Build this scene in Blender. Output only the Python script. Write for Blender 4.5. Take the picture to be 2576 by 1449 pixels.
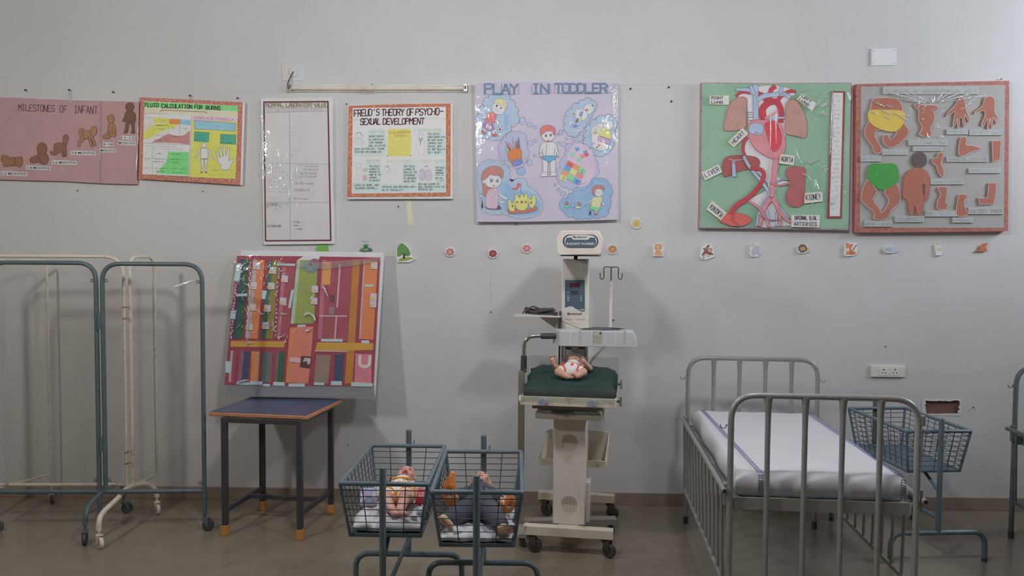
import bpy, bmesh, math, random
from mathutils import Vector, Matrix
for _o in list(bpy.data.objects): bpy.data.objects.remove(_o)
SC = bpy.context.scene
COL = SC.collection
R_ = math.radians
# ---------------------------------------------------------------- camera
IW, IH, FPX = 2576, 1449, 1935.0
CAM = Vector((0, 0, 1.72))
_y, _p, _r = R_(1.4), R_(2.5), R_(.37)
_f = Vector((-math.sin(_y)*math.cos(_p), math.cos(_y)*math.cos(_p), -math.sin(_p)))
_rt = Vector((math.cos(_y), math.sin(_y), 0)); _up = _rt.cross(_f)
RT = math.cos(_r)*_rt + math.sin(_r)*_up
UP = -math.sin(_r)*_rt + math.cos(_r)*_up
FW = _f
cd = bpy.data.cameras.new('camera'); cam = bpy.data.objects.new('camera', cd); COL.objects.link(cam)
cd.sensor_width = 36; cd.lens = 36*FPX/IW; cd.clip_start = .05
cam.matrix_world = Matrix(((RT.x, UP.x, -FW.x, CAM.x), (RT.y, UP.y, -FW.y, CAM.y), (RT.z, UP.z, -FW.z, CAM.z), (0, 0, 0, 1)))
SC.camera = cam
SC.view_settings.view_transform = 'Standard'; SC.view_settings.look = 'None'
SC.view_settings.gamma = 1; SC.view_settings.use_curve_mapping = False
SC.view_settings.exposure = 0.0
# ---------------------------------------------------------------- daylight: sky outside, light through the window openings
w = bpy.data.worlds.new('sky'); SC.world = w; w.use_nodes = True
w.node_tree.nodes['Background'].inputs[0].default_value = (.75, .82, .95, 1)
w.node_tree.nodes['Background'].inputs[1].default_value = .8
XL, XR, YF, YB, ZC = -6.0, 4.9, -2.2, 5.25, 4.2
WIN_R = (3.0, 4.6, 2.7, 3.7)     # y0 y1 z0 z1 of the opening in the right wall
def area(name, loc, sx, sy, energy, direction, colr):
    l = bpy.data.lights.new(name, 'AREA'); l.shape = 'RECTANGLE'; l.size = sx; l.size_y = sy
    l.energy = energy; l.color = colr
    o = bpy.data.objects.new(name, l); COL.objects.link(o); o.location = loc
    o.rotation_euler = Vector(direction).to_track_quat('-Z', 'Y').to_euler()
    return o
E_R, E_L, E_F = 72, 52, 130        # the high window on the right, the added globe lights left and centre
area('window_light', (XR+.02, (WIN_R[0]+WIN_R[1])/2, (WIN_R[2]+WIN_R[3])/2), WIN_R[1]-WIN_R[0], WIN_R[3]-WIN_R[2], E_R, (-1, 0, 0), (.84, .91, 1.0))
# ---------------------------------------------------------------- helpers
def ray(px, py): return RT*((px-IW/2)/FPX) - UP*((py-IH/2)/FPX) + FW
def onY(px, py, Y):
    d = ray(px, py); return CAM + d*((Y-CAM.y)/d.y)
def onZ(px, py, Z):
    d = ray(px, py); return CAM + d*((Z-CAM.z)/d.z)
def onP(px, py, p0, n):
    d = ray(px, py); return CAM + d*((p0-CAM).dot(n)/d.dot(n))
def lin(c):
    c = c/255.0
    return c/12.92 if c <= .04045 else ((c+.055)/1.055)**2.4
def alb(rgb, k):
    g = .3*rgb[0]+.59*rgb[1]+.11*rgb[2]; rgb = [g+(c-g)*.9 for c in rgb]
    return tuple(max(.004, min(.88, lin(c)/k)) for c in rgb)+(1,)
MATS = {}
KD = .50
def M(rgb, rough=.6, k=None, metal=0, noise=.06, scale=40, bump=0, rgb2=None, spread=.5, soft=.12, spec=.5, coat=0):
    """procedural paint / paper / metal: a base colour broken up by noise; rgb2 gives a second colour in noise patches"""
    k = k or KD
    key = (rgb, rough, k, metal, noise, scale, bump, rgb2, spread, soft, spec, coat)
    if key in MATS: return MATS[key]
    m = bpy.data.materials.new('surface_%d_%d_%d' % rgb); m.use_nodes = True
    nt = m.node_tree; b = nt.nodes['Principled BSDF']
    a = alb(rgb, k); b.inputs['Base Color'].default_value = a
    b.inputs['Roughness'].default_value = rough; b.inputs['Metallic'].default_value = metal
    b.inputs['Specular IOR Level'].default_value = spec
    if coat: b.inputs['Coat Weight'].default_value = coat; b.inputs['Coat Roughness'].default_value = .1
    if noise or rgb2 or bump:
        tc = nt.nodes.new('ShaderNodeTexCoord')
        n = nt.nodes.new('ShaderNodeTexNoise'); n.inputs['Scale'].default_value = scale; n.inputs['Detail'].default_value = 4
        nt.links.new(tc.outputs['Object'], n.inputs['Vector'])
        cr = nt.nodes.new('ShaderNodeValToRGB')
        if rgb2:
            e = cr.color_ramp.elements
            e[0].position = max(0, spread-soft); e[1].position = min(1, spread+soft)
            e[0].color = alb(rgb2, k); e[1].color = a
        else:
            e = cr.color_ramp.elements; e[0].position = .3; e[1].position = .7
            e[0].color = tuple(c*(1-noise) for c in a[:3])+(1,); e[1].color = tuple(min(.9, c*(1+noise)) for c in a[:3])+(1,)
        nt.links.new(n.outputs['Fac'], cr.inputs['Fac']); nt.links.new(cr.outputs['Color'], b.inputs['Base Color'])
        if bump:
            bp = nt.nodes.new('ShaderNodeBump'); bp.inputs['Strength'].default_value = bump; bp.inputs['Distance'].default_value = .004
            nt.links.new(n.outputs['Fac'], bp.inputs['Height']); nt.links.new(bp.outputs['Normal'], b.inputs['Normal'])
    MATS[key] = m; return m
def MSPOT(base, spot, scale, thr, rough=.8, k=None, rgb3=None):
    key = ('spot', base, spot, scale, thr, k, rgb3)
    if key in MATS: return MATS[key]
    k = k or KD
    m = bpy.data.materials.new('spotted_print'); m.use_nodes = True; nt = m.node_tree; b = nt.nodes['Principled BSDF']
    b.inputs['Roughness'].default_value = rough
    tc = nt.nodes.new('ShaderNodeTexCoord'); v = nt.nodes.new('ShaderNodeTexVoronoi'); v.inputs['Scale'].default_value = scale
    nt.links.new(tc.outputs['Object'], v.inputs['Vector'])
    cr = nt.nodes.new('ShaderNodeValToRGB'); e = cr.color_ramp.elements
    e[0].position = thr; e[0].color = alb(spot, k); e[1].position = thr+.06; e[1].color = alb(base, k)
    if rgb3:
        x = cr.color_ramp.elements.new(thr*.45); x.color = alb(rgb3, k)
    nt.links.new(v.outputs['Distance'], cr.inputs['Fac']); nt.links.new(cr.outputs['Color'], b.inputs['Base Color'])
    MATS[key] = m; return m
def FILM(refl=None, rough=.08, tint=(1, 1, 1), bump=0, scale=20, haze=0, name='clear_plastic', hz=(.55, .53, .5)):
    key = ('film', refl, rough, tint, bump, scale, haze, hz)
    if key in MATS: return MATS[key]
    m = bpy.data.materials.new(name); m.use_nodes = True; nt = m.node_tree; nt.nodes.clear()
    out = nt.nodes.new('ShaderNodeOutputMaterial'); t = nt.nodes.new('ShaderNodeBsdfTransparent'); t.inputs[0].default_value = tint+(1,)
    g = nt.nodes.new('ShaderNodeBsdfGlossy'); g.inputs['Roughness'].default_value = rough
    mx = nt.nodes.new('ShaderNodeMixShader')
    nd = None
    if bump:
        tc = nt.nodes.new('ShaderNodeTexCoord'); n = nt.nodes.new('ShaderNodeTexNoise'); n.inputs['Scale'].default_value = scale; n.inputs['Detail'].default_value = 3
        nt.links.new(tc.outputs['Object'], n.inputs['Vector'])
        nd = nt.nodes.new('ShaderNodeBump'); nd.inputs['Strength'].default_value = bump; nd.inputs['Distance'].default_value = .01
        nt.links.new(n.outputs['Fac'], nd.inputs['Height']); nt.links.new(nd.outputs['Normal'], g.inputs['Normal'])
    if refl is None:      # thin film: the same faint mirror from either side
        lw = nt.nodes.new('ShaderNodeLayerWeight'); lw.inputs['Blend'].default_value = .5
        pw = nt.nodes.new('ShaderNodeMath'); pw.operation = 'POWER'; pw.inputs[1].default_value = 5
        ma = nt.nodes.new('ShaderNodeMath'); ma.operation = 'MULTIPLY_ADD'; ma.inputs[1].default_value = .9; ma.inputs[2].default_value = .03
        nt.links.new(lw.outputs['Facing'], pw.inputs[0]); nt.links.new(pw.outputs[0], ma.inputs[0]); nt.links.new(ma.outputs[0], mx.inputs[0])
    else: mx.inputs[0].default_value = refl
    base = t
    if haze:
        d = nt.nodes.new('ShaderNodeBsdfDiffuse'); d.inputs[0].default_value = tuple(hz)+(1,)
        m2 = nt.nodes.new('ShaderNodeMixShader'); m2.inputs[0].default_value = haze
        nt.links.new(t.outputs[0], m2.inputs[1]); nt.links.new(d.outputs[0], m2.inputs[2]); base = m2
    nt.links.new(base.outputs[0], mx.inputs[1]); nt.links.new(g.outputs[0], mx.inputs[2]); nt.links.new(mx.outputs[0], out.inputs[0])
    MATS[key] = m; return m
class MB:
    """collects shapes and links them as ONE mesh object"""
    def __init__(s): s.v = []; s.f = []; s.mi = []; s.mats = []; s.np = 0; s.nl = 0
    def _m(s, m):
        if m not in s.mats: s.mats.append(m)
        return s.mats.index(m)
    def add(s, vs, fs, m):
        o = len(s.v); i = s._m(m); s.v += [Vector(v) for v in vs]
        for f in fs: s.f.append([o+a for a in f]); s.mi.append(i)
    def box(s, x0, x1, y0, y1, z0, z1, m, X=None):
        vs = [Vector((x, y, z)) for z in (z0, z1) for y in (y0, y1) for x in (x0, x1)]
        if X: vs = [X(v) for v in vs]
        s.add(vs, [(0, 2, 3, 1), (4, 5, 7, 6), (0, 1, 5, 4), (2, 6, 7, 3), (0, 4, 6, 2), (1, 3, 7, 5)], m)
    def hexa(s, b, t, m):
        n = len(b); s.add(list(b)+list(t), [tuple(range(n-1, -1, -1)), tuple(range(n, 2*n))]+[(i, (i+1) % n, n+(i+1) % n, n+i) for i in range(n)], m)
    def tube(s, pts, r, m, seg=10, closed=False, caps=True, X=None, flat=1.0):
        pts = [Vector(p) for p in pts]
        if X: pts = [X(p) for p in pts]
        n = len(pts); rs = r if isinstance(r, (list, tuple)) else [r]*n
        rings = []; prev = None
        for i, p in enumerate(pts):
            a = pts[i-1] if (i > 0 or closed) else p; b = pts[(i+1) % n] if (i < n-1 or closed) else p
            t = (b-a).normalized()
            if prev is None:
                ref = Vector((0, 0, 1)) if abs(t.z) < .9 else Vector((1, 0, 0))
                nx = (ref - t*ref.dot(t)).normalized()
            else:
                nx = prev - t*prev.dot(t)
                nx = nx.normalized() if nx.length > 1e-6 else prev
            prev = nx; ny = t.cross(nx)
            rings.append([p + (nx*math.cos(q)+ny*math.sin(q)*flat)*rs[i] for q in [2*math.pi*j/seg for j in range(seg)]])
        vs = [v for rg in rings for v in rg]; fs = []
        for i in range(n if closed else n-1):
            for j in range(seg):
                a = i*seg+j; b = i*seg+(j+1) % seg; i2 = (i+1) % n
                fs.append((a, b, i2*seg+(j+1) % seg, i2*seg+j))
        if caps and not closed: fs += [tuple(range(seg-1, -1, -1)), tuple((n-1)*seg+j for j in range(seg))]
        s.add(vs, fs, m)
    def sph(s, c, r, m, seg=14, rings=9, X=None):
        c = Vector(c); r = (r, r, r) if not isinstance(r, (tuple, list)) else r
        vs = []; fs = []
        for i in range(rings+1):
            th = math.pi*i/rings
            for j in range(seg):
                ph = 2*math.pi*j/seg
                v = Vector((r[0]*math.sin(th)*math.cos(ph), r[1]*math.sin(th)*math.sin(ph), r[2]*math.cos(th)))
                vs.append(X(c+v) if X else c+v)
        for i in range(rings):
            for j in range(seg): fs.append((i*seg+j, i*seg+(j+1) % seg, (i+1)*seg+(j+1) % seg, (i+1)*seg+j)[::-1])
        s.add(vs, fs, m)
    def cap(s, p0, r0, p1, r1, m):
        """a tapered limb with round ends"""
        p0 = Vector(p0); p1 = Vector(p1); n = 5; pts = []; rs = []
        d = (p1-p0); L = d.length; d = d/L if L > 1e-6 else Vector((0, 0, 1))
        for i in range(n): a = math.pi/2*i/n; pts.append(p0-d*r0*math.cos(a)); rs.append(max(1e-4, r0*math.sin(a)))
        pts += [p0, p1]; rs += [r0, r1]
        for i in range(1, n+1): a = math.pi/2*i/n; pts.append(p1+d*r1*math.sin(a)); rs.append(max(1e-4, r1*math.cos(a)))
        s.tube(pts, rs, m, seg=12)
    def build(s, name, parent=None, bevel=0, smooth=40, sub=0):
        me = bpy.data.meshes.new(name); off = wloc(parent) if parent else Vector((0, 0, 0))
        me.from_pydata([tuple(v-off) for v in s.v], [], s.f)
        for m in s.mats: me.materials.append(m)
        me.polygons.foreach_set('material_index', s.mi)
        if smooth:
            me.polygons.foreach_set('use_smooth', [True]*len(me.polygons)); me.set_sharp_from_angle(angle=R_(smooth))
        me.update(); o = bpy.data.objects.new(name, me); COL.objects.link(o)
        if parent: o.parent = parent
        if bevel:
            b = o.modifiers.new('bevel', 'BEVEL'); b.width = bevel; b.segments = 2; b.limit_method = 'ANGLE'; b.angle_limit = R_(40)
        if sub:
            b = o.modifiers.new('subsurf', 'SUBSURF'); b.levels = sub; b.render_levels = sub
        return o
def wloc(o):
    v = Vector((0, 0, 0))
    while o: v += o.location; o = o.parent
    return v
def tag(o, label, cat, group=None):
    o['label'] = label; o['category'] = cat
    if group: o['group'] = group
    return o
def thing(name, label, cat, loc, group=None):
    o = bpy.data.objects.new(name, None); COL.objects.link(o); o.location = loc; o.empty_display_size = .1
    return tag(o, label, cat, group)
def struct(o): o['kind'] = 'structure'; return o
def copy_tree(o, parent=None):
    c = o.copy(); COL.objects.link(c)
    if parent: c.parent = parent
    for ch in list(o.children): copy_tree(ch, c)
    return c
def fillet(pts, r, n=7, closed=False):
    """polyline with its inner corners rounded"""
    pts = [Vector(p) for p in pts]; out = []; N = len(pts)
    for i, p in enumerate(pts):
        if not closed and i in (0, N-1): out.append(p); continue
        a = pts[i-1]; b = pts[(i+1) % N]
        da = (a-p); db = (b-p); rr = min(r, da.length*.49, db.length*.49)
        A = p+da.normalized()*rr; B = p+db.normalized()*rr
        for k in range(n+1):
            t = k/n; out.append(A*(1-t)**2 + p*2*t*(1-t) + B*t*t)
    return out
def sm(pts, n=4):
    """closed outline smoothed through its points"""
    out = []; N = len(pts)
    for i in range(N):
        p0, p1, p2, p3 = [pts[(i+j) % N] for j in (-1, 0, 1, 2)]
        for k in range(n):
            t = k/n; t2 = t*t; t3 = t2*t
            out.append(tuple(.5*(2*p1[a]+(p2[a]-p0[a])*t+(2*p0[a]-5*p1[a]+4*p2[a]-p3[a])*t2+(3*p1[a]-p0[a]-3*p2[a]+p3[a])*t3) for a in (0, 1)))
    return out
def arc3(p, n=6):
    p = [Vector(q) for q in p]; out = []; N = len(p)
    for i in range(N-1):
        a, b, c, d = p[max(0, i-1)], p[i], p[i+1], p[min(N-1, i+2)]
        for k in range(n):
            t = k/n; out.append(.5*(2*b+(c-a)*t+(2*a-5*b+4*c-d)*t*t+(3*b-a-3*c+d)*t**3))
    return out+[p[-1]]
def ell(cx, cy, rx, ry, rot=0, n=22):
    c, q = math.cos(R_(rot)), math.sin(R_(rot))
    return [(cx+rx*math.cos(t)*c-ry*math.sin(t)*q, cy+rx*math.cos(t)*q+ry*math.sin(t)*c) for t in [2*math.pi*i/n for i in range(n)]]
def cloud(pts, b=.42, n=7):
    """scalloped outline: each side of the polygon bulges outwards"""
    A = sum(pts[i][0]*pts[(i+1) % len(pts)][1]-pts[(i+1) % len(pts)][0]*pts[i][1] for i in range(len(pts)))
    sg = 1 if A > 0 else -1; out = []
    for i, p in enumerate(pts):
        q = pts[(i+1) % len(pts)]; dx, dy = q[0]-p[0], q[1]-p[1]
        for k in range(n):
            t = k/n; h = b*math.sin(math.pi*t)**.7*sg
            out.append((p[0]+dx*t+dy*h, p[1]+dy*t-dx*h))
    return out
GL = {'A': '002640,1232', 'B': '000636454433034241300 0,3342'.replace(' ', ''), 'C': '453616050110304 1'.replace(' ', ''), 'D': '00062645412000', 'E': '46060040,0333', 'F': '460600,0333',
 'G': '453616050110304143,4323', 'H': '0600,4640,0343', 'I': '1636,2620,1030', 'J': '46413010 01'.replace(' ', ''), 'K': '0600,4603,1340', 'L': '060040', 'M': '0006234640', 'N': '00064046',
 'O': '160501103041453616', 'P': '00063645443303', 'Q': '160501103041453616,2240', 'R': '00063645443303,2340', 'S': '453616050413334241301001', 'T': '0646,2620', 'U': '060110304146',
 'V': '062046', 'W': '0610243046', 'X': '0640,0046', 'Y': '0623,46232 0'.replace(' ', ''), 'Z': '06460040', '0': '160501103041453616', '1': '152620', '2': '05163645440040', '3': '051636454433413010 01,1333'.replace(' ', ''),
 '4': '3602 42,3430'.replace(' ', ''), '5': '460603334241300 0'.replace(' ', ''), '6': '3604011030414233', '7': '064610', '8': '13040516364544331302011030414233', '9': '334445361605041343', '-': '0343', "'": '2625', ',': '2110', '.': '2021',
 '/': '0046', '[': '36163010'.replace('3616', '3616'), ']': '16363010'.replace('3010', '3010'), '(': '361430', ')': '163410'}
GL['['] = '36161030'; GL[']'] = '16363010'
class Sheet:
    """a flat board surface: points traced in a window of the photograph are carried to the board's own plane"""
    def __init__(s, p0, n=(0, -1, 0), win=(0, 0, 1)):
        s.p0 = Vector(p0); s.n = Vector(n).normalized(); s.win = win
    def w(s, *win):
        t = Sheet(s.p0, s.n, win); return t
    def P(s, x, y, h=0):
        x0, y0, k = s.win
        return onP(x0+x*k, y0+y*k, s.p0+s.n*h, s.n)
    def poly(s, mb, pts, h, m, t=0, inc=True):
        if inc: mb.np += 1; h += mb.np*1e-5      # each sheet laid over the last
        f = [s.P(x, y, h) for x, y in pts]; n = len(f)
        A = Vector((0, 0, 0))
        for i in range(n): A += (f[i]-f[0]).cross(f[(i+1) % n]-f[0])
        if A.dot(s.n) < 0: f = f[::-1]
        if t:
            b = [p-s.n*t for p in f]
            mb.add(f+b, [tuple(range(n)), tuple(range(2*n-1, n-1, -1))]+[(i, n+i, n+(i+1) % n, (i+1) % n) for i in range(n)], m)
        else: mb.add(f, [tuple(range(n))], m)
    def line(s, mb, pts, wd, h, m, closed=False):
        n = len(pts)
        for i in range(n if closed else n-1):
            (x0, y0), (x1, y1) = pts[i], pts[(i+1) % n]
            dx, dy = x1-x0, y1-y0; L = math.hypot(dx, dy)
            if L < 1e-6: continue
            dx, dy = dx/L*wd/2, dy/L*wd/2
            x0 -= dx*.6; y0 -= dy*.6; x1 += dx*.6; y1 += dy*.6
            s.poly(mb, [(x0-dy, y0+dx), (x1-dy, y1+dx), (x1+dy, y1-dx), (x0+dy, y0-dx)], h+(mb.np+mb.nl % 12)*1e-5, m, 0, False); mb.nl += 1
    def text(s, mb, txt, x0, y0, x1, y1, ch, wd, h, m, gap=.28, jit=.25, slant=0):
        """hand lettering with the pen: base line from (x0,y0) to (x1,y1), letter height ch"""
        rnd = random.Random(hash(txt) % 1000 if False else sum(map(ord, txt))); n = len(txt)
        L = math.hypot(x1-x0, y1-y0); ux, uy = (x1-x0)/L, (y1-y0)/L; adv = L/(n-gap)
        cw = adv*(1-gap)
        for i, c in enumerate(txt):
            if c not in GL: continue
            ox, oy = x0+ux*adv*i, y0+uy*adv*i
            for st in GL[c].split(','):
                pp = []
                for k in range(0, len(st)-1, 2):
                    a = (int(st[k])+rnd.uniform(-jit, jit))/4*cw; b = (int(st[k+1])+rnd.uniform(-jit, jit))/6*ch
                    a += slant*b
                    pp.append((ox+ux*a+uy*b, oy+uy*a-ux*b))
                s.line(mb, pp, wd, h, m)
    def scrib(s, mb, x0, y0, x1, ch, wd, h, m, seed=0, dy=0):
        rnd = random.Random(seed+int(x0*7+y0)); x = x0; pp = []; st = ch*.45
        while x < x1:
            t = (x-x0)/max(1, x1-x0)
            pp.append((x, y0+dy*t-rnd.uniform(0, 1)*ch)); x += st*rnd.uniform(.4, .9)
            if rnd.random() < .16:
                s.line(mb, pp, wd, h, m); pp = []; x += st
        if len(pp) > 1: s.line(mb, pp, wd, h, m)
    def print(s, mb, txt, quad, h, m, bold=0, shear=0):
        """printed lettering fitted to a quad given TL, TR, BR, BL"""
        vs, fs = font(txt, bold, shear)
        xs = [v[0] for v in vs]; ys = [v[1] for v in vs]; a0, a1, b0, b1 = min(xs), max(xs), min(ys), max(ys)
        (ax, ay), (bx, by), (cx, cy), (dx, dy) = quad; W = []
        for x, y in vs:
            u = (x-a0)/(a1-a0); t = 1-(y-b0)/max(1e-6, b1-b0)
            W.append(s.P((ax*(1-u)+bx*u)*(1-t)+(dx*(1-u)+cx*u)*t, (ay*(1-u)+by*u)*(1-t)+(dy*(1-u)+cy*u)*t, h))
        mb.add(W, fs, m)
    def crease(s, mb, pts, wd, h, m, hgt=.5):
        """a fold in clear film standing up as a little rounded ridge"""
        P = [s.P(x, y, h) for x, y in pts]; n = len(P); vs = []; fs = []; K = 6
        for i, p in enumerate(P):
            d = (P[min(i+1, n-1)]-P[max(i-1, 0)]).normalized(); sd = d.cross(s.n)
            k = math.sin(math.pi*(i+.4)/(n-.2)); rr = wd*s.win[2]*.0026*max(.15, k)/2
            for j in range(K+1):
                a = math.pi*j/K; vs.append(p+sd*rr*math.cos(a)+s.n*rr*hgt*math.sin(a))
        for i in range(n-1):
            for j in range(K): a = i*(K+1)+j; fs.append((a, a+1, a+K+2, a+K+1))
        mb.add(vs, fs, m)
_fc = {}
def font(txt, bold=0, shear=0):
    if (txt, bold, shear) in _fc: return _fc[(txt, bold, shear)]
    c = bpy.data.curves.new('t', 'FONT'); c.body = txt; c.offset = bold; c.shear = shear; c.resolution_u = 3
    o = bpy.data.objects.new('t', c); me = bpy.data.meshes.new_from_object(o)
    r = ([(v.co.x, v.co.y) for v in me.vertices], [tuple(p.vertices) for p in me.polygons])
    bpy.data.objects.remove(o); bpy.data.curves.remove(c); bpy.data.meshes.remove(me)
    _fc[(txt, bold, shear)] = r; return r
INK = M((45, 35, 45), .6, noise=0)
# ---------------------------------------------------------------- the room
def wallmat():
    m = bpy.data.materials.new('white_distemper'); m.use_nodes = True; nt = m.node_tree; b = nt.nodes['Principled BSDF']
    b.inputs['Roughness'].default_value = .75; b.inputs['Specular IOR Level'].default_value = .25
    tc = nt.nodes.new('ShaderNodeTexCoord')
    n = nt.nodes.new('ShaderNodeTexNoise'); n.inputs['Scale'].default_value = 1.3; n.inputs['Detail'].default_value = 6; n.inputs['Roughness'].default_value = .65
    n2 = nt.nodes.new('ShaderNodeTexNoise'); n2.inputs['Scale'].default_value = 90
    nt.links.new(tc.outputs['Object'], n.inputs['Vector']); nt.links.new(tc.outputs['Object'], n2.inputs['Vector'])
    cr = nt.nodes.new('ShaderNodeValToRGB'); e = cr.color_ramp.elements
    e[0].position = .3; e[0].color = (.67, .665, .66, 1); e[1].position = .65; e[1].color = (.72, .72, .725, 1)
    nt.links.new(n.outputs['Fac'], cr.inputs['Fac']); nt.links.new(cr.outputs['Color'], b.inputs['Base Color'])
    bp = nt.nodes.new('ShaderNodeBump'); bp.inputs['Strength'].default_value = .06; bp.inputs['Distance'].default_value = .003
    nt.links.new(n2.outputs['Fac'], bp.inputs['Height']); nt.links.new(bp.outputs['Normal'], b.inputs['Normal'])
    return m
WALL = wallmat()
DARK_WALL = M((88, 86, 82), .8, k=.5, noise=.05, scale=3)     # unseen walls and ceiling, darkened so less light bounces back
def floormat():
    m = bpy.data.materials.new('polished_floor_tiles'); m.use_nodes = True; nt = m.node_tree; b = nt.nodes['Principled BSDF']
    b.inputs['Roughness'].default_value = .24; b.inputs['Specular IOR Level'].default_value = .5
    tc = nt.nodes.new('ShaderNodeTexCoord'); br = nt.nodes.new('ShaderNodeTexBrick')
    mp = nt.nodes.new('ShaderNodeMapping'); mp.inputs['Location'].default_value = (.13, .05, 0); nt.links.new(tc.outputs['Object'], mp.inputs['Vector'])
    nt.links.new(mp.outputs['Vector'], br.inputs['Vector'])
    br.offset = 0; br.inputs['Scale'].default_value = 1; br.inputs['Brick Width'].default_value = .61; br.inputs['Row Height'].default_value = .61
    br.inputs['Mortar Size'].default_value = .0018; br.inputs['Mortar Smooth'].default_value = .3
    br.inputs['Color1'].default_value = (.272, .230, .174, 1); br.inputs['Color2'].default_value = (.292, .244, .188, 1); br.inputs['Mortar'].default_value = (.25, .21, .17, 1)
    n = nt.nodes.new('ShaderNodeTexNoise'); n.inputs['Scale'].default_value = 6; n.inputs['Detail'].default_value = 8; nt.links.new(tc.outputs['Object'], n.inputs['Vector'])
    mx = nt.nodes.new('ShaderNodeMix'); mx.data_type = 'RGBA'; mx.blend_type = 'MULTIPLY'; mx.inputs[0].default_value = .35
    nt.links.new(br.outputs['Color'], mx.inputs[6]); nt.links.new(n.outputs['Color'], mx.inputs[7])
    hs = nt.nodes.new('ShaderNodeHueSaturation'); hs.inputs['Saturation'].default_value = 0; hs.inputs['Value'].default_value = 1.5
    nt.links.new(n.outputs['Color'], hs.inputs['Color']); nt.links.new(hs.outputs['Color'], mx.inputs[7])
    nt.links.new(mx.outputs[2], b.inputs['Base Color'])
    return m
T = .15
# the uncovered electrical box is a real recess: wall_back is cut round it
m = MB()
rx0, rx1, rz0, rz1 = 2.672, 2.918, .655, .752
m.box(XL-T, rx0, YB, YB+T, 0, ZC, WALL); m.box(rx1, XR+T, YB, YB+T, 0, ZC, WALL)
m.box(rx0, rx1, YB, YB+T, 0, rz0, WALL); m.box(rx0, rx1, YB, YB+T, rz1, ZC, WALL)
m.box(rx0, rx1, YB+.06, YB+T, rz0, rz1, WALL)
struct(m.build('wall_back', smooth=0))
m = MB(); y0, y1, z0, z1 = WIN_R
m.box(XR, XR+T, YF-T, y0, 0, ZC, DARK_WALL); m.box(XR, XR+T, y1, YB, 0, ZC, DARK_WALL); m.box(XR, XR+T, y0, y1, 0, z0, DARK_WALL); m.box(XR, XR+T, y0, y1, z1, ZC, DARK_WALL)
struct(m.build('wall_right', smooth=0))
m = MB(); m.box(XL-T, XL, YF-T, YB, 0, ZC, DARK_WALL); struct(m.build('wall_left', smooth=0))
m = MB(); m.box(XL, XR, YF-T, YF, 0, ZC, DARK_WALL); struct(m.build('wall_front', smooth=0))
m = MB(); m.box(XL-T, XR+T, YF-T, YB+T, -.1, 0, floormat()); struct(m.build('floor', smooth=0))
m = MB(); m.box(XL-T, XR+T, YF-T, YB+T, ZC, ZC+.1, DARK_WALL); struct(m.build('ceiling', smooth=0))
BASE = M((98, 86, 77), .35, k=.36, noise=.08, scale=9)
m = MB(); m.box(XL, XR, YB-.014, YB, 0, .088, BASE); struct(m.build('baseboard_back', bevel=.002))
m = MB(); m.box(XL, XL+.014, YF, YB-.014, 0, .088, BASE); struct(m.build('baseboard_left'))
m = MB(); m.box(XR-.014, XR, YF, YB-.014, 0, .088, BASE); struct(m.build('baseboard_right'))
# window frame in the opening
FR = M((190, 190, 185), .5)
m = MB(); y0, y1, z0, z1 = WIN_R; X = XR+.09
for c, d in ((z0, z0+.05), (z1-.05, z1)): m.box(X-.02, X+.02, y0, y1, c, d, FR)
for i in range(3):
    c = y0+(y1-y0-.04)*i/2; m.box(X-.02, X+.02, c, c+.04, z0+.05, z1-.05, FR)
struct(m.build('window_1', smooth=0))
# globe lights added unseen above the view, placed to fit the wall's brightness
def glow(rgb, st):
    g = bpy.data.materials.new('added_glow'); g.use_nodes = True; nt = g.node_tree; nt.nodes.clear()
    e = nt.nodes.new('ShaderNodeEmission'); e.inputs[0].default_value = rgb+(1,); e.inputs[1].default_value = st
    o = nt.nodes.new('ShaderNodeOutputMaterial'); nt.links.new(e.outputs[0], o.inputs[0]); return g
def lamp(x, y, z, st, rgb, label):
    t = thing('added_globe', label, 'lamp', (x, y, z))
    b = MB(); b.sph((x, y, z), .11, glow(rgb, st), 24, 16); b.build('glow_globe', t)
    b = MB(); b.tube([(x, y, z+.105), (x, y, z+.16)], .035, M((200, 200, 195), .4), 16); b.build('globe_holder', t, bevel=.004)
    b = MB(); b.tube([(x, y, z+.16), (x, y, ZC)], .005, M((120, 120, 120), .4)); b.build('hanging_rod', t)
lamp(-3.1, 2.5, 2.75, 3.4*E_L, (1, .98, .93), 'added unseen white globe light hanging over the left end of the room')
lamp(1.0, 3.05, 2.9, .85*E_F, (.985, .975, 1), 'added unseen white globe light hanging between the warmer and the grey bed')
lamp(-.66, 3.05, 2.9, .85*E_F, (.985, .975, 1), 'added unseen white globe light hanging over the wire cots')
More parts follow.
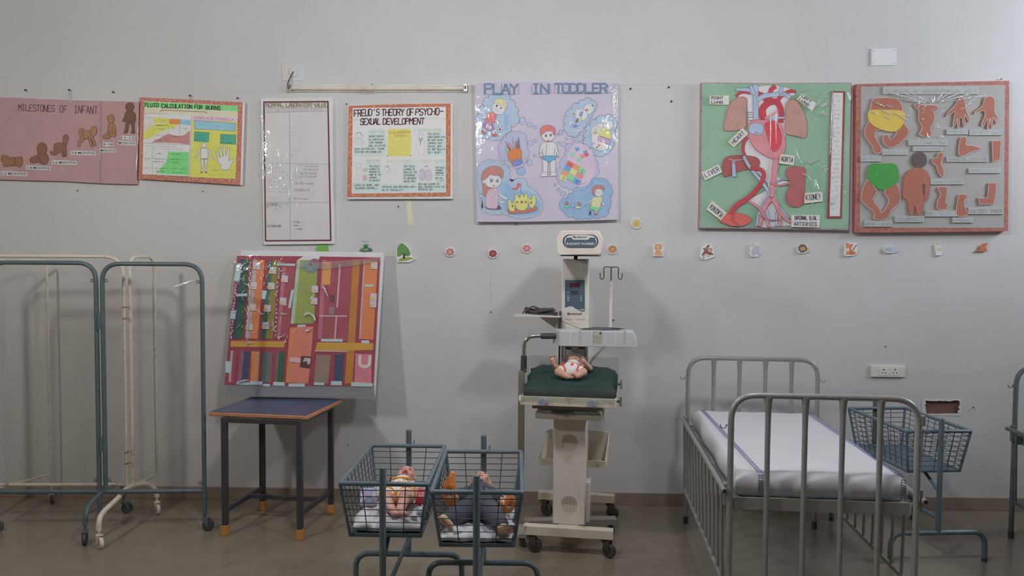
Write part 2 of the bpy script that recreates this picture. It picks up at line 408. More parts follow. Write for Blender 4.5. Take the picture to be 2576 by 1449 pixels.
# ---------------------------------------------------------------- boards and charts on the back wall
def rect(x0, y0, x1, y1): return [(x0, y0), (x1, y0), (x1, y1), (x0, y1)]
def board_root(name, label, cat, S, pts):
    P = [S.P(x, y) for x, y in pts]
    return thing(name, label, cat, (sum(p.x for p in P)/len(P), YB, min(p.z for p in P)))
WHITE = M((188, 188, 190), .6, noise=.03)
PAPER = M((178, 178, 176), .7, noise=.04, scale=15)
CARD = M((178, 182, 182), .7, noise=.03)
FILMC = FILM(None, .1, bump=.5, scale=14)
GLINT_FOLD = FILM(.34, .18, bump=.6, scale=60, haze=.62, hz=(.9, .9, .92), name='plastic_fold_glint')  # white haze mixed into the folds stands in for bright glints
def film(S, pts, h, parent, folds=(), name='plastic_cover', seed=1, specks=0, area_=None):
    mb = MB(); S.poly(mb, pts, h, FILMC)
    for f in folds: S.crease(mb, f[1], f[0], h, GLINT_FOLD, f[2] if len(f) > 2 else .55)
    rnd = random.Random(seed)
    if specks:
        x0, y0, x1, y1 = area_
        for _ in range(specks):
            x, y = rnd.uniform(x0, x1), rnd.uniform(y0, y1); a = rnd.choice((1.2, 1.5, 1.9, .5, 2.6))+rnd.uniform(-.4, .4); L = rnd.uniform(2.5, 11); c_ = rnd.uniform(-.28, .28); p = [(x, y)]
            for j in range(6): p.append((p[-1][0]+math.cos(a+c_*j)*L, p[-1][1]+math.sin(a+c_*j)*L))
            S.crease(mb, p, rnd.uniform(4, 11), h, GLINT_FOLD, rnd.uniform(.3, .7))
    return mb.build(name, parent, smooth=80)
# ----- 1 the pink board of baby stages
D = .028; S = Sheet((0, YB-D, 0), win=(0, 230, .1725))
PK = M((143, 113, 115), .75, k=.42, noise=.05, scale=12); PK2 = M((134, 103, 106), .75, k=.42)
out = [(-60, 82), (400, 100), (1000, 128), (1470, 138), (2026, 152), (2012, 700), (1990, 1355), (1470, 1340), (900, 1308), (400, 1296), (-70, 1283)]
t = board_root('wall_chart', 'pink chart with brown baby cutouts climbing in steps', 'poster', S, out)
mb = MB(); S.poly(mb, out, 0, PK, D)
S.poly(mb, [(1452, 138), (1490, 140), (1486, 1338), (1448, 1338)], .0004, PK2)
T1 = M((70, 34, 48), .7, k=.42, noise=0)
S.text(mb, 'MILESTONES', 268, 278, 792, 298, 92, 9, .0008, T1, gap=.22)
S.text(mb, 'OF', 870, 300, 975, 306, 92, 9, .0008, T1, gap=.3)
S.text(mb, 'INFANT', 1080, 312, 1420, 328, 105, 9, .0008, T1, gap=.24)
mb.build('board', t, smooth=0)
BR = {1: (122, 84, 60), 2: (112, 76, 58), 3: (112, 78, 64), 4: (134, 96, 74), 5: (132, 94, 66), 6: (94, 68, 56)}
OUTL = M((66, 42, 38), .7, k=.42, noise=0)
def cutout(S, parent, parts, name, h, tt, rnd=True, lines=(), lw=5):
    """a paper cutout standing a little proud of the board; parts = [(outline, material)]"""
    mb = MB()
    for i, (p, m) in enumerate(parts):
        q = sm(p) if rnd and len(p) < 40 else p
        S.poly(mb, q, h+i*.0004, m, tt if i == 0 else tt*.5)
        if lw: S.line(mb, q, lw, h+i*.0004+.0003, OUTL, True)
    for ln in lines: S.line(mb, ln, lw or 4, h+len(parts)*.0004+.0004, OUTL)
    return mb.build(name, parent, smooth=0)
def bm(i): return M(BR[i], .8, k=.42, noise=.06, scale=20)
cutout(S, t, [([(15, 985), (35, 930), (80, 935), (120, 950), (130, 985), (170, 955), (205, 970), (225, 965), (280, 955), (312, 950), (328, 990), (325, 1060), (290, 1100), (255, 1090), (230, 1072), (190, 1090), (150, 1085), (100, 1095), (50, 1085), (38, 1030), (20, 1010)], bm(1))], 'baby_cutout', .003, .002, lines=[[(225, 970), (205, 1010), (235, 1075)], [(130, 985), (160, 1000)]])
cutout(S, t, [([(555, 900), (540, 930), (470, 955), (430, 995), (450, 1040), (500, 1045), (560, 1035), (620, 1060), (660, 1065), (700, 1020), (705, 980), (685, 920), (650, 890), (600, 885)], bm(2)), (ell(613, 835, 72, 85), bm(2))], 'baby_cutout', .003, .002, lines=[[(555, 940), (580, 1010), (620, 1050)], [(500, 960), (540, 1000), (545, 1035)]])
cutout(S, t, [([(920, 740), (915, 690), (935, 640), (965, 628), (995, 650), (995, 710), (970, 770), (965, 800), (968, 860), (970, 940), (945, 940), (935, 870), (920, 880), (940, 945), (915, 955), (890, 890), (850, 900), (800, 930), (760, 920), (730, 890), (740, 870), (780, 880), (785, 800), (800, 765), (840, 750), (890, 750)], bm(3))], 'baby_cutout', .003, .002, lines=[[(920, 740), (950, 770), (970, 770)]])
cutout(S, t, [([(1150, 600), (1155, 560), (1190, 540), (1225, 555), (1260, 575), (1320, 570), (1345, 630), (1360, 670), (1385, 740), (1400, 785), (1375, 790), (1340, 720), (1325, 690), (1355, 790), (1340, 810), (1320, 795), (1290, 700), (1240, 690), (1200, 740), (1175, 740), (1165, 805), (1140, 800), (1130, 750), (1150, 720), (1170, 670)], bm(4)), (ell(1366, 580, 48, 72, 10), bm(4))], 'baby_cutout', .003, .002, lines=[[(1195, 560), (1215, 620), (1210, 680)], [(1290, 650), (1300, 700)]])
cutout(S, t, [([(1600, 460), (1580, 520), (1575, 580), (1545, 620), (1500, 650), (1510, 680), (1560, 695), (1600, 680), (1620, 650), (1665, 665), (1690, 640), (1688, 560), (1670, 490), (1640, 460)], bm(5)), (ell(1616, 400, 48, 62), bm(5))], 'baby_cutout', .003, .002, lines=[[(1575, 580), (1600, 610), (1560, 650)], [(1640, 520), (1630, 590), (1680, 620)]])
cutout(S, t, [([(1870, 275), (1830, 310), (1815, 370), (1790, 415), (1795, 440), (1830, 435), (1825, 540), (1805, 590), (1815, 612), (1850, 605), (1870, 550), (1880, 480), (1910, 480), (1925, 550), (1910, 600), (1945, 615), (1965, 600), (1960, 520), (1965, 445), (1982, 410), (1975, 330), (1940, 295), (1915, 275)], bm(6)), (ell(1893, 225, 63, 63), bm(6))], 'baby_cutout', .003, .002, lines=[[(1830, 435), (1840, 360)], [(1962, 445), (1945, 360)], [(1830, 438), (1960, 442)]])
for txt, q in (('1-2 MONTHS', [(10, 1160), (395, 1180), (395, 1238), (10, 1222)]), ('3-4 MONTHS', [(376, 1080), (742, 1095), (740, 1150), (374, 1138)]), ('5-6 MONTHS', [(752, 1000), (1122, 1015), (1120, 1072), (752, 1062)]),
               ('7-8 MONTHS', [(1030, 862), (1395, 872), (1393, 930), (1030, 925)]), ('9-10', [(1500, 742), (1650, 745), (1650, 802), (1500, 800)]), ('MONTHS', [(1455, 830), (1690, 838), (1690, 890), (1455, 885)]),
               ('11-12', [(1765, 645), (1965, 655), (1963, 705), (1765, 698)]), ('MONTHS', [(1722, 718), (1980, 730), (1980, 788), (1722, 775)])):
    mb = MB(); S.poly(mb, q, .0022, M((176, 178, 176), .7, k=.38), .0015)
    cx = sum(p[0] for p in q)/4; cy = sum(p[1] for p in q)/4
    S.print(mb, txt, [(cx+(x-cx)*.93, cy+(y-cy)*.58) for x, y in q], .0028, M((36, 44, 52), .7, noise=0), bold=.010)
    mb.build('caption_card', t, smooth=0)
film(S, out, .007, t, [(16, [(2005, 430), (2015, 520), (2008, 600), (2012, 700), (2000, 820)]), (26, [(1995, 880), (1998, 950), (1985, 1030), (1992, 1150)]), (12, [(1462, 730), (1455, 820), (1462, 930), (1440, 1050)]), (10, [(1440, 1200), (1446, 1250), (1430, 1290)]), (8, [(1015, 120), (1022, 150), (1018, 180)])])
# ----- 2 the burns chart
D = .03; S = Sheet((0, YB-D, 0), win=(340, 230, .1725)); kk = .44
out = [(75, 85), (800, 120), (1568, 160), (1535, 1365), (800, 1318), (50, 1275)]
RB = M((138, 82, 70), .7, k=kk, rgb2=(164, 116, 98), scale=95, spread=.46, soft=.05)
t = board_root('wall_chart', 'small yellow and green chart with a white hand and body outline', 'poster', S, out)
mb = MB(); S.poly(mb, out, 0, RB, D-.004)
S.poly(mb, [(1568, 160), (1592, 168), (1556, 1368), (1535, 1365)], -.001, WHITE, .012)
mb.build('border_board', t, smooth=0)
mb = MB()
PE = M((186, 162, 142), .8, k=kk, noise=.05, scale=9); YE = M((188, 166, 74), .8, k=kk, noise=.09, scale=18); BK = M((50, 44, 46), .7, k=kk, noise=0)
S.poly(mb, [(135, 140), (1500, 212), (1465, 1275), (105, 1210)], .001, PE)
S.poly(mb, [(140, 150), (1500, 215), (1500, 288), (138, 222)], .0014, M((98, 178, 98), .8, k=kk, noise=.05))
TG = M((34, 54, 34), .7, k=kk, noise=0)
for w_, a, b, c, d in (('FLUID', 142, 222, 338, 228), ('CALCULATION', 388, 238, 825, 250), ('FOR', 865, 250, 975, 258), ('BURNS', 1032, 262, 1242, 272)): S.text(mb, w_, a, b, c, d, 54, 12, .0018, TG)
S.line(mb, [(362, 298), (390, 272), (1025, 298), (1050, 325)], 8, .0018, M((110, 62, 50), .7, k=kk))
LW = M((182, 178, 178), .8, k=kk, noise=.04)
S.poly(mb, [(130, 322), (825, 345), (775, 1240), (110, 1212)], .0014, LW)
S.poly(mb, [(128, 470), (500, 475), (480, 590), (320, 640), (125, 700)], .0017, PE)
S.poly(mb, [(265, 382), (500, 390), (500, 474), (265, 462)], .0018, YE)
S.poly(mb, [(500, 400), (655, 405), (655, 482), (500, 474)], .0018, M((206, 106, 56), .8, k=kk))
S.poly(mb, [(655, 408), (808, 415), (808, 492), (655, 485)], .0018, M((108, 150, 196), .8, k=kk))
S.poly(mb, sm([(125, 695), (140, 600), (280, 490), (440, 475), (600, 482), (560, 530), (420, 560), (280, 640), (200, 680)]), .002, YE)
HB = M((150, 104, 100), .8, k=kk, noise=.1, scale=14)
S.poly(mb, [(230, 745), (330, 700), (420, 650), (485, 615), (560, 640), (640, 650), (720, 635), (770, 590), (800, 570), (795, 778), (600, 755), (430, 745)], .002, HB)
S.poly(mb, [(485, 880), (785, 885), (775, 1220), (310, 1195), (370, 1130), (440, 1040), (475, 960)], .002, M((92, 176, 96), .8, k=kk, noise=.08, scale=12))
for ln in ([(485, 470), (480, 1228)], [(825, 345), (785, 1240)], [(252, 760), (250, 1180)], [(130, 322), (450, 326)], [(130, 1210), (780, 1240)], [(140, 380), (265, 384)], [(655, 485), (650, 660)], [(125, 752), (795, 782)]): S.line(mb, ln, 4, .0023, M((120, 100, 100), .7, k=kk))
for i, (x0, y, x1, hh, dy) in enumerate([(300, 505, 465, 22, 5), (285, 555, 425, 22, 6), (540, 540, 608, 18, 4), (695, 552, 762, 18, 4), (290, 655, 470, 18, 4), (505, 660, 635, 20, 14), (280, 712, 400, 18, 4), (145, 905, 195, 20, 2), (280, 915, 395, 22, 6), (515, 918, 655, 22, 10), (140, 995, 215, 22, 0), (270, 992, 450, 16, 4), (505, 998, 730, 22, 10), (270, 1030, 410, 14, 4), (520, 1045, 665, 16, 4), (140, 1120, 225, 14, 0), (270, 1130, 460, 18, 4), (510, 1132, 735, 22, 8), (290, 1175, 430, 18, 4), (540, 1190, 705, 18, 4), (150, 415, 255, 14, 14), (300, 430, 470, 14, 0), (150, 800, 240, 12, 2), (260, 805, 460, 12, 2), (500, 810, 600, 12, 4), (260, 840, 460, 12, 2), (500, 845, 700, 10, 2)]):
    S.scrib(mb, x0, y, x1, hh, 4, .0025, BK if i < 20 else M((140, 128, 132), .8, k=kk), i, dy)
S.poly(mb, [(845, 355), (1490, 385), (1490, 442), (845, 420)], .0014, M((178, 152, 164), .8, k=kk))
S.text(mb, 'PARKLAND', 866, 402, 1140, 412, 34, 6, .0018, M((150, 100, 128), .8, k=kk)); S.text(mb, 'FORMULA', 1180, 418, 1430, 430, 34, 6, .0018, M((150, 100, 128), .8, k=kk))
S.poly(mb, [(845, 420), (1490, 442), (1465, 1275), (800, 1250)], .0014, YE)
DB = M((64, 66, 70), .7, k=kk)
for q, c in (([(870, 420), (1465, 465), (1460, 580), (870, 545)], (112, 152, 180)), ([(868, 585), (1080, 600), (1068, 738), (860, 725)], (60, 136, 112)), ([(1248, 622), (1470, 635), (1465, 775), (1240, 760)], (60, 136, 112))):
    S.poly(mb, q, .0018, M(c, .8, k=kk, noise=.08)); S.line(mb, q, 4, .0022, DB, True)
for i, (x0, y, x1) in enumerate(((890, 650, 1040), (890, 680, 1030), (870, 712, 1040), (1265, 645, 1350), (1265, 695, 1400), (1240, 755, 1420))): S.scrib(mb, x0, y, x1, 14, 4 if i in (2, 5) else 2.5, .0023, BK, i)
WB = M((192, 190, 188), .8, k=kk, noise=.02)
for p in ([(955, 830), (920, 860), (890, 940), (868, 950), (880, 972), (902, 965), (940, 880), (960, 865)], [(1062, 835), (1100, 880), (1130, 945), (1158, 965), (1140, 988), (1120, 970), (1080, 900), (1058, 870)], [(955, 980), (1005, 985), (1000, 1060), (985, 1170), (960, 1185), (970, 1100)], [(1005, 985), (1058, 985), (1050, 1080), (1045, 1170), (1020, 1185), (1025, 1090)], [(960, 825), (1060, 830), (1062, 982), (955, 978)]):
    S.poly(mb, p, .0018, WB); S.line(mb, p, 4, .0022, DB, True)
p = ell(1006, 783, 33, 39); S.poly(mb, p, .0019, WB); S.line(mb, p, 4, .0023, DB, True)
for x in (970, 1033): S.poly(mb, ell(x, 1180, 16, 8), .0025, BK)
for y in (880, 905, 940): S.line(mb, [(985, y), (1035, y)], 2, .0024, LW)
S.line(mb, [(958, 978), (1000, 1000), (1058, 980)], 4, .0024, DB)
p = sm([(1250, 1132), (1250, 1080), (1210, 1030), (1200, 960), (1180, 900), (1190, 872), (1215, 910), (1230, 952), (1243, 960), (1222, 850), (1230, 815), (1247, 830), (1270, 940), (1287, 935), (1282, 810), (1297, 785), (1310, 810), (1322, 932), (1345, 850), (1362, 820), (1378, 840), (1365, 960), (1380, 1010), (1420, 975), (1443, 980), (1420, 1030), (1385, 1085), (1365, 1142)])
S.poly(mb, p, .0018, WB); S.line(mb, p, 4, .0022, DB, True)
OL = M((136, 128, 70), .8, k=kk); S.scrib(mb, 1115, 1165, 1430, 26, 4, .0018, OL, 3, 6); S.scrib(mb, 1105, 1225, 1390, 24, 4, .0018, OL, 4, 4)
mb.build('chart_sheet', t, smooth=0)
# ----- 3 the laboratory values chart
D = .025; S = Sheet((0, YB-D, 0), win=(620, 150, .3382)); kk = .46
out = [(105, 290), (637, 288), (647, 1370), (128, 1376)]
t = board_root('wall_chart', 'tall narrow white chart of handwritten values with a maroon border', 'poster', S, out)
mb = MB(); S.poly(mb, out, 0, M((172, 172, 172), .6, k=kk, noise=.02), D); mb.build('board', t, smooth=0)
mb = MB(); GP = M((164, 163, 163), .7, k=kk, noise=.03, scale=9); MA = M((84, 34, 44), .6, k=kk, noise=.05)
fr = [(130, 316), (606, 312), (627, 1344), (142, 1348)]
S.poly(mb, fr, .0008, GP); S.line(mb, fr, 11, .0013, MA, True)
LN = M((84, 84, 86), .7, k=kk, noise=0); FA = M((136, 132, 138), .8, k=kk, noise=0); GO = M((128, 116, 92), .8, k=kk); BL = M((62, 64, 66), .7, k=kk, noise=0)
for l in ([(320, 360), (326, 1338)], [(145, 362), (600, 358)], [(145, 393), (600, 382)], [(145, 772), (605, 778)], [(150, 1062), (612, 1062)]): S.line(mb, l, 2, .0015, LN)
for w_, a, b in (('NORMAL', 146, 276), ('LABORATORY', 296, 490), ('VALUE', 506, 596)):
    S.text(mb, w_, a, 354, b, 350, 30, 7, .0014, GO, gap=.12); S.text(mb, w_, a+2, 353, b+2, 349, 29, 1.6, .0018, LN, gap=.12)
S.text(mb, 'TEST', 152, 387, 200, 386, 17, 2, .0016, FA); S.text(mb, 'ANALYSIS', 215, 386, 312, 385, 17, 2, .0016, FA); S.text(mb, 'REFERENCE', 335, 384, 460, 382, 18, 2.4, .0016, FA); S.text(mb, 'RANGE', 480, 382, 566, 378, 18, 2.4, .0016, FA)
for i, (x0, y, x1, h_, mm) in enumerate([(330, 515, 380, 12, FA), (330, 545, 372, 10, FA), (330, 682, 400, 10, FA), (328, 716, 384, 16, LN), (160, 812, 260, 12, FA), (160, 838, 290, 12, FA), (160, 885, 250, 12, FA), (160, 915, 260, 12, FA), (165, 940, 280, 12, FA), (160, 965, 310, 12, FA), (155, 990, 280, 12, FA), (155, 1035, 250, 12, FA), (160, 500, 260, 8, GP), (350, 1215, 408, 14, BL), (352, 1237, 386, 8, BL), (358, 1263, 416, 6, BL)]): S.scrib(mb, x0, y, x1, h_, 2.2 if i < 13 else 3.5, .0016, mm, i)
for tx, x0, y0, x1, hh in (('2.4-5.6 g/dl', 425, 803, 535, 17), ('4.0-8.0 g/dl', 425, 828, 535, 17), ('22-29 mmol/L', 395, 854, 528, 18), ('0.2-1.0 mg/dl', 380, 880, 520, 18), ('18-106 mmol/L', 358, 930, 502, 18), ('18-580 U/L', 356, 980, 470, 20), ('40-95 mg/dl', 352, 1046, 465, 18)):
    S.print(mb, tx, [(x0, y0-hh), (x1, y0-hh), (x1, y0), (x0, y0)], .0016, M((104, 100, 104), .8, k=kk, noise=0), shear=.25)
S.text(mb, 'OTHERS', 148, 1088, 236, 1086, 17, 2.6, .0016, BL, slant=.15); S.scrib(mb, 240, 1086, 315, 16, 2.4, .0016, BL, 9); S.text(mb, 'VITAMINS', 150, 1248, 256, 1245, 16, 2.6, .0016, BL, slant=.15)
mb.build('chart_sheet', t, smooth=0)
rnd = random.Random(5); fl = []
for x, y0, y1, w_ in ((207, 740, 880, 9), (185, 760, 915, 12), (165, 690, 830, 6), (225, 690, 800, 5), (250, 700, 850, 4), (335, 800, 905, 12), (372, 790, 910, 14), (345, 860, 1000, 5), (112, 640, 780, 7), (112, 800, 880, 6), (135, 450, 800, 5), (137, 820, 880, 5), (275, 830, 900, 10), (318, 960, 1060, 14), (500, 972, 1018, 7), (405, 560, 680, 4), (300, 690, 740, 4), (430, 800, 820, 7)):
    fl.append((w_, [(x+rnd.uniform(-3, 3)-(y-y0)*.06, y) for y in [y0+(y1-y0)*j/5 for j in range(6)]]))
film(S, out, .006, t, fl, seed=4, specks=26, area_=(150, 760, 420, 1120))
# ----- 4 the orange bordered chart
D = .04; S = Sheet((0, YB-D, 0), win=(870, 250, .1795)); kk = .55
out = [(38, 92), (760, 66), (1467, 60), (1463, 1355), (760, 1362), (20, 1366)]
OB = MSPOT((166, 96, 72), (180, 124, 88), 36, .25, k=kk)
t = board_root('wall_chart', 'orange bordered white chart with dark maroon heading and green text boxes', 'poster', S, out)
mb = MB(); S.poly(mb, out, 0, OB, .004)
S.poly(mb, [(26, 88), (1497, 64), (1495, 1392), (26, 1396)], -.006, M((188, 184, 182), .6, k=kk), D-.008)
YL = M((206, 160, 96), .8, k=kk)
for i in range(7):
    for x, c, a in ((150+i*200, 1330, -1),):
        S.line(mb, [(x+62*math.cos(q), c-18+48*math.sin(q)*1) for q in [math.pi*j/8 for j in range(9)]], 5, .0005, YL)
    y = 240+i*165
    S.line(mb, [(86-40*math.sin(q), y+55*math.cos(q)) for q in [math.pi*j/8 for j in range(9)]], 5, .0005, YL)
    S.line(mb, [(1412+36*math.sin(q), y+55*math.cos(q)) for q in [math.pi*j/8 for j in range(9)]], 5, .0005, YL)
mb.build('border_board', t, smooth=0)
mb = MB(); inn = [(95, 122), (760, 112), (1402, 104), (1404, 1305), (82, 1322)]
S.poly(mb, inn, .001, M((190, 188, 190), .7, k=kk, noise=.03, scale=7))
S.line(mb, [(100, 288), (620, 276), (1398, 268)], 14, .0012, M((186, 176, 168), .8, k=kk))
TM = M((62, 28, 38), .6, k=kk, noise=0)
for w_, a, b, c, d in (("FREUD'S", 116, 240, 468, 222), ('THEORY', 500, 228, 812, 222), ('OF', 856, 224, 945, 222), ('PSYCHO-', 976, 222, 1362, 212)): S.text(mb, w_, a, b, c, d, 88, 14, .0016, TM, gap=.2, slant=.08)
for w_, a, b, c, d in (('SEXUAL', 204, 355, 482, 350), ('DEVELOPMENT', 520, 352, 1095, 346)): S.text(mb, w_, a, b, c, d, 84, 14, .0016, TM, gap=.2, slant=.08)
G1 = M((168, 196, 182), .8, k=kk, noise=.05, scale=20); G2 = M((180, 202, 168), .8, k=kk)
for q in (rect(312, 412, 556, 800), rect(112, 672, 552, 802), rect(952, 408, 1352, 456), rect(1138, 456, 1400, 798), rect(282, 845, 492, 1165), rect(92, 1160, 490, 1312), rect(800, 850, 998, 1180), rect(500, 1180, 1000, 1308), rect(1245, 838, 1400, 1165), rect(1008, 1160, 1402, 1306)): S.poly(mb, q, .0013, G1)
YP = M((196, 178, 92), .8, k=kk, noise=.04); S.poly(mb, [(592, 415), (915, 412), (910, 797), (582, 797)], .0014, YP)
for p in ([(578, 785), (590, 785), (586, 800), (576, 800)], [(902, 780), (914, 780), (912, 795), (900, 796)]): S.poly(mb, p, .0018, BK)
BRN = M((150, 110, 70), .8, k=kk); TI = M((74, 78, 80), .8, k=kk, noise=0); TL_ = M((168, 160, 100), .8, k=kk, noise=0)
S.text(mb, 'DEVELOPMENTAL', 604, 482, 908, 470, 30, 4, .0018, BRN); S.text(mb, 'STAGES', 690, 525, 850, 520, 26, 4, .0018, BRN)
def para(x, y, dy, lines, hh, per, drop=0):
    for i, l in enumerate(lines):
        if l: S.text(mb, l, x, y+dy*i, x+per*len(l), y+dy*i-2, hh, 4.2, .0018, TI, gap=.2, jit=.18)
para(322, 530, 44, ['INFANT DERIVE', 'ALL GRATIFICA-', 'TION THROUGH', 'ORAL ACTIVITIES'], 22, 15.8); para(124, 706, 42, ['SUCH AS FEEDING, THUMB', 'SUCKING AND BABBLING'], 22, 18.6)
S.text(mb, 'LATENCY STAGE', 1030, 446, 1345, 442, 26, 3.5, .0018, TL_)
para(1146, 498, 43, ['THE CHILD', 'CONTINUES HIS', 'OR HER DEVE-', 'LOPMENT BUT', 'SEXUAL URG-', 'ES ARE RELATI-', 'VELY QUIET'], 24, 18.8)
S.text(mb, 'ORAL STAGE', 350, 470, 545, 466, 26, 3, .0018, TL_); S.text(mb, 'ANAL STAGE', 285, 872, 480, 868, 24, 3, .0018, TL_); S.text(mb, 'PHALLIC STAGE', 565, 880, 890, 876, 26, 3, .0018, TL_); S.text(mb, 'GENITAL STAGE', 1050, 880, 1360, 874, 24, 3, .0018, TL_)
para(330, 948, 40, ['THE CHILD', 'LEARNS TO', 'RESPOND TO', 'SOME OF THE', 'DEMANDS', 'OF SOCIETY'], 20, 14.6); para(118, 1214, 44, ['[SUCH AS BOWEL AND', ' BLADDER CONTROL]'], 24, 18.8)
para(812, 950, 42, ['THE CHILD', 'LEARNS TO', 'REALIZE THE', 'DIFFERENC-', 'ES BETWEEN', 'MALES AND'], 22, 17); para(508, 1238, 44, ['FEMALES AND BECOMES AWA-', 'RE OF SEXUALITY'], 22, 19.6)
para(1258, 968, 37, ['THE CHILD', 'CHANGES', 'HORMONES', '', 'GET RID', ''], 20, 14); S.scrib(mb, 1252, 1068, 1385, 18, 4, .0018, TI, 2); S.scrib(mb, 1252, 1146, 1385, 18, 4, .0018, TI, 5)
para(1016, 1200, 38, ['SEX AND LEARNS TO', 'DEAL MATURELY WITH THE', 'OPPOSITE SEX'], 22, 17)
GY = M((142, 142, 148), .8, k=kk, noise=0); LB = M((178, 190, 204), .8, k=kk); LPU = M((170, 164, 176), .8, k=kk); BKS = M((70, 70, 74), .8, k=kk)
def outl(p, w_=3, fill=None, closed=True, mm=None):
    q = sm(p) if closed else p
    if fill: S.poly(mb, q, .0015, fill)
    S.line(mb, q, w_, .0018, mm or GY, closed)
outl([(130, 545), (190, 545), (235, 565), (240, 620), (130, 622)], fill=LB); outl(ell(182, 505, 42, 46)); outl([(215, 530), (235, 500), (240, 520), (222, 545)]); S.line(mb, [(145, 490), (170, 462), (210, 470), (222, 510)], 4, .0018, BKS)
outl([(1005, 560), (1085, 560), (1110, 640), (1095, 720), (1085, 780), (1030, 780), (1010, 700), (985, 690), (985, 620)]); outl(ell(1055, 510, 32, 36)); S.line(mb, [(1025, 540), (1040, 580), (1060, 580), (1072, 540)], 7, .0019, BKS); S.line(mb, [(1050, 580), (1040, 640)], 7, .0019, BKS); outl([(1020, 500), (1035, 475), (1075, 475), (1090, 510)], 4, closed=False)
outl(ell(175, 930, 38, 40)); outl([(150, 970), (215, 970), (235, 1040), (190, 1060), (160, 1020)]); outl([(240, 975), (300, 965), (285, 1010), (250, 1010)], fill=LPU); outl([(235, 1070), (285, 1060), (285, 1130), (245, 1135)], fill=M((188, 150, 150), .8, k=kk)); outl([(125, 1060), (150, 1060), (165, 1120), (125, 1125)])
outl(ell(575, 970, 30, 38)); outl([(520, 1010), (540, 950), (600, 935), (610, 1000), (600, 1035), (525, 1035)]); outl([(628, 1020), (640, 970), (680, 975), (690, 1035), (640, 1040)]); S.line(mb, [(560, 940), (580, 935), (600, 960)], 5, .0018, BKS)
outl([(1020, 1080), (1035, 990), (1080, 980), (1110, 1060), (1080, 1140), (1030, 1120)], fill=LPU); outl([(1110, 1010), (1180, 990), (1215, 1080), (1180, 1140), (1110, 1130)], fill=LPU); outl(ell(1132, 965, 28, 36)); outl(ell(1075, 1000, 24, 26)); S.line(mb, [(1108, 950), (1130, 930), (1158, 950)], 5, .0018, BKS)
mb.build('chart_sheet', t, smooth=0)
# string loop it hangs from
mb = MB(); mb.tube([S.P(640, 120, .003), S.P(740, 92, .004), S.P(800, 96, .004), S.P(832, 120, .003)], .0012, M((120, 116, 110), .8, k=kk), seg=6); mb.build('hanging_string', t)
# ----- 5 the lilac toddler chart
D = .045; S0 = Sheet((0, YB-D, 0)); S = S0.w(1170, 180, .276); kk = .58
out = [(88, 118), (120, 104), (210, 104), (300, 98), (430, 80), (560, 95), (700, 88), (860, 94), (980, 86), (1100, 85), (1300, 97), (1388, 95), (1392, 700), (1393, 1350), (1000, 1360), (560, 1368), (112, 1370), (100, 700)]
LV = M((174, 168, 184), .7, k=kk, noise=.03, scale=5)
t = board_root('wall_chart', 'lilac chart with blue cloud shapes around a boy in blue trunks', 'poster', S, out)
mb = MB(); S.poly(mb, out, 0, LV, D)
CB = M((152, 170, 196), .8, k=kk, noise=.06, scale=14); CB2 = M((130, 160, 196), .8, k=kk, noise=.08, scale=16); CG = M((160, 164, 190), .8, k=kk, noise=.05, scale=12); CP = M((186, 168, 186), .8, k=kk, noise=.05, scale=12)
PL = M((92, 92, 110), .7, k=kk, noise=0)
def cl(S, pts, m, b=.4, w_=7, h=.0006):
    q = cloud(pts, b); S.poly(mb, q, h, m); S.line(mb, q, w_, h+.0004, PL, True)
A = S0.w(1180, 200, .138); B = S0.w(1380, 200, .138); C_ = S0.w(1180, 390, .1277); E_ = S0.w(1380, 390, .1277)
cl(A, [(365, 340), (410, 240), (570, 265), (650, 250), (745, 360), (835, 490), (880, 640), (840, 830), (765, 850), (690, 980), (640, 1010), (490, 1100), (355, 1060), (290, 1075), (155, 950), (155, 820), (190, 785), (140, 660), (185, 630), (190, 520), (290, 490), (270, 380)], CB, .32)
A.poly(mb, [(650, 640), (720, 660), (700, 900), (640, 940)], .0009, CB2)
cl(A, [(695, 1070), (720, 980), (840, 965), (960, 970), (1040, 1100), (1030, 1200), (1060, 1270), (1090, 1370), (1040, 1450), (1010, 1530), (930, 1600), (790, 1580), (690, 1560), (650, 1470), (560, 1440), (575, 1320), (540, 1230), (600, 1160), (600, 1080)], CG, .3, 5)
for x, y, rx, ry in ((975, 755, 62, 74), (1096, 822, 50, 42), (1196, 866, 34, 32), (1115, 1160, 50, 46), (1210, 1115, 32, 28), (1195, 1382, 28, 26)): q = ell(x, y, rx, ry, 15); A.poly(mb, q, .0008, CG); A.line(mb, q, 5, .0012, PL, True)
cl(B, [(540, 440), (650, 385), (720, 340), (780, 385), (860, 420), (860, 520), (790, 600), (740, 720), (680, 790), (640, 880), (570, 960), (540, 1000), (420, 1030), (330, 960), (280, 900), (300, 820), (280, 720), (325, 670), (360, 560), (440, 540), (440, 470)], CB, .3)
cl(B, [(870, 740), (900, 680), (1030, 680), (1090, 640), (1170, 690), (1220, 750), (1225, 880), (1190, 930), (1215, 1000), (1170, 1060), (1190, 1130), (1160, 1230), (1130, 1290), (1030, 1350), (960, 1400), (880, 1370), (780, 1330), (770, 1240), (650, 1180), (640, 1110), (665, 1060), (640, 1000), (690, 950), (690, 860), (760, 830), (780, 760)], CB, .28, 8)
for x, y, rx, ry in ((575, 1070, 56, 60), (452, 1088, 36, 32), (330, 1082, 24, 24), (225, 965, 42, 48), (168, 1005, 20, 26), (275, 1180, 52, 42), (186, 1150, 22, 22)): q = ell(x, y, rx, ry); B.poly(mb, q, .0008, CG); B.line(mb, q, 5, .0012, PL, True)
